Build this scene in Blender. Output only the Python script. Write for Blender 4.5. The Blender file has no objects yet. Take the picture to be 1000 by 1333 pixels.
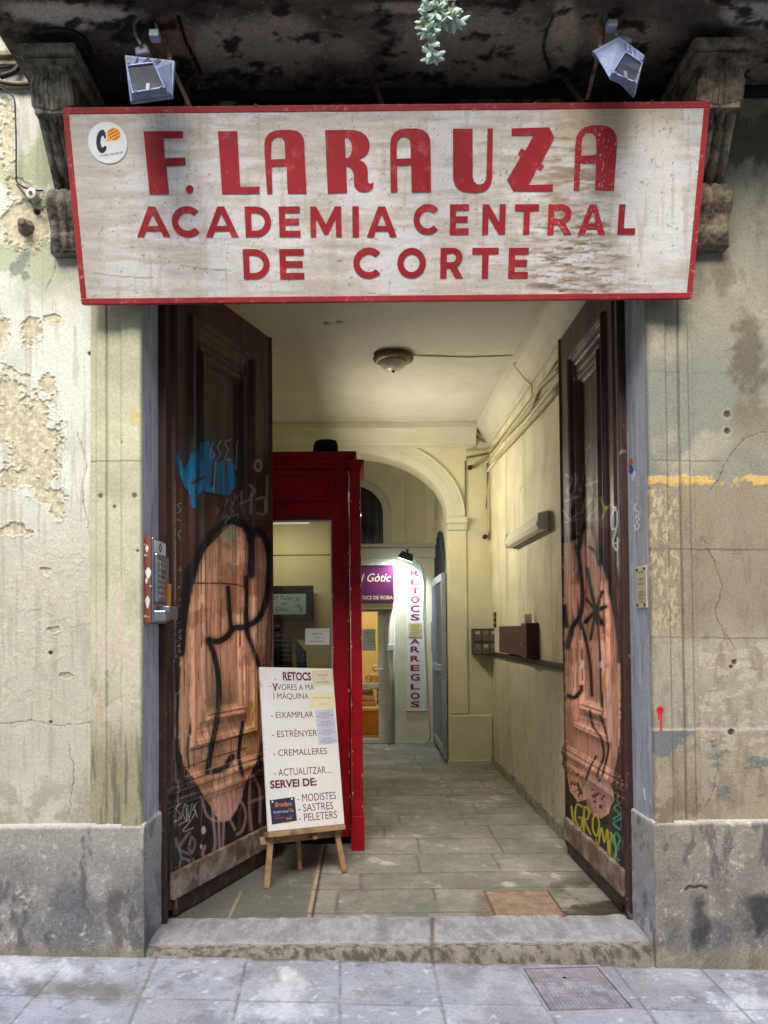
import bpy, math, random
import numpy as np
from mathutils import Vector, Matrix
from mathutils.geometry import tessellate_polygon

random.seed(7)
R = math.radians
SC = bpy.context.scene
COLL = SC.collection
V = Vector

# ------------------------------------------------------------------ camera
D0 = 3.567                      # camera to the facade plane (y = 0)
EYE = 1.516
FL = 0.066                      # hallway floor height
PITCH, ROLL = R(1.45), R(0.5)
cam_d = bpy.data.cameras.new('camera')
cam = bpy.data.objects.new('camera', cam_d)
COLL.objects.link(cam)
C0 = V((0, -D0, EYE))
ROT = (Matrix.Rotation(R(90) + PITCH, 4, 'X') @ Matrix.Rotation(-ROLL, 4, 'Z'))
cam.matrix_world = Matrix.Translation(C0) @ ROT
cr = ROT.to_3x3()
c_right, c_up, c_fwd = cr.col[0].copy(), cr.col[1].copy(), -cr.col[2]
F = 1000.0
CX = 475 - F * c_right.y / c_fwd.y
CY = 820 + F * c_up.y / c_fwd.y
cam_d.sensor_fit = 'HORIZONTAL'
cam_d.sensor_width = 36
cam_d.lens = 36
cam_d.shift_x = 0.5 - CX / 1000
cam_d.shift_y = (CY - 666.5) / 1000
cam_d.clip_start = 0.05
cam_d.clip_end = 500
SC.camera = cam

# ------------------------------------------------------------------ light
SUN_EL, SUN_AZ = R(48), R(-10)       # azimuth from straight in front of the facade, negative = left
w = bpy.data.worlds.new('World')
SC.world = w
w.use_nodes = True
nt = w.node_tree
bg = nt.nodes['Background']
sky = nt.nodes.new('ShaderNodeTexSky')
sky.sky_type = 'NISHITA'
sky.sun_disc = False
sky.sun_elevation = SUN_EL
sky.sun_rotation = math.pi - SUN_AZ
sky.air_density = 1.0
sky.dust_density = 3.0
nt.links.new(sky.outputs[0], bg.inputs[0])
bg.inputs[1].default_value = 0.1
sd = bpy.data.lights.new('sun', 'SUN')
sd.energy = 1.3
sd.angle = R(40)
sd.color = (1, 0.96, 0.9)
sun = bpy.data.objects.new('sun', sd)
COLL.objects.link(sun)
sdir = V((math.sin(SUN_AZ) * math.cos(SUN_EL), -math.cos(SUN_AZ) * math.cos(SUN_EL), math.sin(SUN_EL)))
sun.rotation_euler = sdir.to_track_quat('Z', 'Y').to_euler()
sun.location = (0, -3, 8)
SC.view_settings.view_transform = 'Standard'
SC.view_settings.look = 'None'
SC.view_settings.gamma = 1
SC.view_settings.exposure = 1.68
SC.cycles.max_bounces = 8
SC.cycles.diffuse_bounces = 5


# ------------------------------------------------------------------ helpers
def ray(px, py):
    return c_fwd + c_right * ((px - CX) / F) + c_up * (-(py - CY) / F)


def onplane(px, py, o, n):
    d = ray(px, py)
    return C0 + d * ((V(o) - C0).dot(V(n)) / d.dot(V(n)))


def at(px, py, depth):
    return onplane(px, py, (0, depth - D0, 0), (0, 1, 0))


def onx(px, py, x):
    return onplane(px, py, (x, 0, 0), (1, 0, 0))


def onz(px, py, z):
    return onplane(px, py, (0, 0, z), (0, 0, 1))


def project(P):
    d = P - np.array(C0)
    x = d @ np.array(c_right); y = d @ np.array(c_up); z = d @ np.array(c_fwd)
    return CX + F * x / z, CY - F * y / z


def L(r, g=None, b=None):
    if g is None:
        r, g, b = r
    f = lambda c: (c / 255 / 12.92) if c / 255 <= 0.04045 else ((c / 255 + 0.055) / 1.055) ** 2.4
    return (f(r), f(g), f(b))


def npL(c):
    c = np.clip(c, 0, 255) / 255
    return np.where(c <= 0.04045, c / 12.92, ((c + 0.055) / 1.055) ** 2.4)


_T = np.random.RandomState(3).rand(16, 256, 256)


def vn(x, y, s=0):
    t = _T[s % 16]
    xi = np.floor(x).astype(int); yi = np.floor(y).astype(int)
    fx = x - xi; fy = y - yi
    fx = fx * fx * (3 - 2 * fx); fy = fy * fy * (3 - 2 * fy)
    x0, x1, y0, y1 = xi & 255, (xi + 1) & 255, yi & 255, (yi + 1) & 255
    return (t[y0, x0] * (1 - fx) + t[y0, x1] * fx) * (1 - fy) + (t[y1, x0] * (1 - fx) + t[y1, x1] * fx) * fy


def fbm(x, y, f=1.0, o=4, s=0):
    a, r, n = 0.5, 0, 0
    for k in range(o + 1):
        ca, sa = math.cos(k * 1.1 + s), math.sin(k * 1.1 + s)      # turn every octave so no grid shows
        r = r + a * vn((x * ca - y * sa) * f + 17.3 * k, (x * sa + y * ca) * f + 9.1 * k, s + k)
        n += a
        a *= 0.6; f *= 2.03
    return 0.5 + (r / n - 0.5) * 1.25


def sm(a, b, x):
    t = np.clip((x - a) / (b - a), 0, 1)
    return t * t * (3 - 2 * t)


def mixc(col, c, m):
    m = np.clip(m, 0, 1)[..., None]
    return col * (1 - m) + np.array(c, float) * m


def flat(shape, c):
    return np.ones(shape + (1,)) * np.array(c, float)


def catmull(pts, n=8):
    p = [np.array(q, float) for q in pts]
    if len(p) < 3:
        return p
    p = [2 * p[0] - p[1]] + p + [2 * p[-1] - p[-2]]
    out = []
    for i in range(1, len(p) - 2):
        for k in range(n):
            t = k / n
            out.append(0.5 * (2 * p[i] + (p[i + 1] - p[i - 1]) * t + (2 * p[i - 1] - 5 * p[i] + 4 * p[i + 1] - p[i + 2]) * t * t
                              + (3 * p[i] - p[i - 1] - 3 * p[i + 1] + p[i + 2]) * t ** 3))
    out.append(p[-2])
    return out


def stroke(X, Y, pts, wd, soft=0.5, smooth=True):
    """mask of a brush line of full width wd over the coordinate grids X, Y"""
    m = np.zeros(X.shape)
    ps = catmull(pts) if smooth else [np.array(q, float) for q in pts]
    r = wd / 2
    for a, b in zip(ps[:-1], ps[1:]):
        d = b - a
        l2 = max(d @ d, 1e-9)
        sel = (X > min(a[0], b[0]) - 2 * wd) & (X < max(a[0], b[0]) + 2 * wd) & (Y > min(a[1], b[1]) - 2 * wd) & (Y < max(a[1], b[1]) + 2 * wd)
        if not sel.any():
            continue
        x, y = X[sel], Y[sel]
        t = np.clip(((x - a[0]) * d[0] + (y - a[1]) * d[1]) / l2, 0, 1)
        q = np.hypot(x - a[0] - t * d[0], y - a[1] - t * d[1])
        m[sel] = np.maximum(m[sel], 1 - sm(r * (1 - soft), r * (1 + soft * 0.6), q))
    return m


def polymask(X, Y, poly):
    ins = np.zeros(X.shape, bool)
    n = len(poly)
    for i in range(n):
        x1, y1 = poly[i]; x2, y2 = poly[(i + 1) % n]
        if y1 == y2:
            continue
        c = ((Y < y1) != (Y < y2)) & (X < (x2 - x1) * (Y - y1) / (y2 - y1) + x1)
        ins ^= c
    return ins.astype(float)


def blob(X, Y, cx, cy, rx, ry, rough=0.5, s=0, f=0.12, edge=0.12):
    d = np.hypot((X - cx) / rx, (Y - cy) / ry) + (fbm(X, Y, f, 4, s) - 0.5) * 2 * rough
    return 1 - sm(1 - edge, 1 + edge, d)


# ---- materials
def mat(name, col, rough=0.6, metal=0.0, var=0.12, scale=8.0, bump=0.0, bscale=None, emit=None, estr=0, spec=0.5, dirt=None, coat=0):
    m = bpy.data.materials.new(name); m.use_nodes = True
    t = m.node_tree; b = t.nodes['Principled BSDF']
    b.inputs['Roughness'].default_value = rough
    b.inputs['Metallic'].default_value = metal
    b.inputs['Specular IOR Level'].default_value = spec
    if coat:
        b.inputs['Coat Weight'].default_value = coat
    tc = t.nodes.new('ShaderNodeTexCoord')
    nz = t.nodes.new('ShaderNodeTexNoise'); nz.inputs['Scale'].default_value = scale; nz.inputs['Detail'].default_value = 6
    t.links.new(tc.outputs['Object'], nz.inputs['Vector'])
    mr = t.nodes.new('ShaderNodeMapRange')
    mr.inputs[1].default_value = 0.3; mr.inputs[2].default_value = 0.7
    mr.inputs[3].default_value = 1 - var; mr.inputs[4].default_value = 1 + var
    t.links.new(nz.outputs[0], mr.inputs[0])
    mx = t.nodes.new('ShaderNodeVectorMath'); mx.operation = 'SCALE'
    mx.inputs[0].default_value = L(*col)
    t.links.new(mr.outputs[0], mx.inputs['Scale'])
    last = mx.outputs[0]
    if dirt:
        n2 = t.nodes.new('ShaderNodeTexNoise'); n2.inputs['Scale'].default_value = dirt[1]; n2.inputs['Detail'].default_value = 8
        n2.inputs['Roughness'].default_value = 0.65
        t.links.new(tc.outputs['Object'], n2.inputs['Vector'])
        r2 = t.nodes.new('ShaderNodeMapRange'); r2.inputs[1].default_value = dirt[2]; r2.inputs[2].default_value = dirt[3]
        t.links.new(n2.outputs[0], r2.inputs[0])
        mm = t.nodes.new('ShaderNodeMix'); mm.data_type = 'RGBA'
        t.links.new(r2.outputs[0], mm.inputs[0]); t.links.new(last, mm.inputs[6])
        mm.inputs[7].default_value = L(*dirt[0]) + (1,)
        last = mm.outputs[2]
    t.links.new(last, b.inputs['Base Color'])
    if bump:
        n3 = t.nodes.new('ShaderNodeTexNoise'); n3.inputs['Scale'].default_value = bscale or scale * 6; n3.inputs['Detail'].default_value = 5
        t.links.new(tc.outputs['Object'], n3.inputs['Vector'])
        bp = t.nodes.new('ShaderNodeBump'); bp.inputs['Strength'].default_value = bump; bp.inputs['Distance'].default_value = 0.01
        t.links.new(n3.outputs[0], bp.inputs['Height']); t.links.new(bp.outputs[0], b.inputs['Normal'])
    if emit:
        b.inputs['Emission Color'].default_value = L(*emit) + (1,)
        b.inputs['Emission Strength'].default_value = estr
    return m


def vmat(name, rough=0.85, var=0.12, scale=60.0, bump=0.3, bscale=120.0, spec=0.3, rvar=0.15, stretch=(1, 1, 1), grit=1.0):
    """reads the painted-on colour of the surface from its 'Col' attribute, adds fine grain"""
    m = bpy.data.materials.new(name); m.use_nodes = True
    t = m.node_tree; b = t.nodes['Principled BSDF']
    b.inputs['Specular IOR Level'].default_value = spec
    at_ = t.nodes.new('ShaderNodeAttribute'); at_.attribute_name = 'Col'
    tc = t.nodes.new('ShaderNodeTexCoord')
    mp = t.nodes.new('ShaderNodeMapping'); mp.inputs['Scale'].default_value = stretch
    t.links.new(tc.outputs['Object'], mp.inputs['Vector'])
    nz = t.nodes.new('ShaderNodeTexNoise'); nz.inputs['Scale'].default_value = scale; nz.inputs['Detail'].default_value = 6
    nz.inputs['Roughness'].default_value = 0.7
    t.links.new(mp.outputs[0], nz.inputs['Vector'])
    mr = t.nodes.new('ShaderNodeMapRange'); mr.inputs[1].default_value = 0.25; mr.inputs[2].default_value = 0.75
    mr.inputs[3].default_value = 1 - var; mr.inputs[4].default_value = 1 + var
    t.links.new(nz.outputs[0], mr.inputs[0])
    mx = t.nodes.new('ShaderNodeVectorMath'); mx.operation = 'SCALE'
    t.links.new(at_.outputs['Color'], mx.inputs[0]); t.links.new(mr.outputs[0], mx.inputs['Scale'])
    # second, finer grain: grit, pits and specks
    nf = t.nodes.new('ShaderNodeTexNoise'); nf.inputs['Scale'].default_value = scale * 3.2; nf.inputs['Detail'].default_value = 3
    t.links.new(mp.outputs[0], nf.inputs['Vector'])
    mf = t.nodes.new('ShaderNodeMapRange'); mf.inputs[1].default_value = 0.3; mf.inputs[2].default_value = 0.7
    mf.inputs[3].default_value = 1 - var * grit; mf.inputs[4].default_value = 1 + var * grit
    t.links.new(nf.outputs[0], mf.inputs[0])
    mx2 = t.nodes.new('ShaderNodeVectorMath'); mx2.operation = 'SCALE'
    t.links.new(mx.outputs[0], mx2.inputs[0]); t.links.new(mf.outputs[0], mx2.inputs['Scale'])
    t.links.new(mx2.outputs[0], b.inputs['Base Color'])
    r2 = t.nodes.new('ShaderNodeMapRange'); r2.inputs[1].default_value = 0.25; r2.inputs[2].default_value = 0.75
    r2.inputs[3].default_value = rough - rvar; r2.inputs[4].default_value = rough + rvar
    n2 = t.nodes.new('ShaderNodeTexNoise'); n2.inputs['Scale'].default_value = scale * 0.3; n2.inputs['Detail'].default_value = 4
    t.links.new(mp.outputs[0], n2.inputs['Vector'])
    t.links.new(n2.outputs[0], r2.inputs[0]); t.links.new(r2.outputs[0], b.inputs['Roughness'])
    if bump:
        n3 = t.nodes.new('ShaderNodeTexNoise'); n3.inputs['Scale'].default_value = bscale; n3.inputs['Detail'].default_value = 6
        n3.inputs['Roughness'].default_value = 0.65
        t.links.new(mp.outputs[0], n3.inputs['Vector'])
        bp = t.nodes.new('ShaderNodeBump'); bp.inputs['Strength'].default_value = bump; bp.inputs['Distance'].default_value = 0.004
        t.links.new(n3.outputs[0], bp.inputs['Height']); t.links.new(bp.outputs[0], b.inputs['Normal'])
    return m


def glassmat(name, tint=(230, 235, 235), refl=1.0, rough=0.02):
    m = bpy.data.materials.new(name); m.use_nodes = True
    t = m.node_tree; t.nodes.remove(t.nodes['Principled BSDF'])
    out = t.nodes['Material Output']
    tr = t.nodes.new('ShaderNodeBsdfTransparent'); tr.inputs[0].default_value = L(*tint) + (1,)
    gl = t.nodes.new('ShaderNodeBsdfGlossy'); gl.inputs['Roughness'].default_value = rough
    fr = t.nodes.new('ShaderNodeFresnel'); fr.inputs[0].default_value = 1.5
    tc = t.nodes.new('ShaderNodeTexCoord'); nz = t.nodes.new('ShaderNodeTexNoise'); nz.inputs['Scale'].default_value = 4
    t.links.new(tc.outputs['Object'], nz.inputs['Vector'])
    mt = t.nodes.new('ShaderNodeMath'); mt.operation = 'MULTIPLY'; mt.inputs[1].default_value = refl
    t.links.new(fr.outputs[0], mt.inputs[0])
    mx = t.nodes.new('ShaderNodeMixShader')
    t.links.new(mt.outputs[0], mx.inputs[0]); t.links.new(tr.outputs[0], mx.inputs[1]); t.links.new(gl.outputs[0], mx.inputs[2])
    t.links.new(mx.outputs[0], out.inputs[0])
    return m


# ---- objects
def thing(name, label, cat, loc=(0, 0, 0), group=None):
    o = bpy.data.objects.new(name, None)
    COLL.objects.link(o)
    o.empty_display_size = 0.1
    o.location = V(loc)
    tag(o, label, cat, group)
    return o


def tag(o, label=None, cat=None, group=None, kind=None):
    if label: o['label'] = label
    if cat: o['category'] = cat
    if group: o['group'] = group
    if kind: o['kind'] = kind
    return o


def link(name, me, m, parent=None):
    o = bpy.data.objects.new(name, me)
    COLL.objects.link(o)
    if m and not me.materials:
        me.materials.append(m)
    if parent is not None:
        o.parent = parent
        if parent.type == 'EMPTY':
            o.matrix_parent_inverse = Matrix.Translation(parent.location).inverted()
    return o


def gridmesh(name, P, col, m, parent=None, skirt=None, keep=None, smooth=True):
    """P (ny,nx,3) positions, col (ny,nx,3) sRGB 0-255; skirt: vector the rim is drawn back by"""
    ny, nx = P.shape[:2]
    co = P.reshape(-1, 3); cl = npL(col).reshape(-1, 3)
    idx = np.arange(ny * nx).reshape(ny, nx)
    q = np.stack([idx[:-1, :-1], idx[:-1, 1:], idx[1:, 1:], idx[1:, :-1]], -1).reshape(-1, 4)
    if keep is not None:
        q = q[keep[:-1, :-1].reshape(-1)]
    if skirt is not None:
        ring = np.concatenate([idx[0, :], idx[1:, -1], idx[-1, -2::-1], idx[-2:0:-1, 0]])
        base = len(co)
        co = np.concatenate([co, co[ring] + np.array(skirt)]); cl = np.concatenate([cl, cl[ring]])
        n = len(ring); k = np.arange(n); k2 = (k + 1) % n
        q = np.concatenate([q, np.stack([ring[k2], ring[k], base + k, base + k2], -1)])
    me = bpy.data.meshes.new(name)
    me.vertices.add(len(co)); me.vertices.foreach_set('co', co.astype(np.float32).ravel())
    me.loops.add(len(q) * 4); me.loops.foreach_set('vertex_index', q.astype(np.int32).ravel())
    me.polygons.add(len(q))
    me.polygons.foreach_set('loop_start', np.arange(0, len(q) * 4, 4, dtype=np.int32))
    me.polygons.foreach_set('use_smooth', np.full(len(q), smooth))
    a = me.attributes.new('Col', 'FLOAT_COLOR', 'POINT')
    a.data.foreach_set('color', np.concatenate([cl, np.ones((len(cl), 1))], 1).astype(np.float32).ravel())
    me.update(); me.validate()
    return link(name, me, m, parent)


def sheet(name, parent, m, o, ex, ey, lu, lv, step, fn, skirt=0.0, stepv=None, relief=False):
    """flat patch o + u*ex + v*ey; fn(U, V, PX, PY) -> height, colour"""
    o, ex, ey = np.array(o, float), np.array(ex, float), np.array(ey, float)
    n = np.cross(ex, ey)
    nu = max(2, int(lu / step) + 1); nv = max(2, int(lv / (stepv or step)) + 1)
    U, W = np.meshgrid(np.linspace(0, lu, nu), np.linspace(0, lv, nv))
    P = o + U[..., None] * ex + W[..., None] * ey
    PX, PY = project(P)
    h, c = fn(U, W, PX, PY)
    if relief:                       # paint lies on the carved surface, not on its base plane
        PX, PY = project(P + (np.zeros(U.shape) + h)[..., None] * n)
        h2, c = fn(U, W, PX, PY)
    P = P + (np.zeros(U.shape) + h)[..., None] * n
    return gridmesh(name, P, c, m, parent, skirt=(-n * skirt if skirt else None))


class MB:
    def __init__(self):
        self.v = []; self.f = []

    def add(self, vs, fs):
        b = len(self.v)
        self.v += [tuple(x) for x in vs]
        self.f += [tuple(i + b for i in f) for f in fs]
        return self

    def hexa(self, a, b):
        """a, b: four corners each, joined to a solid"""
        return self.add(list(a) + list(b), [(0, 1, 2, 3), (7, 6, 5, 4), (0, 4, 5, 1), (1, 5, 6, 2), (2, 6, 7, 3), (3, 7, 4, 0)])

    def box(self, x0, x1, y0, y1, z0, z1):
        return self.hexa([(x0, y0, z0), (x1, y0, z0), (x1, y0, z1), (x0, y0, z1)], [(x0, y1, z0), (x1, y1, z0), (x1, y1, z1), (x0, y1, z1)])

    def pbox(self, x0, y0, x1, y1, depth, thick):
        """box whose front, at the given distance, spans the photo rectangle"""
        a = at(x0, y1, depth); b = at(x1, y0, depth)
        return self.box(a.x, b.x, a.y, a.y + thick, a.z, b.z)

    def obox(self, o, ex, ey, ez, sx, sy, sz):
        """oriented box: o is one corner"""
        o = V(o); ex, ey, ez = V(ex) * sx, V(ey) * sy, V(ez) * sz
        return self.hexa([o, o + ex, o + ex + ez, o + ez], [o + ey, o + ex + ey, o + ex + ey + ez, o + ey + ez])

    def beam(self, p, q, w, h, up=(0, 0, 1)):
        p, q = V(p), V(q); d = (q - p).normalized()
        s = d.cross(V(up))
        if s.length < 1e-4: s = d.cross(V((1, 0, 0)))
        s.normalize(); u = s.cross(d)
        k = [(-w / 2, -h / 2), (w / 2, -h / 2), (w / 2, h / 2), (-w / 2, h / 2)]
        return self.hexa([p + s * a + u * b for a, b in k], [q + s * a + u * b for a, b in k])

    def tube(self, pts, r, n=8, cap=True):
        pts = [V(p) for p in pts]
        rs = r if isinstance(r, (list, tuple)) else [r] * len(pts)
        d0 = (pts[1] - pts[0]).normalized()
        s = d0.cross(V((0, 0, 1)))
        if s.length < 1e-3: s = d0.cross(V((1, 0, 0)))
        s.normalize()
        vs = []; fs = []
        for i, p in enumerate(pts):
            d = (pts[min(i + 1, len(pts) - 1)] - pts[max(i - 1, 0)]).normalized()
            s = (s - d * s.dot(d)).normalized(); t = d.cross(s)
            for k in range(n):
                a = 2 * math.pi * k / n
                vs.append(p + (s * math.cos(a) + t * math.sin(a)) * rs[i])
        for i in range(len(pts) - 1):
            for k in range(n):
                k2 = (k + 1) % n
                fs.append((i * n + k, i * n + k2, (i + 1) * n + k2, (i + 1) * n + k))
        if cap:
            fs.append(tuple(range(n))[::-1]); fs.append(tuple((len(pts) - 1) * n + k for k in range(n)))
        return self.add(vs, fs)

    def lathe(self, prof, c, n=32, axis=(0, 0, 1), sx=1, sy=1):
        c = V(c); ax = V(axis).normalized()
        s = ax.cross(V((0, 1, 0)))
        if s.length < 1e-3: s = V((1, 0, 0))
        s.normalize(); t = ax.cross(s)
        vs = []; fs = []
        for r, z in prof:
            for k in range(n):
                a = 2 * math.pi * k / n
                vs.append(c + s * (r * math.cos(a) * sx) + t * (r * math.sin(a) * sy) + ax * z)
        for i in range(len(prof) - 1):
            for k in range(n):
                k2 = (k + 1) % n
                fs.append((i * n + k, i * n + k2, (i + 1) * n + k2, (i + 1) * n + k))
        fs.append(tuple(range(n))[::-1]); fs.append(tuple((len(prof) - 1) * n + k for k in range(n)))
        return self.add(vs, fs)

    def plate(self, loops, o, ex, ey, th=0.0):
        """2-D outline (first loop) with holes, laid on o + x*ex + y*ey; th > 0 gives it thickness along ex x ey"""
        o, ex, ey = V(o), V(ex), V(ey); n = ex.cross(ey).normalized()
        lp = [[V((p[0], p[1], 0)) for p in l] for l in loops]
        tri = tessellate_polygon(lp)
        pts = [p for l in lp for p in l]
        top = [o + ex * p.x + ey * p.y + n * th for p in pts]
        fs = []
        for t in tri:
            a, b, c = [pts[i] for i in t]
            fs.append(tuple(t) if (b - a).cross(c - a).z > 0 else tuple(reversed(t)))
        if th <= 0:
            return self.add(top, fs)
        bot = [o + ex * p.x + ey * p.y for p in pts]
        m = len(pts)
        fs += [tuple(i + m for i in reversed(f)) for f in list(fs)]
        b = 0
        for l in lp:
            k = len(l)
            fs += [(b + (i + 1) % k, b + i, b + i + m, b + (i + 1) % k + m) for i in range(k)]
            b += k
        return self.add(top + bot, fs)

    def text(self, s, o, ex, ey, x, y, h, w=None, bold=0.0, shear=0.0, align='l', lift=0.0):
        """lettering: x, y lower-left (or centre) of the capitals, h cap height, w total width if given"""
        vs, fs, tw = text2d(s, bold, shear)
        sx = (w / tw) if w else h
        if align == 'c': x = x - tw * sx / 2
        o, ex, ey = V(o), V(ex), V(ey); n = ex.cross(ey).normalized()
        return self.add([o + ex * (x + a * sx) + ey * (y + b * h) + n * lift for a, b in vs], fs)

    def build(self, name, m, parent=None, smooth=False, bevel=0.0):
        me = bpy.data.meshes.new(name)
        me.from_pydata(self.v, [], self.f)
        if smooth:
            me.polygons.foreach_set('use_smooth', [True] * len(me.polygons))
        me.update()
        o = link(name, me, m, parent)
        if bevel:
            b = o.modifiers.new('bevel', 'BEVEL'); b.width = bevel; b.segments = 2; b.limit_method = 'ANGLE'; b.angle_limit = R(40)
        return o


_tc = {}


def text2d(s, bold=0.0, shear=0.0):
    k = (s, bold, shear)
    if k in _tc: return _tc[k]
    def conv(body):
        cu = bpy.data.curves.new('lettering', 'FONT'); cu.body = body; cu.offset = bold; cu.shear = shear; cu.resolution_u = 3
        ob = bpy.data.objects.new('lettering', cu)
        me = bpy.data.meshes.new_from_object(ob)
        a = np.array([v.co[:2] for v in me.vertices]); f = [tuple(p.vertices) for p in me.polygons]
        bpy.data.objects.remove(ob); bpy.data.curves.remove(cu); bpy.data.meshes.remove(me)
        return a, f
    ref, _ = conv('H')
    a, f = conv(s)
    a = a - np.array([a[:, 0].min(), ref[:, 1].min()])
    a = a / (ref[:, 1].max() - ref[:, 1].min())
    _tc[k] = ([tuple(p) for p in a], f, float(a[:, 0].max()))
    return _tc[k]


# ================================================================== SETTING: street, facade, hallway
JL, JR = -1.03, 1.325            # the two edges of the doorway
REV = 0.285                      # depth of its reveal
RW = 1.367                       # right hallway wall
LW = -1.32
DA = 8.29; YA = DA - D0          # arch wall
DB = 9.8; YB = DB - D0           # wall at the far end
CEIL = 3.73
SOF = 4.056                      # underside of the balcony


def sz(x):
    return 0.033 - 0.0278 * (x + 1.03)


M_plaster = vmat('painted_plaster', 0.9, 0.15, 60, 0.6, 150)
M_grain = vmat('rough_render', 0.92, 0.24, 80, 0.8, 160)
M_stone = vmat('plinth_stone', 0.85, 0.26, 70, 0.7, 150)
M_pave = vmat('paving_stone', 0.55, 0.18, 45, 0.4, 120, spec=0.4, rvar=0.2)
M_floor = vmat('hall_flagstone', 0.55, 0.22, 50, 0.5, 130, spec=0.4, rvar=0.18)
M_in = vmat('hall_paint', 0.7, 0.05, 30, 0.15, 60)
M_soot = vmat('sooty_stone', 0.9, 0.25, 40, 0.7, 90)

building = thing('building', 'weathered plaster house front with wide open doorway, hallway inside and sooty balcony above', 'building', (0.15, 0, 0))


def wall_left(U, W, X, Y):
    n1 = fbm(X, Y, 0.012, 5, 1); n2 = fbm(X, Y, 0.06, 4, 2)
    c = flat(X.shape, (204, 204, 190)) * (0.86 + 0.28 * n1)[..., None]
    c = mixc(c, (214, 216, 202), sm(0.5, 0.62, fbm(X, Y, 0.008, 3, 4)) * sm(700, 480, Y) * 0.8)
    c = mixc(c, (190, 183, 158), sm(620, 760, Y) * (0.35 + 0.5 * n2))
    c = mixc(c, (172, 178, 142), sm(0.48, 0.62, fbm(X, Y, 0.02, 4, 7)) * sm(420, 330, Y) * 0.8)
    h = 0.004 * (n1 - 0.5)
    # flaked places: bare lime below, the paint rim curling up round it
    spots = [(40, 430, 14, 20, .35), (68, 415, 13, 6, .4), (2, 432, 9, 22, .5), (62, 500, 12, 15, .5), (32, 490, 7, 4, .3), (38, 562, 34, 46, .75), (12, 520, 18, 40, .6),
             (52, 600, 22, 34, .7), (22, 622, 24, 14, .6), (34, 290, 34, 34, .5), (22, 243, 15, 13, .5), (8, 175, 12, 46, .8), (64, 645, 20, 12, .6), (20, 690, 22, 8, .6), (75, 660, 10, 16, .6), (60, 745, 7, 6, .6), (70, 820, 8, 5, .6), (85, 880, 7, 4, .6)]
    pm = np.zeros(X.shape); rim = np.zeros(X.shape)
    for i, (a, b, rx, ry, ro) in enumerate(spots):
        d = np.hypot((X - a) / rx, (Y - b) / ry) + (fbm(X, Y, 0.10, 5, i) - 0.5) * 2.2 * ro + (fbm(X, Y, .35, 3, i + 3) - .5) * .5
        pm = np.maximum(pm, 1 - sm(0.90, 1.0, d)); rim = np.maximum(rim, np.exp(-((d - 1.08) / 0.07) ** 2))
    bare = flat(X.shape, (198, 188, 160)) * (0.80 + 0.40 * fbm(X, Y, 0.2, 4, 9))[..., None]
    c = c * (1 - pm[..., None]) + bare * pm[..., None]
    h = h - 0.006 * pm + 0.003 * rim * (1 - pm) + 0.003 * pm * fbm(X, Y, 0.2, 3, 5)
    # fine blistering in the lower half
    fz = fbm(X, Y, 0.085, 4, 11)
    bl = sm(0.44, 0.52, fz) * sm(630, 720, Y) * sm(1010, 900, Y) * sm(0.42, 0.55, fbm(X, Y, 0.02, 3, 12))
    h = h + 0.0016 * bl + .0010 * (fbm(X, Y, .3, 3, 8) - .5)
    c = mixc(c, (206, 198, 170), bl * 0.35)
    # old blue-green coat showing
    c = mixc(c, (126, 140, 128), sm(0.52, 0.56, fbm(X, Y, 0.05, 4, 13)) * blob(X, Y, 15, 345, 32, 26, .3) * 0.8)
    for a, b, r in [(117, 460, 3), (66, 850, 3), (48, 275, 5), (66, 940, 2.5)]:
        m = 1 - sm(r * .7, r, np.hypot(X - a, Y - b))
        c = mixc(c, (70, 58, 50), m); h = h - 0.006 * m
    c = mixc(c, (150, 142, 118), sm(985, 1060, Y) * sm(0.4, 0.6, n2) * 0.5)
    # hairline cracks
    for p in ([(116, 690), (108, 640), (112, 600), (100, 560)], [(0, 942), (40, 938), (70, 944), (118, 940)], [(90, 1060), (96, 1010), (90, 970)], [(60, 380), (72, 345), (66, 330)]):
        k_ = stroke(X + 5 * (fbm(X, Y, .12, 3, 2) - .5), Y + 5 * (fbm(X, Y, .12, 3, 6) - .5), p, 1.3); c = mixc(c, (110, 102, 84), k_ * .6); h = h - .002 * k_
    # drip streaks and a grey film
    st = fbm(X * 4, Y * 0.25, 0.05, 3, 6)
    c = mixc(c, (158, 154, 128), sm(0.55, 0.75, st) * 0.35)
    return h, c


SL = at(118, 800, D0).x          # left edge of the left surround
SR = at(908, 800, D0).x
zt = SOF
sheet('wall', building, M_plaster, (-1.95, 0, 0.45), (1, 0, 0), (0, 0, 1), SL + 1.95, 4.75 - 0.45, 0.004, wall_left)


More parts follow.
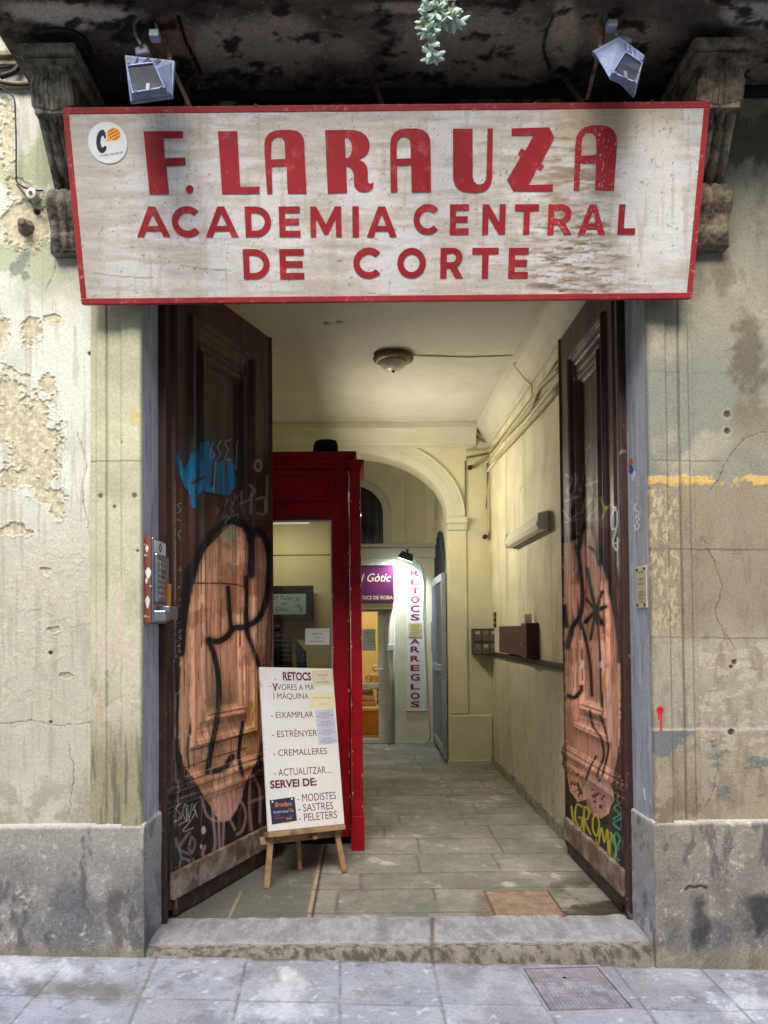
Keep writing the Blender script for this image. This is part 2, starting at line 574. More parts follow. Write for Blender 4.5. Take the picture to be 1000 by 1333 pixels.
def surround_left(U, W, X, Y):
    t = U / (JL - SL)
    c = flat(X.shape, (188, 187, 156)) * (0.88 + 0.24 * fbm(X, Y, 0.02, 4, 3))[..., None]
    prof = [(0, .0), (.10, .0), (.13, .012), (.30, .012), (.33, .004), (.36, .012), (.60, .012), (.62, .022), (.97, .022), (1, .012)]
    h = np.interp(t, [p[0] for p in prof], [p[1] for p in prof])
    groove = np.interp(t, [0, .09, .12, .15, .29, .33, .37, .58, .61, .64, 1], [0, 0, .5, 0, 0, .8, 0, 0, .7, 0, 0])
    c = mixc(c, (120, 112, 82), groove * 0.6)
    n = fbm(X, Y, 0.05, 5, 4)
    pe = sm(0.50, 0.545, fbm(X * 1.6, Y * .35, 0.06, 4, 5)) * sm(730, 800, Y) * sm(1010, 900, Y)
    pe = np.maximum(pe, blob(X, Y, 155, 800, 6, 60, .5, 3)); pe = np.maximum(pe, sm(0.53, 0.56, n) * sm(850, 900, Y) * sm(990, 930, Y))
    c = mixc(c, (206, 194, 172), pe * 0.85); h = h - 0.0015 * pe
    low = sm(900, 1010, Y)
    c = mixc(c, (150, 138, 108), low * 0.65)
    c = mixc(c, (104, 100, 84), low * sm(0.5, 0.72, fbm(X * 3, Y * .3, 0.06, 5, 8)) * 0.7)
    c = mixc(c, (200, 160, 140), blob(X, Y, 131, 920, 3, 22, .5, 2) * .6)
    c = mixc(c, (214, 170, 90), blob(X, Y, 178, 545, 8, 9, .7, 1) * .4)
    for a, b, r in [(132, 646, 4), (177, 646, 4), (150, 660, 3), (160, 577, 2), (181, 718, 2.5)]:
        m = 1 - sm(r * .6, r, np.hypot(X - a, Y - b)); c = mixc(c, (96, 90, 70), m * .8); h = h - .004 * m
    jt = 1 - sm(.6, 1.4, abs(Y - 601)); c = mixc(c, (120, 114, 84), jt * .7)
    return h, c


sheet('door_surround', building, M_plaster, (SL, -0.002, 0.45), (1, 0, 0), (0, 0, 1), JL - SL, 3.5, 0.004, surround_left, skirt=0.03)


def right_common(X, Y, seed=0):
    n1 = fbm(X, Y, 0.012, 5, 1 + seed); n2 = fbm(X, Y, 0.06, 5, 2 + seed)
    c = flat(X.shape, (154, 149, 128)) * (0.82 + 0.36 * n1)[..., None]
    c = mixc(c, (132, 133, 122), sm(0.42, 0.60, fbm(X, Y, 0.01, 4, 3)) * sm(400, 500, Y) * sm(655, 610, Y) * .8)
    c = mixc(c, (120, 107, 82), sm(0.5, 0.72, fbm(X, Y * .5, 0.02, 5, 6)) * sm(620, 500, Y) * .65)
    brown = sm(618, 646, Y + 26 * (n2 - .5)) * sm(850, 800, Y + 50 * (n1 - .5))
    c = mixc(c, (150, 133, 110), brown * (.55 + .5 * n2))
    mid = sm(800, 850, Y + 60 * (n1 - .5)) * sm(955, 940, Y)
    c = mixc(c, (176, 164, 142), mid * (.45 + .6 * n2))
    low = sm(940, 952, Y)
    c = mixc(c, (170, 155, 128), low * .85)
    c = mixc(c, (128, 114, 94), sm(.50, .74, fbm(X * 2, Y * .6, 0.05, 4, 9)) * .4 * sm(640, 700, Y))
    ye = sm(619, 621, Y + 8 * (n2 - .5)) * sm(634 , 630, Y + 12 * (n2 - .5)) * sm(.40, .56, fbm(X, Y, 0.07, 4, 5) + .1 * (X < 905) + .2 * (X > 980))
    c = mixc(c, (219, 178, 106), ye * .9)
    sp = sm(.60, .64, fbm(X * 1.2, Y * .7, 0.17, 4, 7))
    return c, n1, n2, sp, 0.003 * (n1 - .5) + .002 * ye


def wall_right(U, W, X, Y):
    c, n1, n2, sp, h = right_common(X, Y)
    # hairline cracks, then grey filler and pale scars in the lower band
    for p in ([(915, 700), (940, 760), (932, 800), (960, 850)], [(1000, 560), (960, 580), (925, 640)], [(920, 1050), (935, 1000), (925, 960)]):
        k_ = stroke(X + 6 * (fbm(X, Y, .12, 3, 2) - .5), Y + 6 * (fbm(X, Y, .12, 3, 6) - .5), p, 1.3); c = mixc(c, (84, 74, 60), k_ * .6); h = h - .002 * k_
    g = sm(.50, .53, fbm(X * .6, Y * 1.3, 0.035, 4, 10)) * sm(948, 956, Y) * sm(1050, 1030, Y) * sm(915, 935, X)
    c = mixc(c, (116, 120, 118), g * .85); h = h + .0015 * g
    pl = sm(.52, .60, fbm(X * .7, Y * 1.2, 0.10, 5, 12)) * sm(820, 850, Y) * sm(1010, 960, Y)
    c = mixc(c, (206, 196, 170), pl * .45); h = h - .001 * pl
    c = mixc(c, (205, 196, 190), np.exp(-((Y - 949) / 2.2) ** 2) * .75)
    for y0, s in ((485, .4), (600, .4), (715, .6), (830, .5)):
        c = mixc(c, (88, 80, 64), (1 - sm(.4, 1.5, abs(Y - y0 - .01 * (X - 900) - 3 * (n2 - .5)))) * s * sm(.3, .6, n1))
    for a, b, r in [(947, 539, 5), (947, 561, 4.5), (956, 862, 4), (952, 953, 5), (952, 868, 3)]:
        d = np.hypot(X - a, Y - b)
        m = 1 - sm(r * .6, r, d); c = mixc(c, (80, 66, 52), m * .85); h = h - .006 * m
        c = mixc(c, (200, 190, 168), np.exp(-((d - r * 1.4) / 1.2) ** 2) * .25)
    c = mixc(c, (92, 80, 60), blob(X, Y, 975, 460, 20, 55, .8, 4, .08, .5) * .6)
    c = mixc(c, (74, 74, 64), sm(.52, .66, fbm(X, Y * .5, .02, 5, 3)) * sm(420, 300, Y) * .7)
    return h, c


def surround_right(U, W, X, Y):
    c, n1, n2, sp, h = right_common(X, Y, 0)
    t = 1 - U / (SR - JR)
    prof = [(0, .0), (.10, .0), (.13, .012), (.30, .012), (.33, .004), (.36, .012), (.60, .012), (.62, .022), (.97, .022), (1, .012)]
    h = h + np.interp(t, [p[0] for p in prof], [p[1] for p in prof])
    groove = np.interp(t, [0, .09, .12, .15, .29, .33, .37, .58, .61, .64, 1], [0, 0, .5, 0, 0, .8, 0, 0, .7, 0, 0])
    c = mixc(c, (84, 74, 54), groove * 0.6)
    fl = sm(.52, .60, fbm(X * 1.3, Y * .6, 0.22, 4, 7)) * sm(632, 640, Y) * sm(860, 800, Y) * sm(.95, .6, abs(t - .75) * 2.2)
    c = mixc(c, (206, 190, 150), fl * .6); h = h - .001 * fl
    gr = blob(X, Y, 858, 960, 22, 30, .7, 5) ; gr = np.maximum(gr, sm(.48, .52, fbm(X, Y, .06, 4, 14)) * sm(948, 953, Y) * sm(985, 960, Y))
    gr = gr * sm(949, 952, Y)
    c = mixc(c, (112, 118, 120), gr * .85)
    c = mixc(c, (214, 206, 190), np.exp(-((Y - 949) / 1.8) ** 2) * .7)
    lo = sm(985, 1060, Y)
    c = mixc(c, (118, 104, 82), lo * sm(.4, .6, n2) * .6)
    red = np.maximum(1 - sm(4.2, 5.4, np.hypot(X - 857, Y - 924)), np.maximum(stroke(X, Y, [(858, 924), (858.5, 950)], 2.8), stroke(X, Y, [(855, 924), (855, 936)], 1.6)))
    c = mixc(c, (206, 24, 34), red * .95)
    for y0, s in ((485, .4), (600, .4), (715, .5), (830, .5)):
        c = mixc(c, (88, 80, 64), (1 - sm(.4, 1.5, abs(Y - y0 - 3 * (n2 - .5)))) * s * sm(.3, .6, n1))
    return h, c


sheet('wall', building, M_grain, (SR, 0, 0.40), (1, 0, 0), (0, 0, 1), 2.15 - SR, zt - 0.40, 0.004, wall_right)
sheet('door_surround', building, M_grain, (JR, -0.002, 0.40), (1, 0, 0), (0, 0, 1), SR - JR, 3.5, 0.004, surround_right, skirt=0.03)


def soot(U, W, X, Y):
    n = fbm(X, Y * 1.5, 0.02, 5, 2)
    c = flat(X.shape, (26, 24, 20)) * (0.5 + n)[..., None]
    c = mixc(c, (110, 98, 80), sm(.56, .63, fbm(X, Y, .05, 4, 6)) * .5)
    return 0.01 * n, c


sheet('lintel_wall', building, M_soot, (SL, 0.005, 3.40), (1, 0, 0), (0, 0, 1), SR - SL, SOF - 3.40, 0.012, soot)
MB().box(JL, JR, 0.02, REV, 3.40, 3.42).build('lintel', mat('sooty_timber', (30, 26, 22), .9, var=.3), building)
# shallow blocks of dressed stone showing above the sign board
lb = MB()
lb.pbox(276, 112, 311, 140, D0 - .02, .03)
lb.build('stone_block', mat('pale_block', (122, 116, 102), .9, dirt=((30, 28, 24), 14, .45, .6)), building)
lb = MB()
lb.pbox(600, 118, 735, 142, D0 - .02, .03)
lb.build('stone_block', mat('brown_block', (84, 74, 58), .9, dirt=((22, 20, 17), 12, .45, .6)), building)


def jambfn(base):
    def fn(U, W, X, Y):
        n = fbm(U * 60, W * 60, .5, 4, 4)
        c = flat(U.shape, base) * (.86 + .28 * fbm(U * 100, W * 12, .3, 4, 3))[..., None]
        c = mixc(c, (206, 202, 198), sm(.68, .74, fbm(U * 60, W * 20, .6, 4, 8)) * .45)
        c = mixc(c, (110, 108, 112), sm(.64, .78, fbm(U * 50, W * 9, .6, 4, 12)) * .35)
        return .002 * n, c
    return fn


sheet('jamb', building, M_plaster, (JL, 0, 0.45), (0, 1, 0), (0, 0, 1), REV, 3.0, 0.006, jambfn((176, 176, 184)))


def jr_fn(U, W, X, Y):
    h, c = jambfn((166, 170, 177))(U, W, X, Y)
    # white scrawled 53
    for pts in ([(829, 656), (827, 657), (827, 664), (831, 665), (832, 670), (828, 674)], [(829, 671), (833, 676), (829, 679), (833, 685), (829, 690)], [(828, 690), (827, 683)]):
        c = mixc(c, (226, 232, 238), stroke(X, Y, pts, 1.5))
    c = mixc(c, (235, 235, 240), stroke(X, Y, [(839, 1028), (840, 1040)], 2))
    return h, c


sheet('jamb', building, M_plaster, (JR, REV, 0.40), (0, -1, 0), (0, 0, 1), REV, 3.05, 0.005, jr_fn)


def plinthfn(base, seed, pale):
    def fn(U, W, X, Y):
        n = fbm(X, Y, .03, 5, seed); n2 = fbm(X, Y, .12, 4, seed + 1)
        c = flat(X.shape, base) * (.72 + .55 * n)[..., None]
        top = sm(1165, 1085, Y + 50 * (n - .5))
        c = mixc(c, pale, top * (.35 + .5 * n2))
        c = mixc(c, (78, 82, 92), sm(.46, .60, fbm(X * .8, Y * .5, .03, 4, seed + 3)) * sm(1100, 1180, Y) * .4)
        c = mixc(c, (206, 200, 184), sm(.70, .76, fbm(X, Y, .16, 4, seed + 5)) * sm(.45, .6, n) * .75)
        c = mixc(c, (172, 168, 158), sm(.55, .75, fbm(X * 1.5, Y, .45, 3, seed + 6)) * .35)
        c = mixc(c, (74, 72, 72), sm(.58, .74, fbm(X * 1.4, Y * .5, .04, 4, seed + 8)) * .5)
        for y0 in (1228,):
            c = mixc(c, (150, 138, 110), sm(1222, 1245, Y) * .5)
        edge = np.exp(-((W - W.max()) / .012) ** 2)  # highlight painted as a pale rim along the top edge
        c = mixc(c, (202, 198, 188), edge * .8)
        h = .006 * (n - .5) + .003 * n2 - .02 * sm(W.max() - .02, W.max(), W) ** 2
        return h, c
    return fn


zpl = at(100, 1074, D0 - .03).z; zpr = at(920, 1069, D0 - .03).z
sheet('plinth', building, M_stone, (-1.95, -0.03, -0.05), (1, 0, 0), (0, 0, 1), 1.95 + JL + .012, zpl + .05, 0.005, plinthfn((140, 136, 132), 1, (176, 170, 158)), skirt=.03)


def plr(U, W, X, Y):
    h, c = plinthfn((138, 131, 122), 2, (164, 152, 132))(U, W, X, Y)
    for pts in ([(893, 1158), (897, 1154), (905, 1155), (912, 1153), (920, 1156)],):
        m = stroke(X, Y, pts, 4); c = mixc(c, (56, 50, 46), m * .8); h = h - .003 * m
    c = mixc(c, (56, 55, 58), blob(X, Y, 912, 1200, 14, 34, .7, 4, .06, .5) * .7)
    c = mixc(c, (52, 52, 56), blob(X, Y, 992, 1190, 22, 22, .7, 7, .06, .5) * .8)
    return h, c


sheet('plinth', building, M_stone, (JR - .012, -0.03, -0.1), (1, 0, 0), (0, 0, 1), 2.15 - JR, zpr + .1, 0.005, plr, skirt=.03)
sheet('plinth_return', building, M_stone, (JL + .012, -.03, -.05), (0, 1, 0), (0, 0, 1), REV + .03, zpl + .05, .006, plinthfn((168, 166, 168), 5, (186, 180, 172)))
sheet('plinth_return', building, M_stone, (JR - .012, REV, -.1), (0, -1, 0), (0, 0, 1), REV + .03, zpr + .1, .006, plinthfn((160, 160, 164), 6, (176, 168, 156)))
for x0_, x1_, z_ in ((JL - .1, JL + .011, zpl - .02), (JR - .011, JR + .1, zpr - .02)):
    MB().box(x0_, x1_, -.0, REV, z_ - .02, z_ + .012).build('plinth_cap', mat('plinth_cap_stone', (186, 180, 172), .85, bump=.3), building, bevel=.006)


# ---- worn stone step
def step():
    xs = np.arange(JL + .013, JR - .012, .006)
    prof = [(.34, FL + .004), (.30, FL + .006), (.20, FL + .006), (.10, FL + .004), (.05, FL), (.02, FL - .006), (-.005, FL - .018), (-.022, FL - .036)]
    s = np.linspace(0, 1, 60); k = np.linspace(0, 1, len(prof))
    py = np.interp(s, k, [p[0] for p in prof]); pz = np.interp(s, k, [p[1] for p in prof])
    XX, S = np.meshgrid(xs, s)
    P = np.zeros(XX.shape + (3,))
    lowz = sz(XX) - .03; Xr = XX
    tail = sm(.80, 1, S)
    P[..., 0] = XX; P[..., 1] = np.interp(S, s, py) - .012 * tail
    P[..., 2] = np.interp(S, s, pz) * (1 - tail) + lowz * tail
    X, Y = project(P)
    n = fbm(XX * 40, S * 12, .3, 5, 3); n2 = fbm(XX * 120, S * 30, .3, 4, 4)
    P[..., 2] += .007 * (n - .5) * sm(1.0, .5, S) + .004 * (n2 - .5); P[..., 1] += .016 * (n - .5) + .008 * (n2 - .5) * sm(.5, .7, S)
    jo = np.exp(-((X - 563) / 2.2) ** 2)
    P[..., 2] -= .010 * jo; P[..., 1] += .010 * jo
    c = flat(XX.shape, (148, 146, 150)) * (.8 + .4 * n)[..., None]
    c = mixc(c, (180, 178, 180), sm(.45, .7, n2) * .5)
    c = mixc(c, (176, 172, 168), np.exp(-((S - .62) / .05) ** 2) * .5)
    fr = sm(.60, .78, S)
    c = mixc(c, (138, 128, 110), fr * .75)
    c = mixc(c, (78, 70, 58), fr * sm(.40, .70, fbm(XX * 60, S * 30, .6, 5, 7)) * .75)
    c = mixc(c, (176, 160, 128), sm(.9, .97, S) * .5)
    c = mixc(c, (96, 84, 66), jo * .8)
    gridmesh('threshold_step', P, c, M_stone, building)


step()


# ---- pavement and street
def pave():
    xs = np.arange(-2.3, 2.6, .008); ys = np.arange(-1.35, .05, .007)
    XX, YY = np.meshgrid(xs, ys)
    P = np.stack([XX, YY, sz(XX)], -1)
    X, Y = project(P)
    n = fbm(XX * 5, YY * 5, .8, 5, 2); n2 = fbm(XX * 25, YY * 25, .6, 4, 5)
    # slab joints: lengthwise ones run away from the street, offset between the rows
    xj = [at(a, 1255, D0 - .03).x for a in (-35, 93, 204, 321, 443, 564, 687, 800, 912, 1030, 1150)]
    skew = [-.02, .0, .03, .02, 0.01, 0.0, 0.0, 0, 0, 0, 0]
    yrow = onz(300, 1309, 0).y
    joint = np.zeros(XX.shape); sid = np.zeros(XX.shape)
    for i, (x0, k) in enumerate(zip(xj, skew)):
        joint = np.maximum(joint, np.exp(-((XX - x0 - k * (YY + .03) * -3) / .0055) ** 2)); sid += (XX > x0)
    for r in (yrow, yrow - .62):
        joint = np.maximum(joint, .8 * np.exp(-((YY - r - .012 * np.sin(sid * 2.3)) / .005) ** 2))
    row = (YY < yrow + .012 * np.sin(sid * 2.3)).astype(float)
    tone = np.array([vn(np.array([i * 3.7]), np.array([j * 5.1]), 3)[0] for i in range(13) for j in range(2)]).reshape(13, 2)
    tn = tone[sid.astype(int), row.astype(int)]
    joint = joint * (.35 + .65 * sm(.3, .6, n2))
    c = flat(XX.shape, (160, 164, 174)) * (.86 + .14 * tn + .22 * n)[..., None]
    c = mixc(c, (160, 150, 150), sm(.5, .7, fbm(XX * 4, YY * 4, .8, 5, 8)) * .45)
    c = mixc(c, (88, 84, 84), sm(.72, .80, fbm(XX * 26, YY * 26, .8, 4, 6)) * .35)
    c = mixc(c, (190, 193, 199), sm(.48, .75, fbm(XX * 7, YY * 5, .8, 5, 9)) * .6)
    c = mixc(c, (118, 108, 106), sm(.6, .78, fbm(XX * 9, YY * 9, .8, 5, 12)) * .35)
    c = mixc(c, (226, 228, 232), sm(.76, .80, fbm(XX * 30, YY * 30, .8, 3, 4)) * .6)
    c = mixc(c, (104, 92, 82), blob(X, Y, 110, 1288, 60, 14, .7, 3, .04, .6) * .6)
    # pale sky reflections painted into the slab colour
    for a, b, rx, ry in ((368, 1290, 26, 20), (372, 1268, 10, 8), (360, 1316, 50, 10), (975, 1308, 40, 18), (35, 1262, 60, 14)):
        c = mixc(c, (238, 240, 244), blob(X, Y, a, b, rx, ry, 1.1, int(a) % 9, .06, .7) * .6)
    c = mixc(c, (96, 88, 86), joint * .6)
    c = mixc(c, (92, 82, 66), sm(-.05, -.02, YY) * .7 * sm(.3, .6, n2))
    P[..., 2] += .004 * (n - .5) + .0018 * (n2 - .5) - .004 * joint + .003 * (tn - .5)
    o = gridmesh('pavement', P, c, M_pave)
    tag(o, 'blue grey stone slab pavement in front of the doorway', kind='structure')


pave()
st = MB(); st.box(-40, 40, -40, -1.34, -.6, -.09)
tag(st.build('street', mat('street_stone', (176, 174, 178), .7, dirt=((140, 136, 134), 3, .4, .6), bump=.3)), 'stone paved lane', kind='structure')

# the house across the lane, behind the viewer: it closes the lane and shades the doorway
ob_ = thing('opposite_building', 'pale rendered house front across the lane facing the doorway', 'building', (0, -6.4, 0))
MB().box(-9, 9, -6.9, -6.4, -.3, 7.4).build('wall', mat('opposite_render', (206, 192, 164), .9, var=.12, scale=2), ob_)
for i in range(5):
    for z_ in (1.0, 4.6):
        x_ = -6 + i * 3
        f_ = MB(); f_.box(x_ - .62, x_ + .62, -6.399, -6.34, z_ - .08, z_ + 2.3); f_ = f_.build('window', mat('opposite_shutter', (70, 60, 48), .7), ob_, bevel=.01)
        MB().box(x_ - .5, x_ + .5, -6.339, -6.33, z_ + .02, z_ + 2.2).build('pane', mat('opposite_glass', (40, 48, 56), .1), f_)
# ---- balcony above: underside, drip mould, brackets
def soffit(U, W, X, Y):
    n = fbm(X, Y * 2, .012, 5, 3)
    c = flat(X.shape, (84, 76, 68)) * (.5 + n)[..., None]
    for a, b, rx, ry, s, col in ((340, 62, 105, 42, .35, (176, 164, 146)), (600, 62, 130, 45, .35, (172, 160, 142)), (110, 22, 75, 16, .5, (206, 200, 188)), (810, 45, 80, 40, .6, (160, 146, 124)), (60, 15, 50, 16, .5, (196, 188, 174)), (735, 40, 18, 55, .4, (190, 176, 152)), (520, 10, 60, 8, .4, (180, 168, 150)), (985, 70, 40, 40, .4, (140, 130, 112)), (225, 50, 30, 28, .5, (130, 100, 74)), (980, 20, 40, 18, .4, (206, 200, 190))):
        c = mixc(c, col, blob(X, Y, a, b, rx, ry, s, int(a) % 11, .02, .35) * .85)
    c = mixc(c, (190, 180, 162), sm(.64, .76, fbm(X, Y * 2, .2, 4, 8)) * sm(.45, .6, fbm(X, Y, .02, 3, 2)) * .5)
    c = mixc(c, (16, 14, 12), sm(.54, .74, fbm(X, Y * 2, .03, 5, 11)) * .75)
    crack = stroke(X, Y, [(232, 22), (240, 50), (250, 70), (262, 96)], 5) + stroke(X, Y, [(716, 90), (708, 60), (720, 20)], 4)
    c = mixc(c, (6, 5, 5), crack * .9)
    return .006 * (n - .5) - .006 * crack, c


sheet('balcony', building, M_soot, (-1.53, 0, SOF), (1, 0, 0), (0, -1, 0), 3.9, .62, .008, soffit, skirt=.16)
dm = MB()
dm.box(-1.56, 2.35, -.66, -.60, SOF - .02, SOF + .17).build('drip_moulding', mat('drip_stone', (116, 108, 96), .9, dirt=((36, 32, 28), 9, .42, .6), bump=.6), building, bevel=.012)
MB().box(-1.52, 2.3, -.035, .0, SOF - .05, SOF - .004).build('soffit_moulding', mat('black_moulding', (24, 22, 20), .9, var=.3, bump=.5), building, bevel=.01)
wm_ = MB(); wm_.pbox(-60, 64, 42, 72, D0 - .06, .06); wm_.pbox(-60, 72, 42, 84, D0 - .04, .04); wm_.pbox(-60, 104, 40, 112, D0 - .03, .03)
wm_.build('wall_moulding', mat('ochre_moulding', (150, 140, 108), .9, bump=.4, dirt=((80, 74, 60), 12, .45, .7)), building, bevel=.006)
M_br = mat('grey_bracket_stone', (138, 131, 116), .92, var=.25, scale=14, bump=.9, bscale=60, dirt=((40, 36, 31), 17, .40, .68))
M_br2 = mat('brown_bracket_stone', (146, 132, 108), .92, var=.3, scale=14, bump=.9, bscale=60, dirt=((38, 32, 25), 17, .40, .68))


def bracket(pxs, m, side):
    """scrolled console: abacus, leafy top, fluted shaft leaning back to the wall, scroll at its foot"""
    (x0, x1), (s0, s1), (v0, v1) = pxs
    def xx(p, y, d): return at(p, y, d).x
    a0, a1 = xx(x0, 80, D0 - .40), xx(x1, 80, D0 - .40)
    top = SOF - .012
    b = MB()
    zt_ = at(50, 72, D0 - .38).z
    b.box(a0, a1, -.40, 0, zt_ , zt_ + .045)
    b.box(a0 + .012, a1 - .012, -.375, 0, zt_ - .055, zt_)
    b.box(a0 + .02, a1 - .02, -.34, 0, zt_ + .045, top)
    body = b.build('bracket', m, building, bevel=.012)
    # leaf block
    l0, l1 = a0 + .045, a1 - .045
    lf = MB()
    zl = zt_ - .055
    n = 9
    for i in range(n):
        t = (i + .5) / n - .5
        xm = (l0 + l1) / 2 + t * (l1 - l0)
        ln = .15 * (1 - 1.1 * abs(t))
        lf.tube([(xm, -.34, zl), (xm + t * .01, -.345, zl - .06), (xm + t * .02, -.325, zl - .1 - ln * .3), (xm + t * .02, -.295, zl - .1 - ln * .5)], [.013, .018, .014, .004], 6)
    lf.box(l0, l1, -.33, 0, zl - .16, zl)
    lf.build('leaf_carving', m, body, smooth=False)
    zv1 = at(80, 245, D0 - .12).z; zv0 = at(80, 322, D0 - .12).z
    # shaft
    s = MB()
    nf = 4
    wd = (l1 - l0)
    c0 = xx(v0, 280, D0 - .14); c1 = xx(v1, 280, D0 - .14)
    s.hexa([(l0, -.30, zl - .15), (l1, -.30, zl - .15), (l1, 0, zl - .15), (l0, 0, zl - .15)], [(c0 + .03, -.06, zv1 + .02), (c1 - .03, -.06, zv1 + .02), (c1 - .03, 0, zv1 + .02), (c0 + .03, 0, zv1 + .02)])
    for i in range(nf):
        t = (i + .5) / nf
        p = V((l0 + t * wd, -.298, zl - .15)); q = V((c0 + .03 + t * (c1 - c0 - .06), -.058, zv1 + .02))
        s.tube([p, (p + q) / 2 + V((0, .02, 0)), q], wd / nf * .46, 8)
    s.build('shaft', m, body, smooth=True)
    # scroll: ribbed roll below
    v = MB()
    nr = 5
    for i in range(nr):
        t0 = i / nr; xa = c0 + t0 * (c1 - c0); xb = c0 + (i + 1) / nr * (c1 - c0)
        vs = []
        for k in range(25):
            u = k / 24
            z = zv1 + .015 - u * (zv1 - zv0)
            y = -.05 - .085 * math.sin(math.pi * min(1, u * 1.25 + .12)) * (1 - .35 * u) - (.03 * math.sin((u - .55) / .45 * math.pi) if u > .55 else 0)
            sh = .9 - .12 * max(0, u - .5)
            vs.append((y, z, sh))
        cx = (c0 + c1) / 2
        pts = []
        f = []
        m5 = 5
        for y, z, sh in vs:
            for j in range(m5):
                a = j / (m5 - 1)
                x = cx + (xa + (xb - xa) * a - cx) * sh
                pts.append((x, y - .012 * math.sin(math.pi * a), z))
        for k in range(24):
            for j in range(m5 - 1):
                f.append((k * m5 + j, (k + 1) * m5 + j, (k + 1) * m5 + j + 1, k * m5 + j + 1))
        v.add(pts, f)
    v.box(c0 + .006, c1 - .006, -.055, 0, zv0 + .01, zv1)
    v.build('scroll', m, body, smooth=True)
    return body


bl = bracket(((22, 98), (45, 95), (54, 128)), M_br, -1)
br = bracket(((905, 988), (915, 965), (886, 962)), M_br2, 1)
bl['label'] = 'grey scrolled stone bracket'
br['label'] = 'brown pitted stone bracket'

# ================================================================== HALLWAY


def creamy(base, seed=0, grime=True):
    def fn(U, W, X, Y):
        n = fbm(U * 3, W * 3, .9, 5, seed)
        c = flat(U.shape, base) * (.9 + .2 * n)[..., None]
        if grime:
            z = W + FL
            c = mixc(c, (166, 162, 140), sm(1.25, 1.1, z) * .55)
            c = mixc(c, (206, 202, 184), sm(.55, .75, fbm(U * 9, W * 3, .9, 4, seed + 3)) * sm(1.2, .9, z) * .5)
            c = mixc(c, (140, 132, 104), sm(.54, .80, fbm(U * 3, W * 2, .7, 5, seed + 5)) * .30)
            # runs of damp, scuffs low down
            c = mixc(c, (150, 140, 108), sm(.56, .80, fbm(U * 11, W * .9, .9, 5, seed + 7)) * .35)
            c = mixc(c, (110, 104, 90), sm(.70, .80, fbm(U * 16, W * 16, .9, 5, seed + 9)) * sm(1.0, .5, z) * .45)
            c = mixc(c, (116, 106, 80), (1 - sm(.002, .007, abs(U - 1.62 - .03 * (fbm(W * 4, W * 0, 1, 3, 2) - .5)))) * (z > 2.4) * .5)
        return .003 * (n - .5), c
    return fn


CREAM = (212, 206, 172)
sheet('hallway_wall', building, M_in, (RW, YA, FL), (0, -1, 0), (0, 0, 1), YA - REV, CEIL - FL, .03, creamy(CREAM, 1))
sheet('hallway_wall', building, M_in, (LW, REV, FL), (0, 1, 0), (0, 0, 1), YB - REV, CEIL - FL, .06, creamy(CREAM, 2))


def ceilfn(U, W, X, Y):
    n = fbm(U * 3, W * 3, .6, 5, 4)
    c = flat(U.shape, (198, 196, 182)) * (.94 + .12 * n)[..., None]
    c = mixc(c, (170, 166, 144), sm(.5, .8, fbm(U * 2, W * 2, .8, 5, 6)) * .25)
    for a, b in ((425, 421), (441, 419)):
        c = mixc(c, (80, 74, 66), 1 - sm(2, 4, np.hypot((X - a) * .6, (Y - b) * 1.5)))
    return .003 * (n - .5), c


sheet('ceiling', building, M_in, (LW, YA, CEIL), (1, 0, 0), (0, -1, 0), RW - LW, YA - REV + .1, .03, ceilfn)
M_cream = mat('cream_paint', CREAM, .7, var=.06, scale=5, bump=.1)
M_cornice = mat('cornice_paint', (200, 196, 174), .7, var=.06, scale=5)


def cornice(a, b, inn, name):
    """run of stepped moulding under the ceiling from a to b, growing along inn"""
    prof = [(0, -.25), (.018, -.25), (.018, -.215), (.035, -.205), (.05, -.15), (.085, -.10), (.12, -.07), (.15, -.06), (.15, -.004), (0, -.004)]
    a, b, inn = V(a), V(b), V(inn)
    mb = MB(); k = len(prof)
    mb.add([a + inn * p + V((0, 0, q)) for p, q in prof] + [b + inn * p + V((0, 0, q)) for p, q in prof],
           [(i, (i + 1) % k, k + (i + 1) % k, k + i) for i in range(k)])
    return mb.build(name, M_cornice, building)


cornice((RW - .002, REV, CEIL), (RW - .002, YA, CEIL), (-1, 0, 0), 'cornice')
cornice((LW, YA - .002, CEIL), (RW - .15, YA - .002, CEIL), (0, -1, 0), 'cornice')
MB().box(RW - .03, RW, REV, YA - .01, CEIL - .52, CEIL - .49).build('picture_rail', M_cream, building, bevel=.006)
MB().box(RW - .022, RW, REV, YA - .01, CEIL - .40, CEIL - .385).build('picture_rail', M_cream, building, bevel=.004)
# dark dado rail on the right wall
zr = onx(735, 868, RW).z
MB().box(RW - .03, RW, REV + .1, YA - 0.01, zr - .022, zr + .022).build('dado_rail', mat('dark_rail', (40, 28, 24), .5), building, bevel=.006)
sk = MB(); sk.box(RW - .025, RW, REV + .1, YA - .01, FL, FL + .09); sk.build('skirting_board', mat('grey_skirting', (150, 146, 120), .6, dirt=((70, 66, 56), 9, .45, .65)), building, bevel=.005)

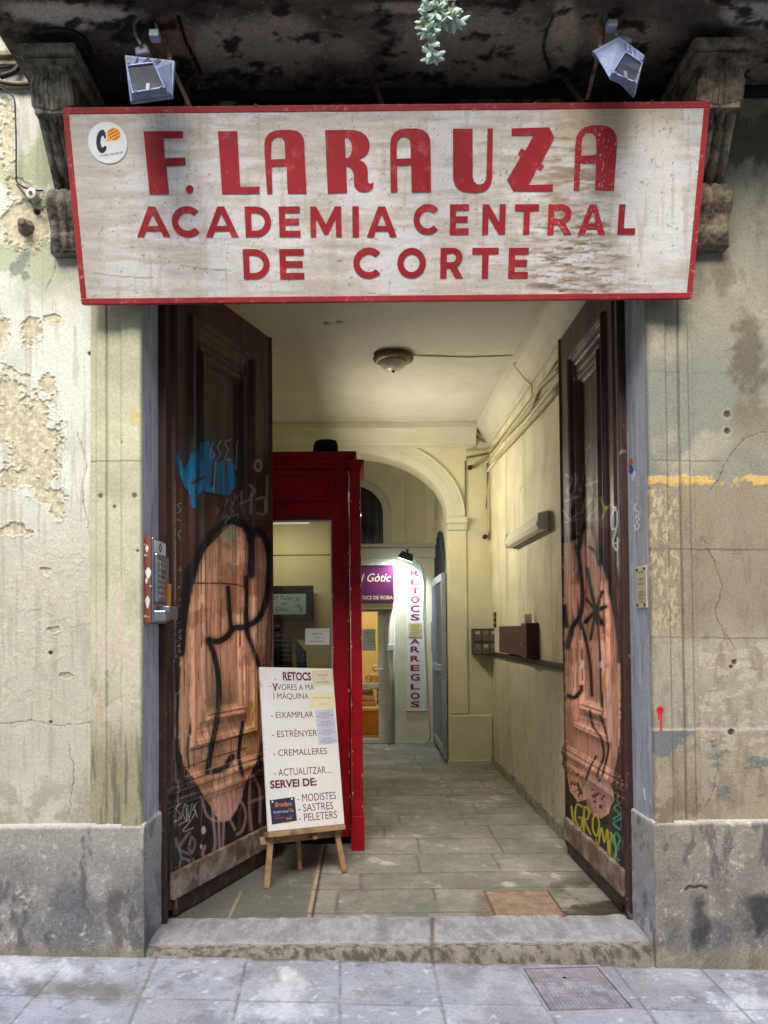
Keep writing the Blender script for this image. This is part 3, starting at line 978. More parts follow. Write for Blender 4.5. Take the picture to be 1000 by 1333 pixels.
# ---- arch wall
acx = at(460, 672, DA).x
zsp = at(470, 672, DA).z
PIX = at(585, 900, DA).x         # inner edge of the right pier
ai = PIX - acx; bi = zsp and at(460, 590, DA).z - zsp
ao = at(605, 668, DA).x - acx; bo = at(460, 566, DA).z - zsp
arcpts = [(acx + ai * math.cos(t), zsp + bi * math.sin(t)) for t in np.linspace(0, math.pi, 41)]
outl = [(LW, FL), (LW, CEIL), (RW, CEIL), (RW, FL), (PIX, FL)] + arcpts + [(2 * acx - PIX, FL)]
outl = outl[::-1]
aw = MB(); aw.plate([outl], (0, YA + .35, 0), (1, 0, 0), (0, 0, 1), .35)
arch = aw.build('arch_wall', M_cream, building)
ring = MB()
T = np.linspace(0, math.pi, 49)
pr = [[(acx + (ai + (ao - ai) * k) * math.cos(t), YA - d, zsp + (bi + (bo - bi) * k) * math.sin(t)) for k, d in ((-.01, -.02), (-.01, .012), (.45, .012), (.5, .010), (.93, .010), (.96, .022), (1.02, .022), (1.02, -.002))] for t in T]
vs = [p for r_ in pr for p in r_]
ring.add(vs, [(i * 8 + j, (i + 1) * 8 + j, (i + 1) * 8 + j + 1, i * 8 + j + 1) for i in range(48) for j in range(7)])
ring.build('archivolt', M_cornice, arch)
im = MB()
im.pbox(582, 673, 609, 681, DA - .06, .40); im.pbox(583, 681, 608, 690, DA - .045, .385)
im.build('impost', M_cornice, arch, bevel=.006)
im = MB(); im.box(2 * acx - PIX - .2, 2 * acx - PIX + .02, YA - .06, YA + .34, zsp - .14, zsp)
im.build('impost', M_cornice, arch, bevel=.006)
pp = MB()
pp.pbox(587, 690, 607, 929, DA - .015, .02)
pp.build('pilaster_panel', M_cream, arch, bevel=.004)
pb = MB(); pb.pbox(585, 931, 641, 992, DA - .03, .03); pb.build('pier_base', M_cream, arch, bevel=.006)
pb = MB(); pb.pbox(584, 990, 642, 999, DA - .05, .05); pb.build('skirting_board', M_cornice, arch, bevel=.004)

# ---- space behind the arch
xg = PIX + .003
CW = MB(); CW.box(xg, xg + .1, YA + .3, YB, FL, CEIL); CW.build('passage_wall', mat('passage_paint', (216, 210, 180), .75, var=.08, scale=4), building)
MB().box(LW, PIX, YA + .35, YB + .2, CEIL, CEIL + .05).build('ceiling', M_cornice, building)
dx0, dx1 = at(420, 900, DB).x, at(503, 900, DB).x
dz1 = at(500, 788, DB).z
bw = MB()
bw.plate([[(dx1, FL), (xg, FL), (xg, CEIL), (LW, CEIL), (LW, FL), (dx0, FL), (dx0, dz1), (dx1, dz1)]], (0, YB + .15, 0), (1, 0, 0), (0, 0, 1), .15)
back = bw.build('back_wall', mat('back_paint', (218, 212, 182), .75, var=.08, scale=4), building)
q = MB(); q.pbox(380, 707, 572, 713, DB - .06, .07); q.pbox(380, 713, 572, 728, DB - .03, .04); q.build('string_course', M_cornice, back, bevel=.008)
q = MB(); q.pbox(528, 622, 553, 704, DB - .012, .02); q.build('wall_panel', M_cream, back, bevel=.005)
q = MB(); q.pbox(515, 966, 567, 972, DB - .02, .03); q.build('skirting_board', M_cornice, back)
# arched window with a scrolled grille
wx1 = at(499, 700, DB).x; wx0 = 2 * acx - .1 - wx1 - .1
wx0 = wx1 - .84
wz0 = at(480, 713, DB).z; wzs = at(480, 668, DB).z; wr = (wx1 - wx0) / 2; wc = (wx0 + wx1) / 2
lp = [(wx0, wz0), (wx1, wz0)] + [(wc + wr * math.cos(t), wzs + wr * .85 * math.sin(t)) for t in np.linspace(0, math.pi, 25)]
win = MB().plate([lp], (0, YB - .002, 0), (1, 0, 0), (0, 0, 1), .004).build('window', mat('dark_window', (16, 16, 15), .3, var=.2), building)
gr = MB()
for i in range(9):
    x = wx0 + (i + .5) / 9 * (wx1 - wx0)
    hh = wzs + .85 * math.sqrt(max(0, wr * wr - (x - wc) ** 2))
    gr.tube([(x, YB - .02, wz0), (x, YB - .02, hh)], .007, 6)
for cx_ in (wc - .22, wc + .22, wc):
    for k in range(2):
        gr.tube([(cx_ + (.02 + .010 * t) * math.cos(t + k * math.pi), YB - .025, wz0 + .22 + (.02 + .010 * t) * math.sin(t + k * math.pi)) for t in np.linspace(0, 10, 40)], .006, 5)
gr.build('grille', mat('black_iron', (14, 14, 14), .5, .3), win)
ring = MB()
pr = [[(wc + (wr + .10 * k) * math.cos(t), YB - d, wzs + (wr * .85 + .10 * k) * math.sin(t)) for k, d in ((0, 0), (0, .03), (.8, .03), (1.0, .05), (1.15, .05), (1.15, 0))] for t in np.linspace(0, math.pi, 33)]
ring.add([p for r_ in pr for p in r_], [(i * 6 + j, (i + 1) * 6 + j, (i + 1) * 6 + j + 1, i * 6 + j + 1) for i in range(32) for j in range(5)])
ring.box(wx1, wx1 + .11, YB - .03, YB, wz0, wzs)
ring.build('window_surround', M_cornice, win)

# ---- iron gate on the passage wall
M_gate = mat('grey_gate_paint', (150, 158, 168), .45, .2, var=.1)
gy0, gy1 = onx(583.5, 900, xg).y, YB - .08
gz1 = onx(575, 752, xg).z; gzt = onx(575, 690, xg).z
gate = MB()
gate.box(xg - .012, xg - .002, gy0, gy1, FL + .05, gz1)
gate = gate.build('gate', mat('gate_dark_back', (34, 38, 44), .5), building)
g = MB()
for y_ in (gy0, gy1 - .07): g.box(xg - .06, xg - .012, y_, y_ + .07, FL + .02, gz1)
for z_ in (FL + .06, FL + .95, gz1 - .07): g.box(xg - .055, xg - .012, gy0 + .07, gy1 - .07, z_, z_ + .09 )
g.build('gate_frame', M_gate, gate, bevel=.005)
for i in range(7):
    y_ = gy0 + .1 + (gy1 - gy0 - .2) * (i + .5) / 7
    MB().tube([(xg - .035, y_, FL + .1), (xg - .035, y_, gz1 - .05)], .012, 8).build('bar', M_gate, gate)
MB().tube([(xg - .06, gy0 + .14, FL + .99), (xg - .11, gy0 + .14, FL + .99), (xg - .11, gy0 + .24, FL + .99)], .012, 8).build('handle', M_gate, gate)
gc = (gy0 + gy1) / 2; ghw = (gy1 - gy0) / 2
tr = MB().plate([[(gy1 - .04, gz1), (gy1 - .04, gz1 + .03)] + [(gc + (ghw - .04) * math.cos(t), gz1 + .03 + (gzt - gz1 - .03) * math.sin(t)) for t in np.linspace(0, math.pi, 21)] + [(gy0 + .04, gz1)]][0:1], (xg - .004, 0, 0), (0, 1, 0), (0, 0, 1), 0).build('fanlight', mat('black_glass', (12, 13, 15), .3), building)
f2 = MB()
for i in range(8):
    y_ = gy0 + .12 + (gy1 - gy0 - .24) * i / 7
    hh = gz1 + .03 + (gzt - gz1 - .03) * math.sqrt(max(0, 1 - ((y_ - gc) / (ghw - .04)) ** 2))
    f2.tube([(xg - .02, y_, gz1), (xg - .02, y_, hh)], .010, 6)
f2.build('grille', mat('dark_bars', (44, 48, 54), .5, .3), tr)

# ---- hallway floor


def floorsheet():
    xs = np.arange(LW, RW + .01, .010); ys = np.arange(REV + .05, YB + .02, .010)
    XX, YY = np.meshgrid(xs, ys)
    P = np.stack([XX, YY, np.full(XX.shape, FL)], -1)
    X, Y = project(P)
    rows = sorted(onz(520, p, FL).y for p in (1188, 1157, 1136, 1112, 1092, 1075, 1060, 1047, 1036, 1026, 1016, 1007, 1000, 994, 988, 982, 977, 972))
    rid = np.zeros(XX.shape, int); jo = np.zeros(XX.shape)
    wob = .012 * (fbm(XX * 3, YY, 1, 3, 2) - .5)
    for r in rows:
        rid += (YY + wob > r); jo = np.maximum(jo, np.exp(-((YY + wob - r) / .008) ** 2))
    rs = np.random.RandomState(5)
    known = {0: [(555, 1195)], 1: [(440, 1170), (567, 1170)], 2: [(395, 1147), (470, 1147)], 3: [(545, 1125), (648, 1125)], 4: [(545, 1100), (650, 1100)], 5: [(500, 1083), (640, 1083)], 6: [(520, 1068), (605, 1068)], 7: [(620, 1053)], 8: [(585, 1040), (475, 1040)]}
    cell = np.zeros(XX.shape)
    for k in range(len(rows) + 1):
        xjs = [onz(a, b, FL).x for a, b in known[k]] if k in known else list(np.cumsum(rs.uniform(.55, 1.1, 5)) - 1.6)
        for q_, xj in enumerate(xjs):
            sel = rid == k
            jo = np.where(sel, np.maximum(jo, .85 * np.exp(-((XX + wob - xj) / .008) ** 2)), jo)
            cell = np.where(sel & (XX > xj), q_ + 1, cell)
    tn = vn(rid * 3.3 + .5, cell * 4.7 + .5, 6)
    n = fbm(XX * 5, YY * 5, .8, 5, 3); n2 = fbm(XX * 20, YY * 14, .8, 4, 8)
    c = flat(XX.shape, (140, 136, 126)) * (.70 + .18 * tn + .42 * n)[..., None]
    c = mixc(c, (112, 118, 100), sm(.5, .64, fbm(XX * 4, YY * 4, .8, 4, 5)) * .45)
    c = mixc(c, (150, 146, 140), sm(.55, .66, n2) * .35)
    sc = sm(.68, .76, fbm(XX * 16 + YY * 5, YY * 10, .8, 5, 10)) * sm(.45, .6, n)
    c = mixc(c, (214, 208, 196), sc * .55)
    jo = jo * (.4 + .6 * sm(.35, .6, n2))
    # the dark slab and the metal track by the left door leaf
    xd = onz(408, 1150, FL).x; yd = onz(400, 1100, FL).y
    dk = ((XX < xd) & (YY < yd)).astype(float)
    c = mixc(c, (98, 98, 90), dk * .85)
    c = mixc(c, (170, 170, 160), dk * np.exp(-((fbm(XX * 6, YY * 6, .5, 3, 12) - .5) / .008) ** 2) * .6)
    tk = np.exp(-((XX - xd - .012) / .012) ** 2) * (YY < yd)
    c = mixc(c, (176, 156, 120), tk * .8)
    tk2 = np.exp(-((XX - xd - .03) / .006) ** 2) * (YY < yd)
    c = mixc(c, (30, 28, 24), tk2)
    tk3 = np.exp(-((XX - onz(300, 1190, FL).x) / .006) ** 2) * (YY < .75)
    c = mixc(c, (186, 168, 120), tk3 * .7)
    c = mixc(c, (58, 50, 40), sm(.35, .6, fbm(XX * 5, YY * 5, .9, 4, 13)) * blob(X, Y, 770, 1180, 60, 30, .5, 4, .03, .4) * .85)
    c = mixc(c, (90, 76, 58), blob(X, Y, 635, 1185, 18, 26, .6, 6, .05, .5) * .5)
    c = mixc(c, (70, 60, 48), jo * .75 * (1 - dk))
    P[..., 2] += .005 * (n - .5) + .002 * (n2 - .5) - .006 * jo * (1 - dk) - .006 * tk2
    o = gridmesh('hallway_floor', P, c, M_floor)
    tag(o, 'worn stone flags of the hallway', kind='structure')


floorsheet()
# ================================================================== DOOR LEAVES
M_door = vmat('door_paint', .5, .14, 40, .16, 70, spec=.35, rvar=.15, stretch=(1, 1, .12))
DEP_H = D0 + REV
BROWN = (74, 44, 34)
KW = 1.22                         # breadth of the black spray lines
DZ0, DZ1 = FL + .045, 3.41


def nest(U, W, u0, u1, v0, v1):
    """signed distance inside a rectangle"""
    return np.minimum(np.minimum(U - u0, u1 - U), np.minimum(W - v0, v1 - W))


def door_relief(U, W, Lu, z):
    a = U / Lu
    h = np.zeros(U.shape)
    d = nest(U, z, .19 * Lu, .79 * Lu, .90, 3.22)
    kk = [-.02, 0, .004, .012, .02, .032, .038, .06, .075, .09, .115, .12, .14, .15]
    vv = [0, 0, .016, .020, .016, .016, .004, -.004, -.004, -.012, -.012, -.006, -.006, -.016]
    h = h + np.interp(d, kk, vv)
    d2 = nest(U, z, .32 * Lu, .67 * Lu, 1.06, 3.02)
    h = h + np.interp(d2, [-.045, -.04, -.03, -.01, 0, .01, .02, .03], [0, .010, .018, .014, .020, .008, 0, -.006])
    rail = np.interp(z, [.60, .602, .62, .63, .645, .66, .69, .70, .715, .73, .745, .75, .76, .762], [0, .008, .008, .018, .018, .013, .013, .022, .022, .013, .018, .008, .008, 0])
    h = np.where((z > .595) & (z < .77), rail, h)
    # bead beside the hinge
    h = h + .014 * np.exp(-((U - .07) / .010) ** 2) - .008 * np.exp(-((U - .095) / .006) ** 2)
    h = h + .012 * np.exp(-((U - Lu + .02) / .012) ** 2)
    # plank joints below the rail
    low = z < .6
    for x in (.42, .84):
        h = h - .006 * np.exp(-((U - x * Lu) / .004) ** 2) * low
    return h * np.where((z > .595) & (z < .77), 1.0, 1.12), d, d2, low


def door_base(U, W, Lu, z, X, Y, seed):
    h, d, d2, low = door_relief(U, W, Lu, z)
    g = fbm(U * 60, z * 1.6, 1.0, 5, seed)
    c = flat(U.shape, BROWN) * (.65 + .75 * g)[..., None]
    c = mixc(c, (40, 28, 25), sm(.45, .65, fbm(U * 14, z * 1.2, 1, 4, seed + 2)) * .5)
    c = mixc(c, (132, 104, 88), sm(.66, .76, fbm(U * 170, z * 2.5, 1, 4, seed + 7)) * sm(2.7, 1.6, z) * .5)
    return h, c, g, d, d2, low


def wear(c, U, z, h, seed, k=1.0):
    w_ = sm(.62, .70, fbm(U * 120, z * 2.2, 1.0, 4, seed)) * sm(2.3, 1.2, z) * k
    c = mixc(c, (158, 126, 104), w_ * .55)
    return c


def door_left(U, W, X, Y):
    Lu = U.max(); z = DZ0 + W
    h, c, g, d, d2, low = door_base(U, W, Lu, z, X, Y, 1)
    # spray-can panels and letters, laid over the wood in the order they were sprayed
    blk = polymask(X, Y, [(216, 1035), (346, 985), (346, 1085), (216, 1160)])
    c = mixc(c, (30, 26, 28), blk * .75)
    blk2 = polymask(X, Y, [(229, 830), (246, 770), (262, 720), (240, 740), (226, 840), (224, 980), (226, 1040), (250, 1060), (238, 980)])
    c = mixc(c, (28, 24, 26), blk2 * .8)
    og = polymask(X + 3 * (fbm(X, Y, .2, 2, 3) - .5), Y, [(300, 683), (318, 688), (326, 705), (335, 700), (346, 702), (350, 720), (349, 780), (346, 840), (341, 868), (341, 960), (334, 990), (320, 1020), (310, 1050), (297, 1068), (285, 1068), (270, 1045), (254, 1015), (241, 1000), (232, 970), (231, 900), (235, 840), (243, 790), (253, 745), (268, 715)])
    orange = flat(X.shape, (250, 184, 138)) * (.88 + .22 * g)[..., None]
    orange = mixc(orange, (178, 118, 78), sm(.5, .64, fbm(X, Y, .03, 4, 6)) * .7)
    orange = mixc(orange, (126, 96, 66), sm(0, .03, d2) * sm(870, 930, Y + 30 * g) * .5)
    orange = mixc(orange, (196, 152, 120), sm(.60, .68, fbm(U * 120, z * 2.4, 1, 4, 5)) * .6)
    orange = mixc(orange, (96, 66, 50), sm(.66, .76, fbm(U * 130, z * 2, 1, 4, 7)) * .6)
    og = np.clip(og * (1.05 - .75 * sm(.70, .78, fbm(U * 150, z * 3, 1, 4, 11))), 0, 1)
    m = og[..., None] * .96
    c = c * (1 - m) + orange * m
    # bare rubbed wood on the free side
    rb = polymask(X, Y, [(326, 700), (352, 690), (352, 1000), (336, 985), (340, 880)])
    c = mixc(c, (168, 130, 104), rb * sm(.45, .62, g) * .6)
    haze_ = np.exp(-((X - 296) / 46) ** 2 - ((Y - 690) / 26) ** 2)
    c = mixc(c, (126, 98, 84), haze_ * .5 * (1 - og))
    K = (20, 17, 19)
    for p, wd in (([(236, 850), (240, 800), (247, 765), (256, 732), (272, 700), (290, 683), (306, 678), (319, 685), (327, 706), (327, 748)], 7.5),
                  ([(325, 702), (333, 690), (343, 697), (350, 722), (349, 765), (340, 800), (322, 815), (305, 818), (296, 828), (284, 835), (272, 833)], 6),
                  ([(271, 834), (278, 850), (284, 880), (285, 910), (282, 940), (276, 970), (270, 1005)], 5.5), ([(297, 765), (299, 795), (301, 818)], 4),
                  ([(321, 752), (321, 815), (328, 840), (337, 866)], 4.5), ([(316, 940), (313, 962), (311, 985), (316, 1010)], 3.5), ([(232, 870), (230, 950), (236, 1010), (256, 1055)], 4),
                  ([(302, 985), (292, 1000), (280, 1004)], 6), ([(248, 945), (244, 975), (246, 1000)], 2)):
        c = mixc(c, K, np.clip(stroke(X, Y, p, wd * KW, .5) * (.75 + .5 * g) + .35 * stroke(X, Y, p, wd * 2.2, .95), 0, 1) * .95)
    c = mixc(c, K, stroke(X, Y, [(252, 759), (300, 760), (322, 765)], 1.6) * .9)
    for yy in (700, ):
        pass
    # planks cracking across the lower orange part
    for p in ([(246, 978), (272, 970), (322, 955)], [(240, 1000), (282, 985), (322, 973)]):
        c = mixc(c, (44, 28, 22), stroke(X, Y, p, 1.6) * .8)
    # blue blotch
    bp = polymask(X + 5 * (fbm(X, Y, .15, 3, 5) - .5), Y, [(230, 586), (240, 612), (250, 592), (262, 576), (272, 574), (280, 592), (284, 604), (298, 594), (305, 606), (306, 632), (299, 645), (280, 642), (262, 638), (256, 650), (255, 661), (251, 660), (248, 648), (238, 628), (231, 606)])
    bp = np.maximum(bp, stroke(X, Y, [(250, 630), (254, 658)], 6))
    bp = bp * (1 - stroke(X, Y, [(250, 629), (266, 621)], 4)) * (1 - stroke(X, Y, [(280, 596), (276, 632)], 5) * .8)
    c = mixc(c, (0, 156, 214), bp * np.clip(.55 + 1.1 * (g - .3) - .7 * sm(.6, .7, fbm(U * 150, z * 3, 1, 4, 12)), 0, 1))
    c = mixc(c, (8, 104, 150), np.exp(-((X - 268) / 36) ** 2 - ((Y - 596) / 30) ** 2) * (.25 + .6 * sm(.4, .62, g)) * .7)
    # scratches and tags
    W_ = (196, 190, 180)
    for p, wd in (([(278, 574), (274, 588), (275, 597), (279, 592), (275, 586)], 1.2), ([(288, 574), (283, 582), (287, 590), (283, 598)], 1.2), ([(301, 572), (293, 576), (297, 586), (293, 597), (303, 599)], 1.2),
                  ([(309, 574), (307, 612)], 1.2), ([(281, 600), (278, 640)], 1.4)):
        c = mixc(c, W_, stroke(X, Y, p, wd) * .75)
    rs = np.random.RandomState(4)
    for i in range(9):                       # scribbles above the big letters
        x0, y0 = 281 + rs.rand() * 26, 642 + rs.rand() * 44
        c = mixc(c, W_, stroke(X, Y, [(x0, y0), (x0 + 5 * rs.randn() * .6, y0 + 6), (x0 + 4, y0 + 3), (x0 + 2 * rs.randn(), y0 + 12)], 1.1) * .6)
    for i in range(7):
        x0, y0 = 290 + rs.rand() * 14, 715 + rs.rand() * 45
        c = mixc(c, (226, 214, 206), stroke(X, Y, [(x0, y0), (x0 + 4, y0 + 2), (x0, y0 + 5), (x0 + 4, y0 + 9)], 1.0) * .55)
    c = mixc(c, (140, 180, 150), blob(X, Y, 296, 694, 8, 10, .7, 3, .2, .4) * .55)
    y0 = 738
    for i in range(19):                      # a line of white writing down the hinge stile
        if rs.rand() < .15: continue
        yy = y0 + i * 5.8 + rs.rand() * 2
        c = mixc(c, W_, stroke(X, Y, [(231 + rs.rand() * 4, yy), (234 + rs.rand() * 3, yy + 1.4 * rs.rand()), (231 + 2 * rs.rand(), yy + 1 + 3 * rs.rand()), (233 + 4 * rs.rand(), yy + 3.5)][:rs.randint(2, 5)], 1.0) * rs.uniform(.4, .8))
    for i, p in enumerate(([(236, 655), (231, 657), (235, 664), (231, 668)], [(231, 676), (235, 678)], [(236, 690), (232, 694), (235, 702)], [(230, 852), (226, 862)], [(228, 905), (240, 895)])):
        c = mixc(c, W_, stroke(X, Y, p, 1.2) * .7)
    c = mixc(c, (186, 180, 178), np.clip(1 - sm(.75, 1.0, np.hypot((X - 336) / 6.5, (Y - 606) / 10)), 0, 1) * (1 - .9 * (1 - sm(.3, .6, np.hypot((X - 336) / 6.5, (Y - 606) / 10)))) * .7)
    for p, wd in (([(314, 640), (316, 668)], 3), ([(312, 656), (326, 650)], 3.2), ([(328, 640), (326, 668)], 4), ([(326, 632), (332, 640), (326, 646)], 4), ([(334, 650), (344, 648), (344, 668), (335, 668)], 3.5), ([(348, 620), (347, 668)], 4.5)):
        c = mixc(c, (176, 172, 170), stroke(X, Y, p, wd, .8) * .6)
    c = mixc(c, (206, 196, 40), np.maximum(stroke(X, Y, [(331, 918), (326, 935), (322, 975)], 3.5, .8), stroke(X, Y, [(321, 958), (332, 955)], 4, .8)) * .75)
    for p, wd in (([(234, 930), (243, 924), (252, 932), (256, 938)], 3), ([(233, 960), (240, 950), (248, 960)], 3), ([(262, 945), (272, 940)], 2.5)):
        c = mixc(c, (204, 190, 182), stroke(X, Y, p, wd, .6) * .7)
    # lower board: pinkish outline, drips, grey initials, thin white name
    PK = (206, 164, 158)
    for p, wd in (([(262, 1038), (270, 1062), (284, 1069), (298, 1066), (308, 1050), (313, 1030)], 4), ([(276, 1030), (278, 1070), (280, 1100), (272, 1118), (264, 1112), (267, 1102)], 5), ([(284, 1030), (285, 1068), (286, 1108)], 4), ([(293, 1026), (291, 1080), (290, 1104)], 4),
                  ([(300, 1024), (298, 1060), (306, 1080)], 4), ([(310, 1014), (314, 1036), (308, 1046), (302, 1050)], 5), ([(306, 1050), (314, 1044), (320, 1060), (316, 1080), (309, 1086)], 4.5), ([(326, 1010), (325, 1050), (327, 1080)], 4.5), ([(330, 1010), (338, 1030), (338, 1070)], 4.5), ([(324, 1045), (342, 1038)], 5)):
        c = mixc(c, PK, stroke(X, Y, p, wd, .6) * .72)
    for a, b, r in ((265, 1081, 4), (262, 1102, 2.5)):
        c = mixc(c, (226, 196, 192), blob(X, Y, a, b, r * .7, r * 1.3, .2, 3) * .9)
    GY = (150, 146, 148)
    for p, wd in (([(229, 1092), (236, 1116)], 4), ([(246, 1084), (234, 1104), (246, 1112)], 4), ([(246, 1100), (250, 1090), (254, 1098), (250, 1110), (245, 1104)], 3.5), ([(246, 1120), (237, 1118), (234, 1130), (242, 1136), (238, 1146)], 4), ([(246, 1120), (246, 1138), (252, 1136), (252, 1118)], 3.5), ([(229, 1140), (228, 1150)], 4)):
        c = mixc(c, GY, stroke(X, Y, p, wd, .7) * .7)
    WH = (214, 208, 206)
    for p in ([(236, 1046), (229, 1052), (235, 1062), (228, 1070), (226, 1062)], [(236, 1066), (241, 1046), (243, 1068), (238, 1060)], [(244, 1048), (246, 1066), (250, 1046)], [(256, 1046), (251, 1054), (255, 1056), (250, 1066)], [(232, 1074), (248, 1068), (238, 1082), (252, 1078)], [(252, 1048), (257, 1064)]):
        c = mixc(c, WH, stroke(X, Y, p, 1.3) * .8)
    # edges of the rail rubbed pale
    for zz in (.602, .63, .66, .70, .73, .758):
        c = mixc(c, (206, 186, 168), np.exp(-((z - zz) / .0035) ** 2) * .55 * sm(.3, .6, fbm(U * 12, z * 40, 1, 3, 4)))
    c = wear(c, U, z, h, 3)
    c = mixc(c, (176, 162, 146), (np.exp(-((U - .07) / .006) ** 2)) * sm(.35, .5, fbm(U * 0, z * 9, 1, 3, 3)) * .6 * sm(2.6, 2.0, z))
    return h, c


def door_right(U, W, X, Y):
    Lu = U.max(); z = DZ0 + W
    a = Lu - U                       # distance from the hinge
    h, c, g, d, d2, low = door_base(a, W, Lu, z, X, Y, 4)
    blk = polymask(X, Y, [(738, 1000), (812, 1040), (812, 1150), (738, 1072)])
    c = mixc(c, (30, 26, 28), blk * .75)
    og = polymask(X + 2 * (fbm(X, Y, .2, 2, 3) - .5), Y, [(733, 704), (750, 698), (756, 686), (766, 683), (778, 692), (785, 725), (796, 760), (804, 800), (808, 850), (808, 950), (804, 985), (796, 1022), (800, 1040), (792, 1060), (782, 1066), (772, 1055), (768, 1040), (752, 1044), (742, 1030), (738, 1005)])
    orange = flat(X.shape, (244, 174, 140)) * (.88 + .22 * g)[..., None]
    orange = mixc(orange, (170, 112, 84), sm(.5, .64, fbm(X * 2, Y, .03, 4, 8)) * .6)
    orange = mixc(orange, (176, 160, 150), sm(.58, .67, fbm(U * 110, z * 2, 1, 4, 5)) * .55)
    orange = mixc(orange, (96, 66, 52), sm(.66, .76, fbm(U * 120, z * 2, 1, 4, 9)) * .6)
    og = np.clip(og * (1.05 - .75 * sm(.70, .78, fbm(U * 150, z * 3, 1, 4, 11))), 0, 1)
    m = og[..., None] * .95
    c = c * (1 - m) + orange * m
    c = mixc(c, (146, 116, 98), np.exp(-((X - 772) / 22) ** 2 - ((Y - 678) / 16) ** 2) * .6 * (1 - og))
    K = (20, 17, 19)
    for p, wd in (([(734, 703), (748, 699)], 6), ([(754, 712), (757, 692), (765, 685), (774, 692), (780, 715), (790, 745), (800, 790), (806, 830), (807, 860)], 5.5), ([(752, 712), (756, 745), (758, 780), (755, 802), (746, 815), (741, 832), (739, 842)], 5),
                  ([(735, 790), (738, 815)], 4), ([(757, 812), (763, 835), (768, 862), (771, 905)], 3), ([(740, 906), (748, 908), (756, 900), (757, 894)], 4),
                  ([(765, 741), (769, 765), (776, 796), (778, 812)], 3), ([(764, 780), (776, 796), (786, 814)], 2.4), ([(784, 770), (776, 796), (769, 832)], 2.6), ([(762, 810), (776, 796), (788, 790)], 4), ([(776, 796), (783, 812)], 3),
                  ([(778, 806), (781, 850), (783, 920)], 1.4), ([(768, 925), (772, 945), (783, 962), (786, 985), (779, 1003), (777, 1014)], 2.2), ([(781, 930), (788, 950), (792, 975), (787, 1000), (784, 1010)], 1.8), ([(776, 985), (768, 1000), (763, 1015)], 2),
                  ([(768, 712), (776, 720), (780, 735)], 3)):
        c = mixc(c, K, np.clip(stroke(X, Y, p, wd * KW, .5) * (.75 + .5 * g) + .35 * stroke(X, Y, p, wd * 2.2, .95), 0, 1) * .95)
    # white, lime and pale-blue tags higher up
    WT = (176, 178, 182)
    for p, wd in (([(737, 618), (745, 624), (739, 640), (748, 648)], 4), ([(750, 620), (744, 660)], 4), ([(736, 652), (754, 646)], 4), ([(748, 616), (756, 640)], 3), ([(733, 664), (742, 676), (752, 668)], 3.5), ([(766, 622), (772, 640)], 3.5), ([(762, 632), (778, 626)], 3.5), ([(757, 640), (762, 600), (766, 580)], 1.6), ([(764, 574), (768, 582), (762, 584)], 1.3), ([(736, 680), (752, 676)], 2)):
        c = mixc(c, WT, stroke(X, Y, p, wd, .8) * .55)
    for p, wd in (([(762, 660), (772, 648), (776, 660), (766, 676), (778, 676)], 4), ([(758, 668), (762, 650)], 3), ([(782, 648), (788, 662), (796, 656)], 3), ([(790, 654), (784, 676)], 2.5)):
        c = mixc(c, (176, 196, 84), stroke(X, Y, p, wd, .8) * .65)
    for p, wd in (([(802, 660), (796, 672), (797, 688), (803, 686), (804, 668), (799, 660)], 2.6), ([(802, 690), (798, 706), (803, 716), (806, 700)], 2.6), ([(804, 700), (805, 730), (808, 760)], 2.4), ([(798, 708), (806, 706)], 2)):
        c = mixc(c, (206, 222, 234), stroke(X, Y, p, wd, .6) * .85)
    for a_, b_, r in ((758, 865, 3.5), (782, 865, 3)):
        c = mixc(c, (220, 216, 214), blob(X, Y, a_, b_, r * .7, r * 1.6, .4, 4, .3) * .8)
    c = mixc(c, (238, 170, 90), blob(X, Y, 789, 886, 3, 8, .4, 2, .1, .5) * .7)
    c = mixc(c, (220, 196, 50), blob(X, Y, 807, 906, 2.5, 6, .4, 3, .1, .5) * .7)
    # lower board: salmon discs, yellow tag, green tag
    c = mixc(c, (196, 150, 136), blob(X, Y, 778, 1036, 15, 27, .06, 3, .05, .1) * .75)
    c = mixc(c, (34, 28, 30), sm(.56, .60, fbm(X, Y, .25, 3, 5)) * (blob(X, Y, 752, 1020, 10, 18, .3) + blob(X, Y, 778, 1034, 9, 20, .3)) * .8)
    Yl = (222, 208, 30)
    for p, wd in (([(744, 1050), (747, 1076)], 3), ([(758, 1050), (751, 1048), (749, 1066), (756, 1078), (758, 1066), (754, 1064)], 3), ([(760, 1084), (761, 1052), (767, 1056), (765, 1066), (761, 1068), (769, 1086)], 3), ([(772, 1066), (776, 1060), (780, 1072), (777, 1088), (772, 1080), (772, 1066)], 3),
                  ([(779, 1100), (783, 1078), (787, 1096), (791, 1080), (792, 1110)], 3), ([(795, 1084), (800, 1092), (802, 1114), (796, 1120), (794, 1100), (797, 1086)], 3), ([(790, 1112), (804, 1126)], 2.6), ([(756, 1080), (770, 1112), (773, 1130)], 2), ([(776, 1092), (781, 1140)], 2), ([(745, 1078), (743, 1098)], 2), ([(750, 1096), (790, 1116)], 1.8)):
        c = mixc(c, Yl, stroke(X, Y, p, wd, .6) * .85)
    Gn = (60, 190, 150)
    for p, wd in (([(806, 1046), (800, 1052), (806, 1060), (799, 1066)], 3), ([(808, 1066), (799, 1072), (807, 1080)], 3), ([(802, 1084), (798, 1094), (803, 1102), (807, 1092), (803, 1084)], 3), ([(806, 1104), (799, 1114), (806, 1120)], 3), ([(806, 1126), (800, 1134), (807, 1146)], 3)):
        c = mixc(c, Gn, stroke(X, Y, p, wd, .6) * .85)
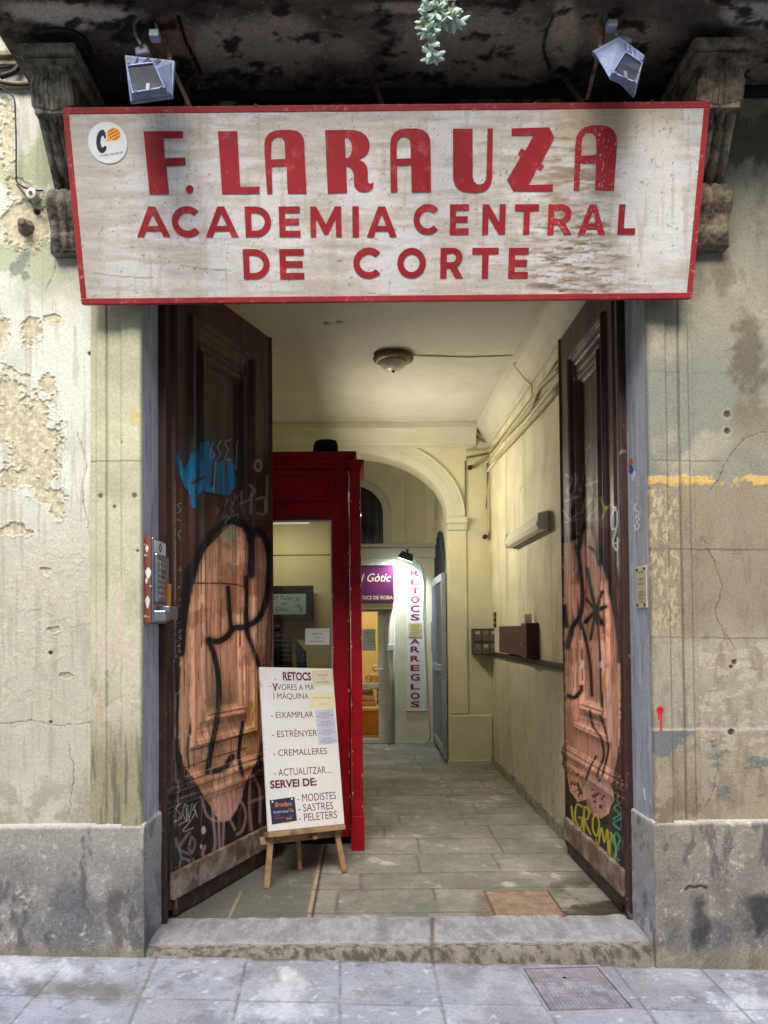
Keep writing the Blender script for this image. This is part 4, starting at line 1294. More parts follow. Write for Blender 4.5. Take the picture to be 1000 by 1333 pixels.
    for zz in (.602, .63, .66, .70, .73, .758):
        c = mixc(c, (206, 186, 168), np.exp(-((z - zz) / .0035) ** 2) * .55 * sm(.3, .6, fbm(U * 12, z * 40, 1, 3, 4)))
    c = wear(c, U, z, h, 6)
    return h, c


M_kick = mat('worn_kick_board', (112, 84, 70), .7, var=.25, scale=5, bump=.4, dirt=((158, 146, 132), 7, .45, .62))
M_dark = mat('dark_door_wood', (50, 34, 27), .6, var=.3, scale=6, bump=.3, dirt=((92, 74, 58), 9, .52, .66))


def leaf(hinge, free, fn, flip, label):
    """door leaf: carved front, solid core behind, kick board at its foot"""
    a, b = V((hinge[0], hinge[1], DZ0)), V((free[0], free[1], DZ0))
    if flip: a, b = b, a
    ex = (b - a).normalized(); ln = (b - a).length
    n = ex.cross(V((0, 0, 1)))
    o = a
    s = sheet('door', building, M_door, o, ex, (0, 0, 1), ln, DZ1 - DZ0, .0045, fn, skirt=.08, relief=True)
    s['label'] = label
    core = MB(); core.obox(a - n * .085, ex, n * 1, V((0, 0, 1)), ln, .03, DZ1 - DZ0)
    core.build('door_core', M_dark, s)
    kb = MB()
    kb.obox(a + ex * .03 + V((0, 0, .055)), ex, n, V((0, 0, 1)), ln - .04, .028, .135)
    kb.build('kick_board', M_kick, s, bevel=.005)
    sh = MB(); sh.obox(a + ex * .05 - V((0, 0, .036)), ex, n, V((0, 0, 1)), ln - .12, .012, .085)
    sh.build('weather_strip', M_dark, s, bevel=.004)
    return s


hl = at(215, 800, DEP_H + .02); fl = at(355, 700, 3.41 * 1.45)
hr = at(812, 800, DEP_H + .02); fr = at(733, 760, 3.46 * 1.45)
leaf((hl.x, hl.y), (fl.x, fl.y), door_left, False, 'dark door leaf with blue blotch and orange graffiti')
leaf((hr.x, hr.y), (fr.x, fr.y), door_right, True, 'dark door leaf with orange graffiti and yellow tag')
for s_, x in ((1, JL), (-1, JR)):
    f = MB()
    f.box(min(x + s_ * .001, x + s_ * .03), max(x + s_ * .001, x + s_ * .03), REV - .02, REV + .05, FL, 3.42)
    f.tube([(x + s_ * .03, REV - .01, FL), (x + s_ * .03, REV - .01, 3.42)], .010, 8)
    f.build('door_frame', mat('door_frame_paint', (62, 36, 30), .5, var=.3, scale=9, bump=.3, dirt=((150, 128, 112), 16, .6, .7)), building)
    rv = MB(); rv.box(min(x - s_ * .25, x), max(x - s_ * .25, x), REV + .004, REV + .03, FL, CEIL); rv.build('inner_jamb', M_cream, building)
# ================================================================== SHOP SIGN
M_red = mat('red_sign_paint', (156, 14, 28), .55, var=.14, scale=9, dirt=((204, 92, 86), 16, .54, .82))
M_worn = mat('chipped_red_sign_paint', (170, 24, 36), .6, var=.18, scale=9, dirt=((196, 176, 158), 85, .57, .68))
M_border = mat('red_border_paint', (158, 34, 40), .55, var=.18, scale=9, dirt=((196, 150, 140), 40, .58, .74))
sBL, sBR = at(107, 395, D0 - .12), at(900, 388, D0 - .12)
dep_t = (D0 - .12) * (793 / 847)
sTL, sTR = at(77, 142, dep_t), at(924, 133, dep_t)
sex = ((sBR - sBL) + (sTR - sTL)).normalized()
sup = ((sTL + sTR) - (sBL + sBR)) / 2
sey = (sup - sex * sup.dot(sex)).normalized()
sn = sex.cross(sey)
so = sBL.copy()
sW, sH = (sBR - sBL).length, sup.length


def sxy(px, py):
    p = onplane(px, py, so, sn) - so
    return (p.dot(sex), p.dot(sey))


sign = thing('shop_sign', 'long white painted sign board with red lettering hanging above the doorway', 'sign', (sBL + sBR) / 2)


def signface(U, W, X, Y):
    n = fbm(X * .5, Y * 3, .05, 5, 2); n2 = fbm(X, Y, .02, 4, 4)
    c = flat(X.shape, (204, 198, 188)) * (.88 + .24 * n)[..., None]
    c = mixc(c, (224, 224, 224), sm(.45, .62, n2) * .6)
    c = mixc(c, (182, 170, 152), sm(.50, .76, fbm(X * .3, Y * 2.2, .05, 5, 6)) * .55)
    c = mixc(c, (176, 170, 156), (sm(180, 100, X) + sm(340, 390, Y) * .6) * .4)
    # worn and rain-stained patch on the right
    rt = np.exp(-((X - 745) / 62) ** 2) * sm(130, 200, Y)
    c = mixc(c, (196, 172, 132), np.clip(sm(690, 760, X) * sm(230, 165, Y) * sm(900, 860, X) * (.5 + n), 0, 1) * .75)
    st = sm(.42, .72, fbm(X * .28, Y * 1.6, .14, 5, 9))
    c = mixc(c, (150, 128, 100), rt * st * .85)
    c = mixc(c, (92, 78, 62), rt * sm(.54, .74, fbm(X * .25, Y * 1.7, .2, 5, 12)) * sm(250, 310, Y) * .9)
    c = mixc(c, (238, 236, 230), blob(X, Y, 845, 250, 40, 90, .5, 6, .02, .4) * .7)
    c = mixc(c, (176, 160, 134), sm(.62, .80, fbm(X * 2.5, Y * .2, .06, 4, 13)) * .35)
    for (x0, y0, x1, y1) in ((235, 345, 300, 352), (120, 355, 200, 362), (705, 190, 760, 192), (735, 236, 800, 240), (480, 382, 560, 384), (300, 240, 330, 243)):
        c = mixc(c, (116, 98, 82), stroke(X, Y, [(x0, y0), ((x0 + x1) / 2, (y0 + y1) / 2 + 1.5), (x1, y1)], 1.5) * .5)
    c = mixc(c, (120, 94, 74), sm(.80, .84, fbm(X, Y, .25, 3, 8)) * .5)
    h = .0012 * (fbm(X * .25, Y * 1.3, .1, 3, 3) - .5) * (1 + 1.2 * rt)
    return h, c


M_signface = vmat('weathered_sign_paint', .6, .10, 60, .22, 50, stretch=(.5, 1, 2.2))
sheet('sign_panel', sign, M_signface, so, sex, sey, sW, sH, .005, signface, skirt=.02)
fr_ = MB()
bw_ = .026
fr_.obox(so - sn * .045 - sex * .004 - sey * .004, sex, sn, sey, sW + .008, .047, bw_)
fr_.obox(so - sn * .045 - sex * .004 + sey * (sH - bw_ + .004), sex, sn, sey, sW + .008, .047, bw_)
fr_.obox(so - sn * .045 - sex * .004 + sey * (bw_ - .004), sex, sn, sey, bw_, .047, sH - 2 * bw_ + .008)
fr_.obox(so - sn * .045 + sex * (sW - bw_ + .004) + sey * (bw_ - .004), sex, sn, sey, bw_, .047, sH - 2 * bw_ + .008)
fr_.build('frame', M_border, sign, bevel=.003)
bb = MB(); bb.obox(so - sn * .04 + sex * .03 + sey * .03, sex, sn, sey, sW - .06, .015, sH - .06)
bb.build('back_board', mat('sign_back_wood', (60, 48, 38), .9, var=.3), sign)

# lettering, outlines drawn glyph by glyph
ZA = lambda pts: [sxy(160 + x / 2.7778, 150 + y / 2.7778) for x, y in pts]
ZB = lambda pts: [sxy(500 + x / 2.7778, 150 + y / 2.7778) for x, y in pts]


def rnd(pts, n=4):
    """soft closed outline through the points"""
    c = catmull(list(pts) + [pts[0]], n)
    return [tuple(p) for p in c[:-1]]


def glyph(loops, m=None):
    MB().plate(loops, so + sn * .0022, sex, sey, .0004).build('letter', m or M_red, sign)


glyph([ZA([(75, 58), (218, 58), (218, 82), (147, 84), (152, 156), (226, 153), (229, 182), (157, 185), (167, 285), (97, 286)])])
glyph([ZA([(242 + 14 * math.cos(t), 268 + 15 * math.sin(t)) for t in np.linspace(0, 2 * math.pi, 20)[:-1]])])
glyph([ZA([(344, 58), (414, 58), (425, 260), (494, 258), (494, 283), (359, 285)])])
oa = [(512, 130), (512, 104), (516, 84), (528, 66), (548, 56), (575, 53), (605, 53), (630, 57), (645, 68), (654, 84), (657, 104), (657, 130)]
ha = [(537, 116), (538, 98), (546, 84), (560, 78), (574, 80), (584, 92), (586, 112)]
glyph([ZA([(522, 284)] + oa + [(664, 283), (596, 283), (592, 183), (538, 186), (541, 284)]), ZA([(536, 160)] + ha + [(588, 158)])])
glyph([ZA([(731, 54), (815, 53), (838, 54), (860, 60), (878, 72), (889, 90), (893, 110), (889, 132), (876, 148), (852, 160), (872, 170), (883, 185), (886, 205), (886, 235), (888, 245), (894, 248), (900, 246), (907, 242), (904, 262), (888, 276), (868, 278), (850, 272), (838, 258), (835, 240), (835, 215), (830, 198), (820, 188), (808, 184), (811, 280), (741, 283)]),
       ZA([(803, 80), (814, 82), (823, 92), (828, 108), (828, 125), (824, 142), (816, 153), (806, 156)])])
glyph([ZB([(24, 279), (22, 130), (22, 104), (26, 80), (40, 60), (60, 51), (85, 48), (115, 48), (140, 53), (157, 66), (166, 84), (168, 108), (170, 277), (100, 279), (98, 180), (47, 182), (48, 278)]), ZB([(46, 158), (46, 112), (49, 94), (58, 82), (70, 77), (84, 80), (94, 92), (96, 112), (97, 156)])])
glyph([ZB([(249, 49), (320, 49), (321, 225), (325, 240), (335, 249), (347, 251), (360, 246), (368, 234), (370, 218), (374, 48), (394, 48), (391, 228), (386, 250), (374, 267), (355, 277), (330, 281), (300, 279), (275, 271), (258, 256), (250, 234)])])
glyph([ZB([(461, 48), (598, 44), (616, 82), (567, 174), (579, 183), (566, 200), (554, 192), (522, 252), (610, 250), (610, 274), (468, 275), (445, 232), (494, 150), (484, 141), (495, 120), (511, 128), (541, 73), (461, 74)])])
glyph([ZB([(685, 272), (691, 110), (695, 80), (706, 58), (724, 44), (750, 37), (785, 36), (812, 42), (830, 55), (840, 74), (843, 98), (831, 272), (763, 270), (766, 172), (710, 173), (706, 272)]), ZB([(713, 147), (714, 100), (718, 80), (730, 66), (745, 62), (758, 66), (766, 80), (768, 100), (768, 144)])], M_worn)


def arc(cx, cy, rx, ry, a0, a1, n=20):
    return [(cx + rx * math.cos(R(a)), cy + ry * math.sin(R(a))) for a in np.linspace(a0, a1, n)]


def sans(ch, w, h, s):
    """plain block capital in a w x h box, origin at the lower left, stem s"""
    t = s * .92
    if ch == 'I': return [[(0, 0), (w, 0), (w, h), (0, h)]]
    if ch == 'L': return [[(0, 0), (w, 0), (w, t), (s, t), (s, h), (0, h)]]
    if ch == 'T': a = (w - s) / 2; return [[(a, 0), (a + s, 0), (a + s, h - t), (w, h - t), (w, h), (0, h), (0, h - t), (a, h - t)]]
    if ch == 'E': m = h * .5; return [[(0, 0), (w, 0), (w, t), (s, t), (s, m - t / 2), (w * .94, m - t / 2), (w * .94, m + t / 2), (s, m + t / 2), (s, h - t), (w, h - t), (w, h), (0, h)]]
    if ch == 'N': return [[(0, 0), (s, 0), (s, h * .60), (w - s, 0), (w, 0), (w, h), (w - s, h), (w - s, h * .40), (s, h), (0, h)]]
    if ch == 'M': c = w / 2; return [[(0, 0), (s * .9, 0), (s * .95, h * .62), (c - s * .3, h * .08), (c + s * .3, h * .08), (w - s * .95, h * .62), (w - s * .9, 0), (w, 0), (w - s * .05, h), (w - s, h), (c, h * .42), (s, h), (s * .05, h)]]
    if ch == 'A':
        c = w / 2; k = s * 1.12
        f = lambda y: (c - s * .55) * y / h
        return [[(0, 0), (k, 0), (k + f(h * .19) * .86, h * .19), (w - k - f(h * .19) * .86, h * .19), (w - k, 0), (w, 0), (c + s * .55, h), (c - s * .55, h)],
                [(k + f(h * .36) * .86, h * .36), (c, h * .76), (w - k - f(h * .36) * .86, h * .36)]]
    if ch == 'D': return [[(0, 0)] + arc(w * .42, h / 2, w * .58, h / 2, -90, 90) + [(0, h)], [(s, t)] + arc(w * .40, h / 2, w * .60 - s, h / 2 - t, -90, 90) + [(s, h - t)]]
    if ch == 'O': return [arc(w / 2, h / 2, w / 2, h / 2, 0, 350, 36), arc(w / 2, h / 2, w / 2 - s, h / 2 - t, 0, 350, 36)]
    if ch == 'C': return [arc(w * .52, h / 2, w * .54, h / 2 * 1.02, 42, 318, 30) + arc(w * .52, h / 2, w * .54 - s, h / 2 - t, 318, 42, 30)]
    if ch == 'R':
        m = h * .42
        return [[(0, 0), (s, 0), (s, m - t * .4), (w * .42, m - t * .4), (w - s * 1.2, 0), (w, 0), (w * .70, m - t * .1)] + arc(w * .52, (h + m - t * .3) / 2, w * .44, (h - m + t * .3) / 2, -60, 90, 14) + [(0, h)],
                [(s, m + t * .55)] + arc(w * .50, (h + m - t * .3) / 2 + .0, w * .44 - s * .95, (h - m) / 2 - t * .68, -90, 90, 12) + [(s, h - t)]]


def row(word, boxes, name):
    for ch, (x0, y0, x1, y1) in zip(word, boxes):
        a = sxy(x0, y1); b = sxy(x1, y0); w_, h_ = b[0] - a[0], b[1] - a[1]
        lp = sans(ch, w_, h_, h_ * .225 if ch != 'I' else w_)
        MB().plate([[(a[0] + p, a[1] + q) for p, q in l] for l in lp], so + sn * .0022, sex, sey, .0004).build(name, M_worn if x0 > 705 and x1 < 795 else M_red, sign)


za = lambda x: 160 + x / 2.7778
zc = lambda x: 500 + x / 2.7778
row('ACADEMIA', [(za(a), 268.6, za(b), 308.6) for a, b in ((52, 165), (183, 281), (301, 414), (445, 534), (567, 640), (679, 790), (831, 853), (882, 991))], 'letter')
row('CENTRAL', [(zc(a), 265.8, zc(b), 305.4) for a, b in ((108, 204), (237, 308), (354, 441), (470, 561), (590, 684), (700, 806), (843, 915))], 'letter')
row('DE', [(za(a), 324, za(b), 363.5) for a, b in ((438, 529), (569, 654))], 'letter')
row('CORTE', [(x0, 322.4, x1, 362.4) for x0, x1 in ((461, 498), (zc(48), zc(152)), (zc(203), zc(288)), (zc(317), zc(415)), (zc(448), zc(524)))], 'letter')

# round sticker with a C and a striped bubble
cx_, cy_ = sxy(140.5, 186)
rx_ = (sxy(166, 186)[0] - sxy(115, 186)[0]) / 2
disc = MB(); disc.plate([arc(cx_, cy_, rx_, rx_ * .95, 0, 352, 45)], so + sn * .0022, sex, sey, .0006)
stk = disc.build('sticker', mat('white_sticker', (232, 234, 236), .4, var=.03), sign)
stk['label'] = 'round white sticker with a black C'
cc = MB()
cpx = lambda x, y: sxy(x / 3.808, y / 3.808)
cc.plate([[cpx(*p) for p in [(505, 643), (490, 655), (480, 680), (478, 710), (484, 740), (496, 757), (512, 760), (526, 748), (530, 728), (520, 722), (513, 732), (504, 728), (499, 708), (502, 684), (508, 672), (516, 676), (519, 690), (527, 684), (524, 660), (516, 645)]]], so + sn * .0031, sex, sey, .0003)
tw = sxy(161, 200)[0] - sxy(130, 200)[0]
tx = sxy(130.5, 204.5)
cc.text('el català, cosa de tots', so + sn * .0033 + sex * tx[0] + sey * tx[1], (sex + sey * .14).normalized(), (sey - sex * .14).normalized(), 0, 0, .01, w=tw)
cc.build('emblem', mat('black_ink', (34, 36, 46), .5, var=.05), stk)
ob = MB()
bub = [cpx(522, 703), cpx(532, 690)] + [cpx(565 + 33 * math.cos(R(a)), 666 - 31 * math.sin(R(a))) for a in range(200, -110, -14)] + [cpx(545, 697)]
ob.plate([bub], so + sn * .0031, sex, sey, .0003)
ob.build('bubble', mat('yellow_ink', (244, 186, 40), .5, var=.03), stk)
rbm = MB()
for k in (-1.5, -.5, .5, 1.5):
    mx_, my_ = 565 + k * 9, 666 + k * 12
    hl_ = 24 if abs(k) < 1 else 17
    rbm.plate([[cpx(mx_ - hl_, my_ + hl_ * .55 - 3), cpx(mx_ + hl_, my_ - hl_ * .55 - 3), cpx(mx_ + hl_, my_ - hl_ * .55 + 3), cpx(mx_ - hl_, my_ + hl_ * .55 + 3)]], so + sn * .0036, sex, sey, .0002)
rbm.build('stripe', mat('red_ink', (206, 60, 40), .5, var=.03), stk)
# hanging irons from the top edge to the wall
for px_ in (240, 768, 500):
    a = onplane(px_, 138, so, sn)
    MB().tube([a - sn * .04, V((a.x - .06, -.01, a.z + .42))], .012, 8).build('stay', mat('rusty_stay', (70, 56, 46), .8, var=.3), sign)
# weeds and dirt caught on the top edge
wd = MB()
rs = np.random.RandomState(8)
for i in range(60):
    px_ = rs.choice([rs.uniform(330, 370), rs.uniform(655, 700), rs.uniform(740, 870), rs.uniform(480, 505), rs.uniform(80, 920)])
    yy = 142 - (px_ - 77) / 847 * 9
    a = onplane(px_, yy - .6, so, sn) - sn * rs.uniform(0, .03)
    wd.tube([a, a + V((rs.uniform(-.03, .03), rs.uniform(-.01, .01), rs.uniform(-.001, .008)))], rs.uniform(.002, .006), 5)
wd.build('debris', mat('dry_moss', (96, 80, 58), .95, var=.3), sign)

# ================================================================== FLOODLIGHTS over the sign
M_fl = mat('blue_grey_lamp_casting', (116, 130, 160), .5, .2, var=.12, scale=30, bump=.15, dirt=((84, 92, 112), 26, .5, .75))
M_fl2 = mat('grey_lamp_box', (110, 112, 122), .5, .2, var=.15)
M_lg = mat('dusty_lamp_glass', (44, 48, 56), .3, var=.2, scale=20, spec=.5, dirt=((84, 90, 98), 16, .5, .8))
M_cab = mat('grey_cable', (128, 124, 132), .6, var=.1)
M_rust = mat('rusty_bracket', (120, 88, 74), .8, var=.3, dirt=((70, 50, 42), 20, .5, .6))


def flood(name, label, quad, hood, rimoff, dep, box, loop, arm, extra):
    """quad: photo corners of the glass (tl, tr, br, bl); hood: corners of the back end of the casing (l, r)"""
    t = thing(name, label, 'floodlight', at(quad[0][0], quad[0][1], dep), 'floodlights above the sign')
    d = [dep + .03, dep + .03, dep - .05, dep - .05]
    q = [at(x, y, k) for (x, y), k in zip(quad, d)]
    n = (q[1] - q[0]).cross(q[3] - q[0]).normalized()
    if n.y > 0: n = -n
    c = sum(q, V((0, 0, 0))) / 4
    rim = [c + (p - c) * 1.10 for p in q]
    body = MB()
    back = [at(x, y, dep + .09) for x, y in hood]
    body.hexa([p - n * .012 for p in rim], back)
    body.build('casing', M_fl, t, bevel=.006)
    ctr = sum(back, V((0, 0, 0))) / 4
    fl_ = [ctr + (p - ctr) * 1.06 for p in back]
    pn_ = (fl_[1] - fl_[0]).cross(fl_[3] - fl_[0]).normalized()
    if pn_.y < 0: pn_ = -pn_
    MB().hexa([p - pn_ * .002 for p in fl_], [p + pn_ * .018 for p in fl_]).build('flange', M_fl, t, bevel=.004)
    rm = MB()
    inn = [c + (p - c) * .98 for p in q]
    for i in range(4):
        j = (i + 1) % 4
        rm.hexa([rim[i] + n * .012, rim[j] + n * .012, inn[j] + n * .012, inn[i] + n * .012], [rim[i] - n * .016, rim[j] - n * .016, inn[j] - n * .016, inn[i] - n * .016])
    rm.build('rim', M_fl, t, bevel=.003)
    gl = MB(); gl.hexa([p + n * .004 for p in inn], [p - n * .006 for p in inn]); gl.build('glass', M_lg, t)
    # ribs and bolts
    for a_, b_ in ((0, 1), (3, 2)):
        for u_ in (.12, .88):
            MB().lathe([(.0055, 0), (.0055, .004), (.003, .006)], rim[a_].lerp(rim[b_], u_) + n * .012, 8, n).build('bolt', M_fl2, t)
    for u_ in (.25, .5, .75):
        p_, q_ = rim[0].lerp(rim[1], u_), back[0].lerp(back[1], u_)
        MB().beam(p_.lerp(q_, .12) + V((0, 0, .003)), p_.lerp(q_, .92) + V((0, 0, .003)), .005, .010).build('rib', M_fl, t)
    # clip on the lower edge
    cl = (rim[2] + rim[3]) / 2
    MB().beam(cl + n * .02 + V((0, 0, -.012)), cl + n * .016 + V((0, 0, .02)), .014, .006).build('clip', M_fl2, t)
    bx = MB()
    k = [at(x, y, dep + .10) for x, y in box]
    bx.hexa(k, [p + V((0, .07, .01)) for p in k]); bx.build('terminal_box', M_fl2, t, bevel=.008)
    MB().tube([at(x, y, dep + .09 + .02 * i / len(loop)) for i, (x, y) in enumerate(catmull(loop, 6))], .007, 8).build('cable', M_cab, t, smooth=True)
    ar = MB()
    pts = [at(x, y, z_) for x, y, z_ in arm]
    for a, b in zip(pts[:-1], pts[1:]): ar.beam(a, b, .016, .006, (0, 1, 0))
    ar.build('bracket', extra, t)
    return t


fdep = 2.98
flood('floodlight', 'dusty floodlight at the left end above the sign, facing down', [(167, 89), (200, 85), (214, 116), (174, 123)], [(164, 73), (226, 80), (223, 124), (171, 131)], 0, fdep,
      [(176, 72), (196, 69), (190, 54), (174, 61)], [(183, 58), (176, 42), (176, 28), (186, 21), (199, 24), (204, 36), (204, 44)],
      [(222, 84, fdep + .12), (217, 46, fdep + .14), (190, 50, fdep + .15), (226, 92, fdep + .17), (248, 140, fdep + .26)], M_rust)
flood('floodlight', 'tilted blue grey floodlight at the right end above the sign', [(813, 71), (834, 85), (826, 110), (797, 97)], [(806, 49), (838, 72), (826, 122), (773, 67)], 0, fdep,
      [(801, 48), (820, 58), (826, 50), (808, 40)], [(803, 46), (792, 38), (787, 26), (792, 15), (799, 18), (800, 28)],
      [(781, 62, fdep + .1), (782, 34, fdep + .1), (790, 26, fdep + .16), (781, 62, fdep + .14), (764, 130, fdep + .28)], M_rust)
for (x, y), nm in (((200, 42), 'a'), ((798, 29), 'b')):
    p = at(x, y, fdep + .06)
    o = MB().box(p.x - .020, p.x + .020, p.y, p.y + .04, p.z - .014, p.z + .016).build('junction_box', mat('pale_junction_box', (150, 166, 176), .5, var=.08), None, bevel=.004)
    tag(o, 'small pale junction box by the left floodlight' if nm == 'a' else 'small pale junction box by the right floodlight', 'junction box', 'junction boxes of the floodlights')

# ================================================================== SUCCULENT hanging into view
sdep = D0 - .70
pl = thing('succulent_plant', 'pale green succulent trailing down from the balcony edge', 'plant', at(575, -8, sdep))
stm = MB(); lv = MB()
rs = np.random.RandomState(11)


def petal(p, d, ln, wd_):
    d = V(d).normalized(); s = d.cross(V((rs.uniform(-.4, .4), -1, rs.uniform(-.3, .3)))).normalized(); u = s.cross(d)
    vs = []; fs = []; n = 8
    prof = [(0, .16), (.2, .55), (.45, .95), (.65, 1.0), (.85, .62), (1, .06)]
    for t, r in prof:
        for k in range(n):
            a = 2 * math.pi * k / n
            vs.append(V(p) + d * (t * ln) + s * (math.cos(a) * r * wd_) + u * (math.sin(a) * r * wd_ * .38 + .18 * ln * t * t))
    for i in range(len(prof) - 1):
        for k in range(n): fs.append((i * n + k, i * n + (k + 1) % n, (i + 1) * n + (k + 1) % n, (i + 1) * n + k))
    fs += [tuple(range(n))[::-1], tuple((len(prof) - 1) * n + k for k in range(n))]
    lv.add(vs, fs)


for path in ([(560, -12), (555, 10), (554, 32), (558, 54), (564, 74)], [(584, -12), (582, 4), (588, 18), (594, 30)], [(572, -12), (569, 8), (566, 22)], [(590, 12), (576, 26), (562, 38)]):
    ps = [at(x, y, sdep + rs.uniform(-.02, .02)) for x, y in catmull(path, 5)]
    stm.tube(ps, .004, 6)
    for i, p in enumerate(ps):
        dn = (ps[min(i + 1, len(ps) - 1)] - ps[max(0, i - 1)]).normalized()
        last = i > len(ps) - 5
        for k in range(2):
            a = rs.uniform(0, 2 * math.pi)
            d = V((math.cos(a), math.sin(a) * .9, 0)) * (1 if not last else .75) + dn * (.55 if not last else .95)
            petal(p, d, rs.uniform(.036, .056), rs.uniform(.008, .012))
    for k in range(6):
        a = k / 6 * 2 * math.pi
        petal(ps[-1], V((math.cos(a) * .8, math.sin(a) * .8, 0)) + dn * .7, rs.uniform(.044, .062), .010)
stm.build('stem', mat('pale_stem', (186, 190, 130), .6), pl, smooth=True)
lv.build('foliage', mat('succulent_leaf', (168, 190, 176), .45, var=.18, scale=30, dirt=((206, 208, 170), 16, .55, .68)), pl, smooth=True)

# ================================================================== WALL FITTINGS
# entry phone on the left jamb
M_st = mat('brushed_steel', (176, 184, 196), .3, .85, var=.08, scale=60)
itc = thing('intercom_panel', 'tall steel door entry phone with brown sticker covered side, fixed on the left jamb', 'intercom', (JL, .1, 1.4))
z1, z0 = onx(200, 702, JL + .02).z, onx(200, 812, JL + .02).z
iy0, iy1 = .012, .255
b_ = MB(); b_.box(JL + .001, JL + .036, iy0, iy1, z0, z1)
b_.build('housing', mat('brown_housing', (126, 66, 50), .6, var=.15, dirt=((226, 224, 216), 26, .60, .63)), itc, bevel=.003)
fp = MB(); fp.box(JL + .036, JL + .044, iy0 + .004, iy1 - .004, z0 + .004, z1 - .004); fp.build('face_plate', M_st, itc, bevel=.003)
fp = MB(); fp.box(JL + .044, JL + .060, iy0 + .02, iy1 - .01, z0 + .1, z1 - .075); fp.build('button_panel', M_st, itc, bevel=.006)
fp = MB(); fp.box(JL + .044, JL + .0452, iy0 + .02, iy1 - .02, z1 - .07, z1 - .01); fp.build('label_plate', mat('white_label', (228, 230, 232), .5, var=.04), itc)
q = MB(); cc0 = V((JL + .0456, (iy0 + iy1) / 2, z1 - .04))
q.plate([[(0, -.026), (.03, 0), (0, .026), (-.03, 0)], [(0, -.014), (-.016, 0), (0, .014), (.016, 0)]], cc0, (0, 1, 0), (0, 0, 1), .0006)
q.build('diamond_mark', mat('black_mark', (30, 30, 34), .5), itc)
q = MB(); q.lathe([(.03, 0), (.03, .004), (.022, .006), (.0, .006)], (JL + .060, (iy0 + iy1) / 2, z1 - .165), 20, (1, 0, 0)); q.build('speaker_grille', mat('grille_metal', (110, 116, 126), .5, .6, scale=120, var=.3), itc)
for i in range(7):
    for j in range(2):
        MB().box(JL + .060, JL + .067, iy0 + .05 + j * .055, iy0 + .085 + j * .055, z0 + .118 + i * .027, z0 + .134 + i * .027).build('push_button', M_st, itc, bevel=.002)
q = MB(); q.box(JL + .044, JL + .10, iy0 + .09, iy1 + .005, z0 + .02, z0 + .085); q.build('latch_box', mat('latch_steel', (140, 146, 156), .4, .7, var=.15), itc, bevel=.006)
q = MB(); q.box(JL + .044, JL + .10, iy0 + .01, iy0 + .09, z0 + .012, z0 + .06); q.build('tray', M_st, itc, bevel=.004)
for (zz, hh, yy, ww) in ((z1 - .055, .03, iy0 - .0008, .02), (z1 - .17, .05, iy0 - .0008, .034), (z0 + .10, .055, iy0 - .0008, .026), (z0 + .2, .025, iy0 - .0008, .014)):
    MB().plate([[(ww * .4 + ww * .75 * (.5 + .1 * math.sin(3 * a)) * math.cos(a) + .004, hh * .5 * math.sin(a) * (1 + .12 * math.cos(4 * a))) for a in np.linspace(0, 2 * math.pi, 17)[:-1]]], (JL + .004, yy, zz), (1, 0, 0), (0, 0, 1), 0.0005).build('sticker', mat('torn_sticker', (214, 218, 212), .7, var=.12), itc)
o = MB().beam(onx(219, 760, JL + .075) + V((.0, .02, 0)), onx(218, 806, JL + .075) + V((0, .02, 0)), .02, .012).build('lock_plate', mat('brass_lock_plate', (170, 112, 52), .45, .5, var=.2), None, bevel=.003)
tag(o, 'narrow brass lock plate behind the door entry phone', 'lock plate')

# brass name plate on the right jamb
plq = thing('name_plate', 'narrow cream metal name plate screwed to the right jamb', 'plaque', (JR, .15, 1.7))
pz1, pz0 = onx(831, 738, JR - .004).z, onx(831, 792, JR - .004).z
py0 = .02; py1 = .155
q = MB(); q.box(JR - .008, JR - .001, py0, py1, pz0, pz1); q.build('plate', mat('cream_plate', (206, 196, 158), .4, .2, var=.08), plq, bevel=.002)
tq = MB(); o_ = V((JR - .0085, py1, pz0)); pw, ph_ = py1 - py0, pz1 - pz0
for s_, yy, hh, ww in (('Casa de Tots', .84, .05, .55), ('TERESA', .66, .055, .5), ('MODISTA', .56, .055, .6), ('VENDA', .36, .045, .42), ('I ARRANJAMENTS', .28, .045, .6), ('DE ROBA', .20, .045, .5), ('1r PIS', .12, .045, .4)):
    tq.text(s_, o_, (0, -1, 0), (0, 0, 1), pw / 2 - pw * ww / 2, ph_ * yy, .01, w=pw * ww)
tq.build('lettering', mat('plate_ink', (92, 72, 60), .6), plq)
for a in (.02, pw - .02):
    for b in (.015, ph_ - .015):
        MB().lathe([(.007, 0), (.007, .003), (.004, .005)], (JR - .008, py0 + a, pz0 + b), 10, (-1, 0, 0)).build('screw', mat('dark_screw', (44, 40, 38), .5, .5), plq)
# torn stickers above it
sk_ = thing('torn_sticker', 'torn orange, blue and white sticker remains high on the right jamb', 'sticker', (JR, .1, 2.3))
for col, x, y, w_, h_ in (((226, 96, 40), 819, 602, 5, 10), ((58, 84, 176), 820, 611, 5, 9), ((214, 214, 222), 823, 620, 5, 8)):
    p = onx(x + 2, y, JR - .001)
    MB().plate([[(.03 * math.cos(a) * (1 + .25 * math.sin(3 * a + x)), .022 * math.sin(a) * (1 + .3 * math.cos(2 * a + y))) for a in np.linspace(0, 2 * math.pi, 15)[:-1]]], p, (0, -1, 0), (0, 0, 1), .001).build('scrap', mat('scrap_paper', col, .6, var=.15), sk_)

# cables and insulator at the top left
M_cb = mat('black_cable', (26, 25, 26), .6, var=.2)
M_cb2 = mat('grey_old_cable', (84, 80, 72), .7, var=.2)


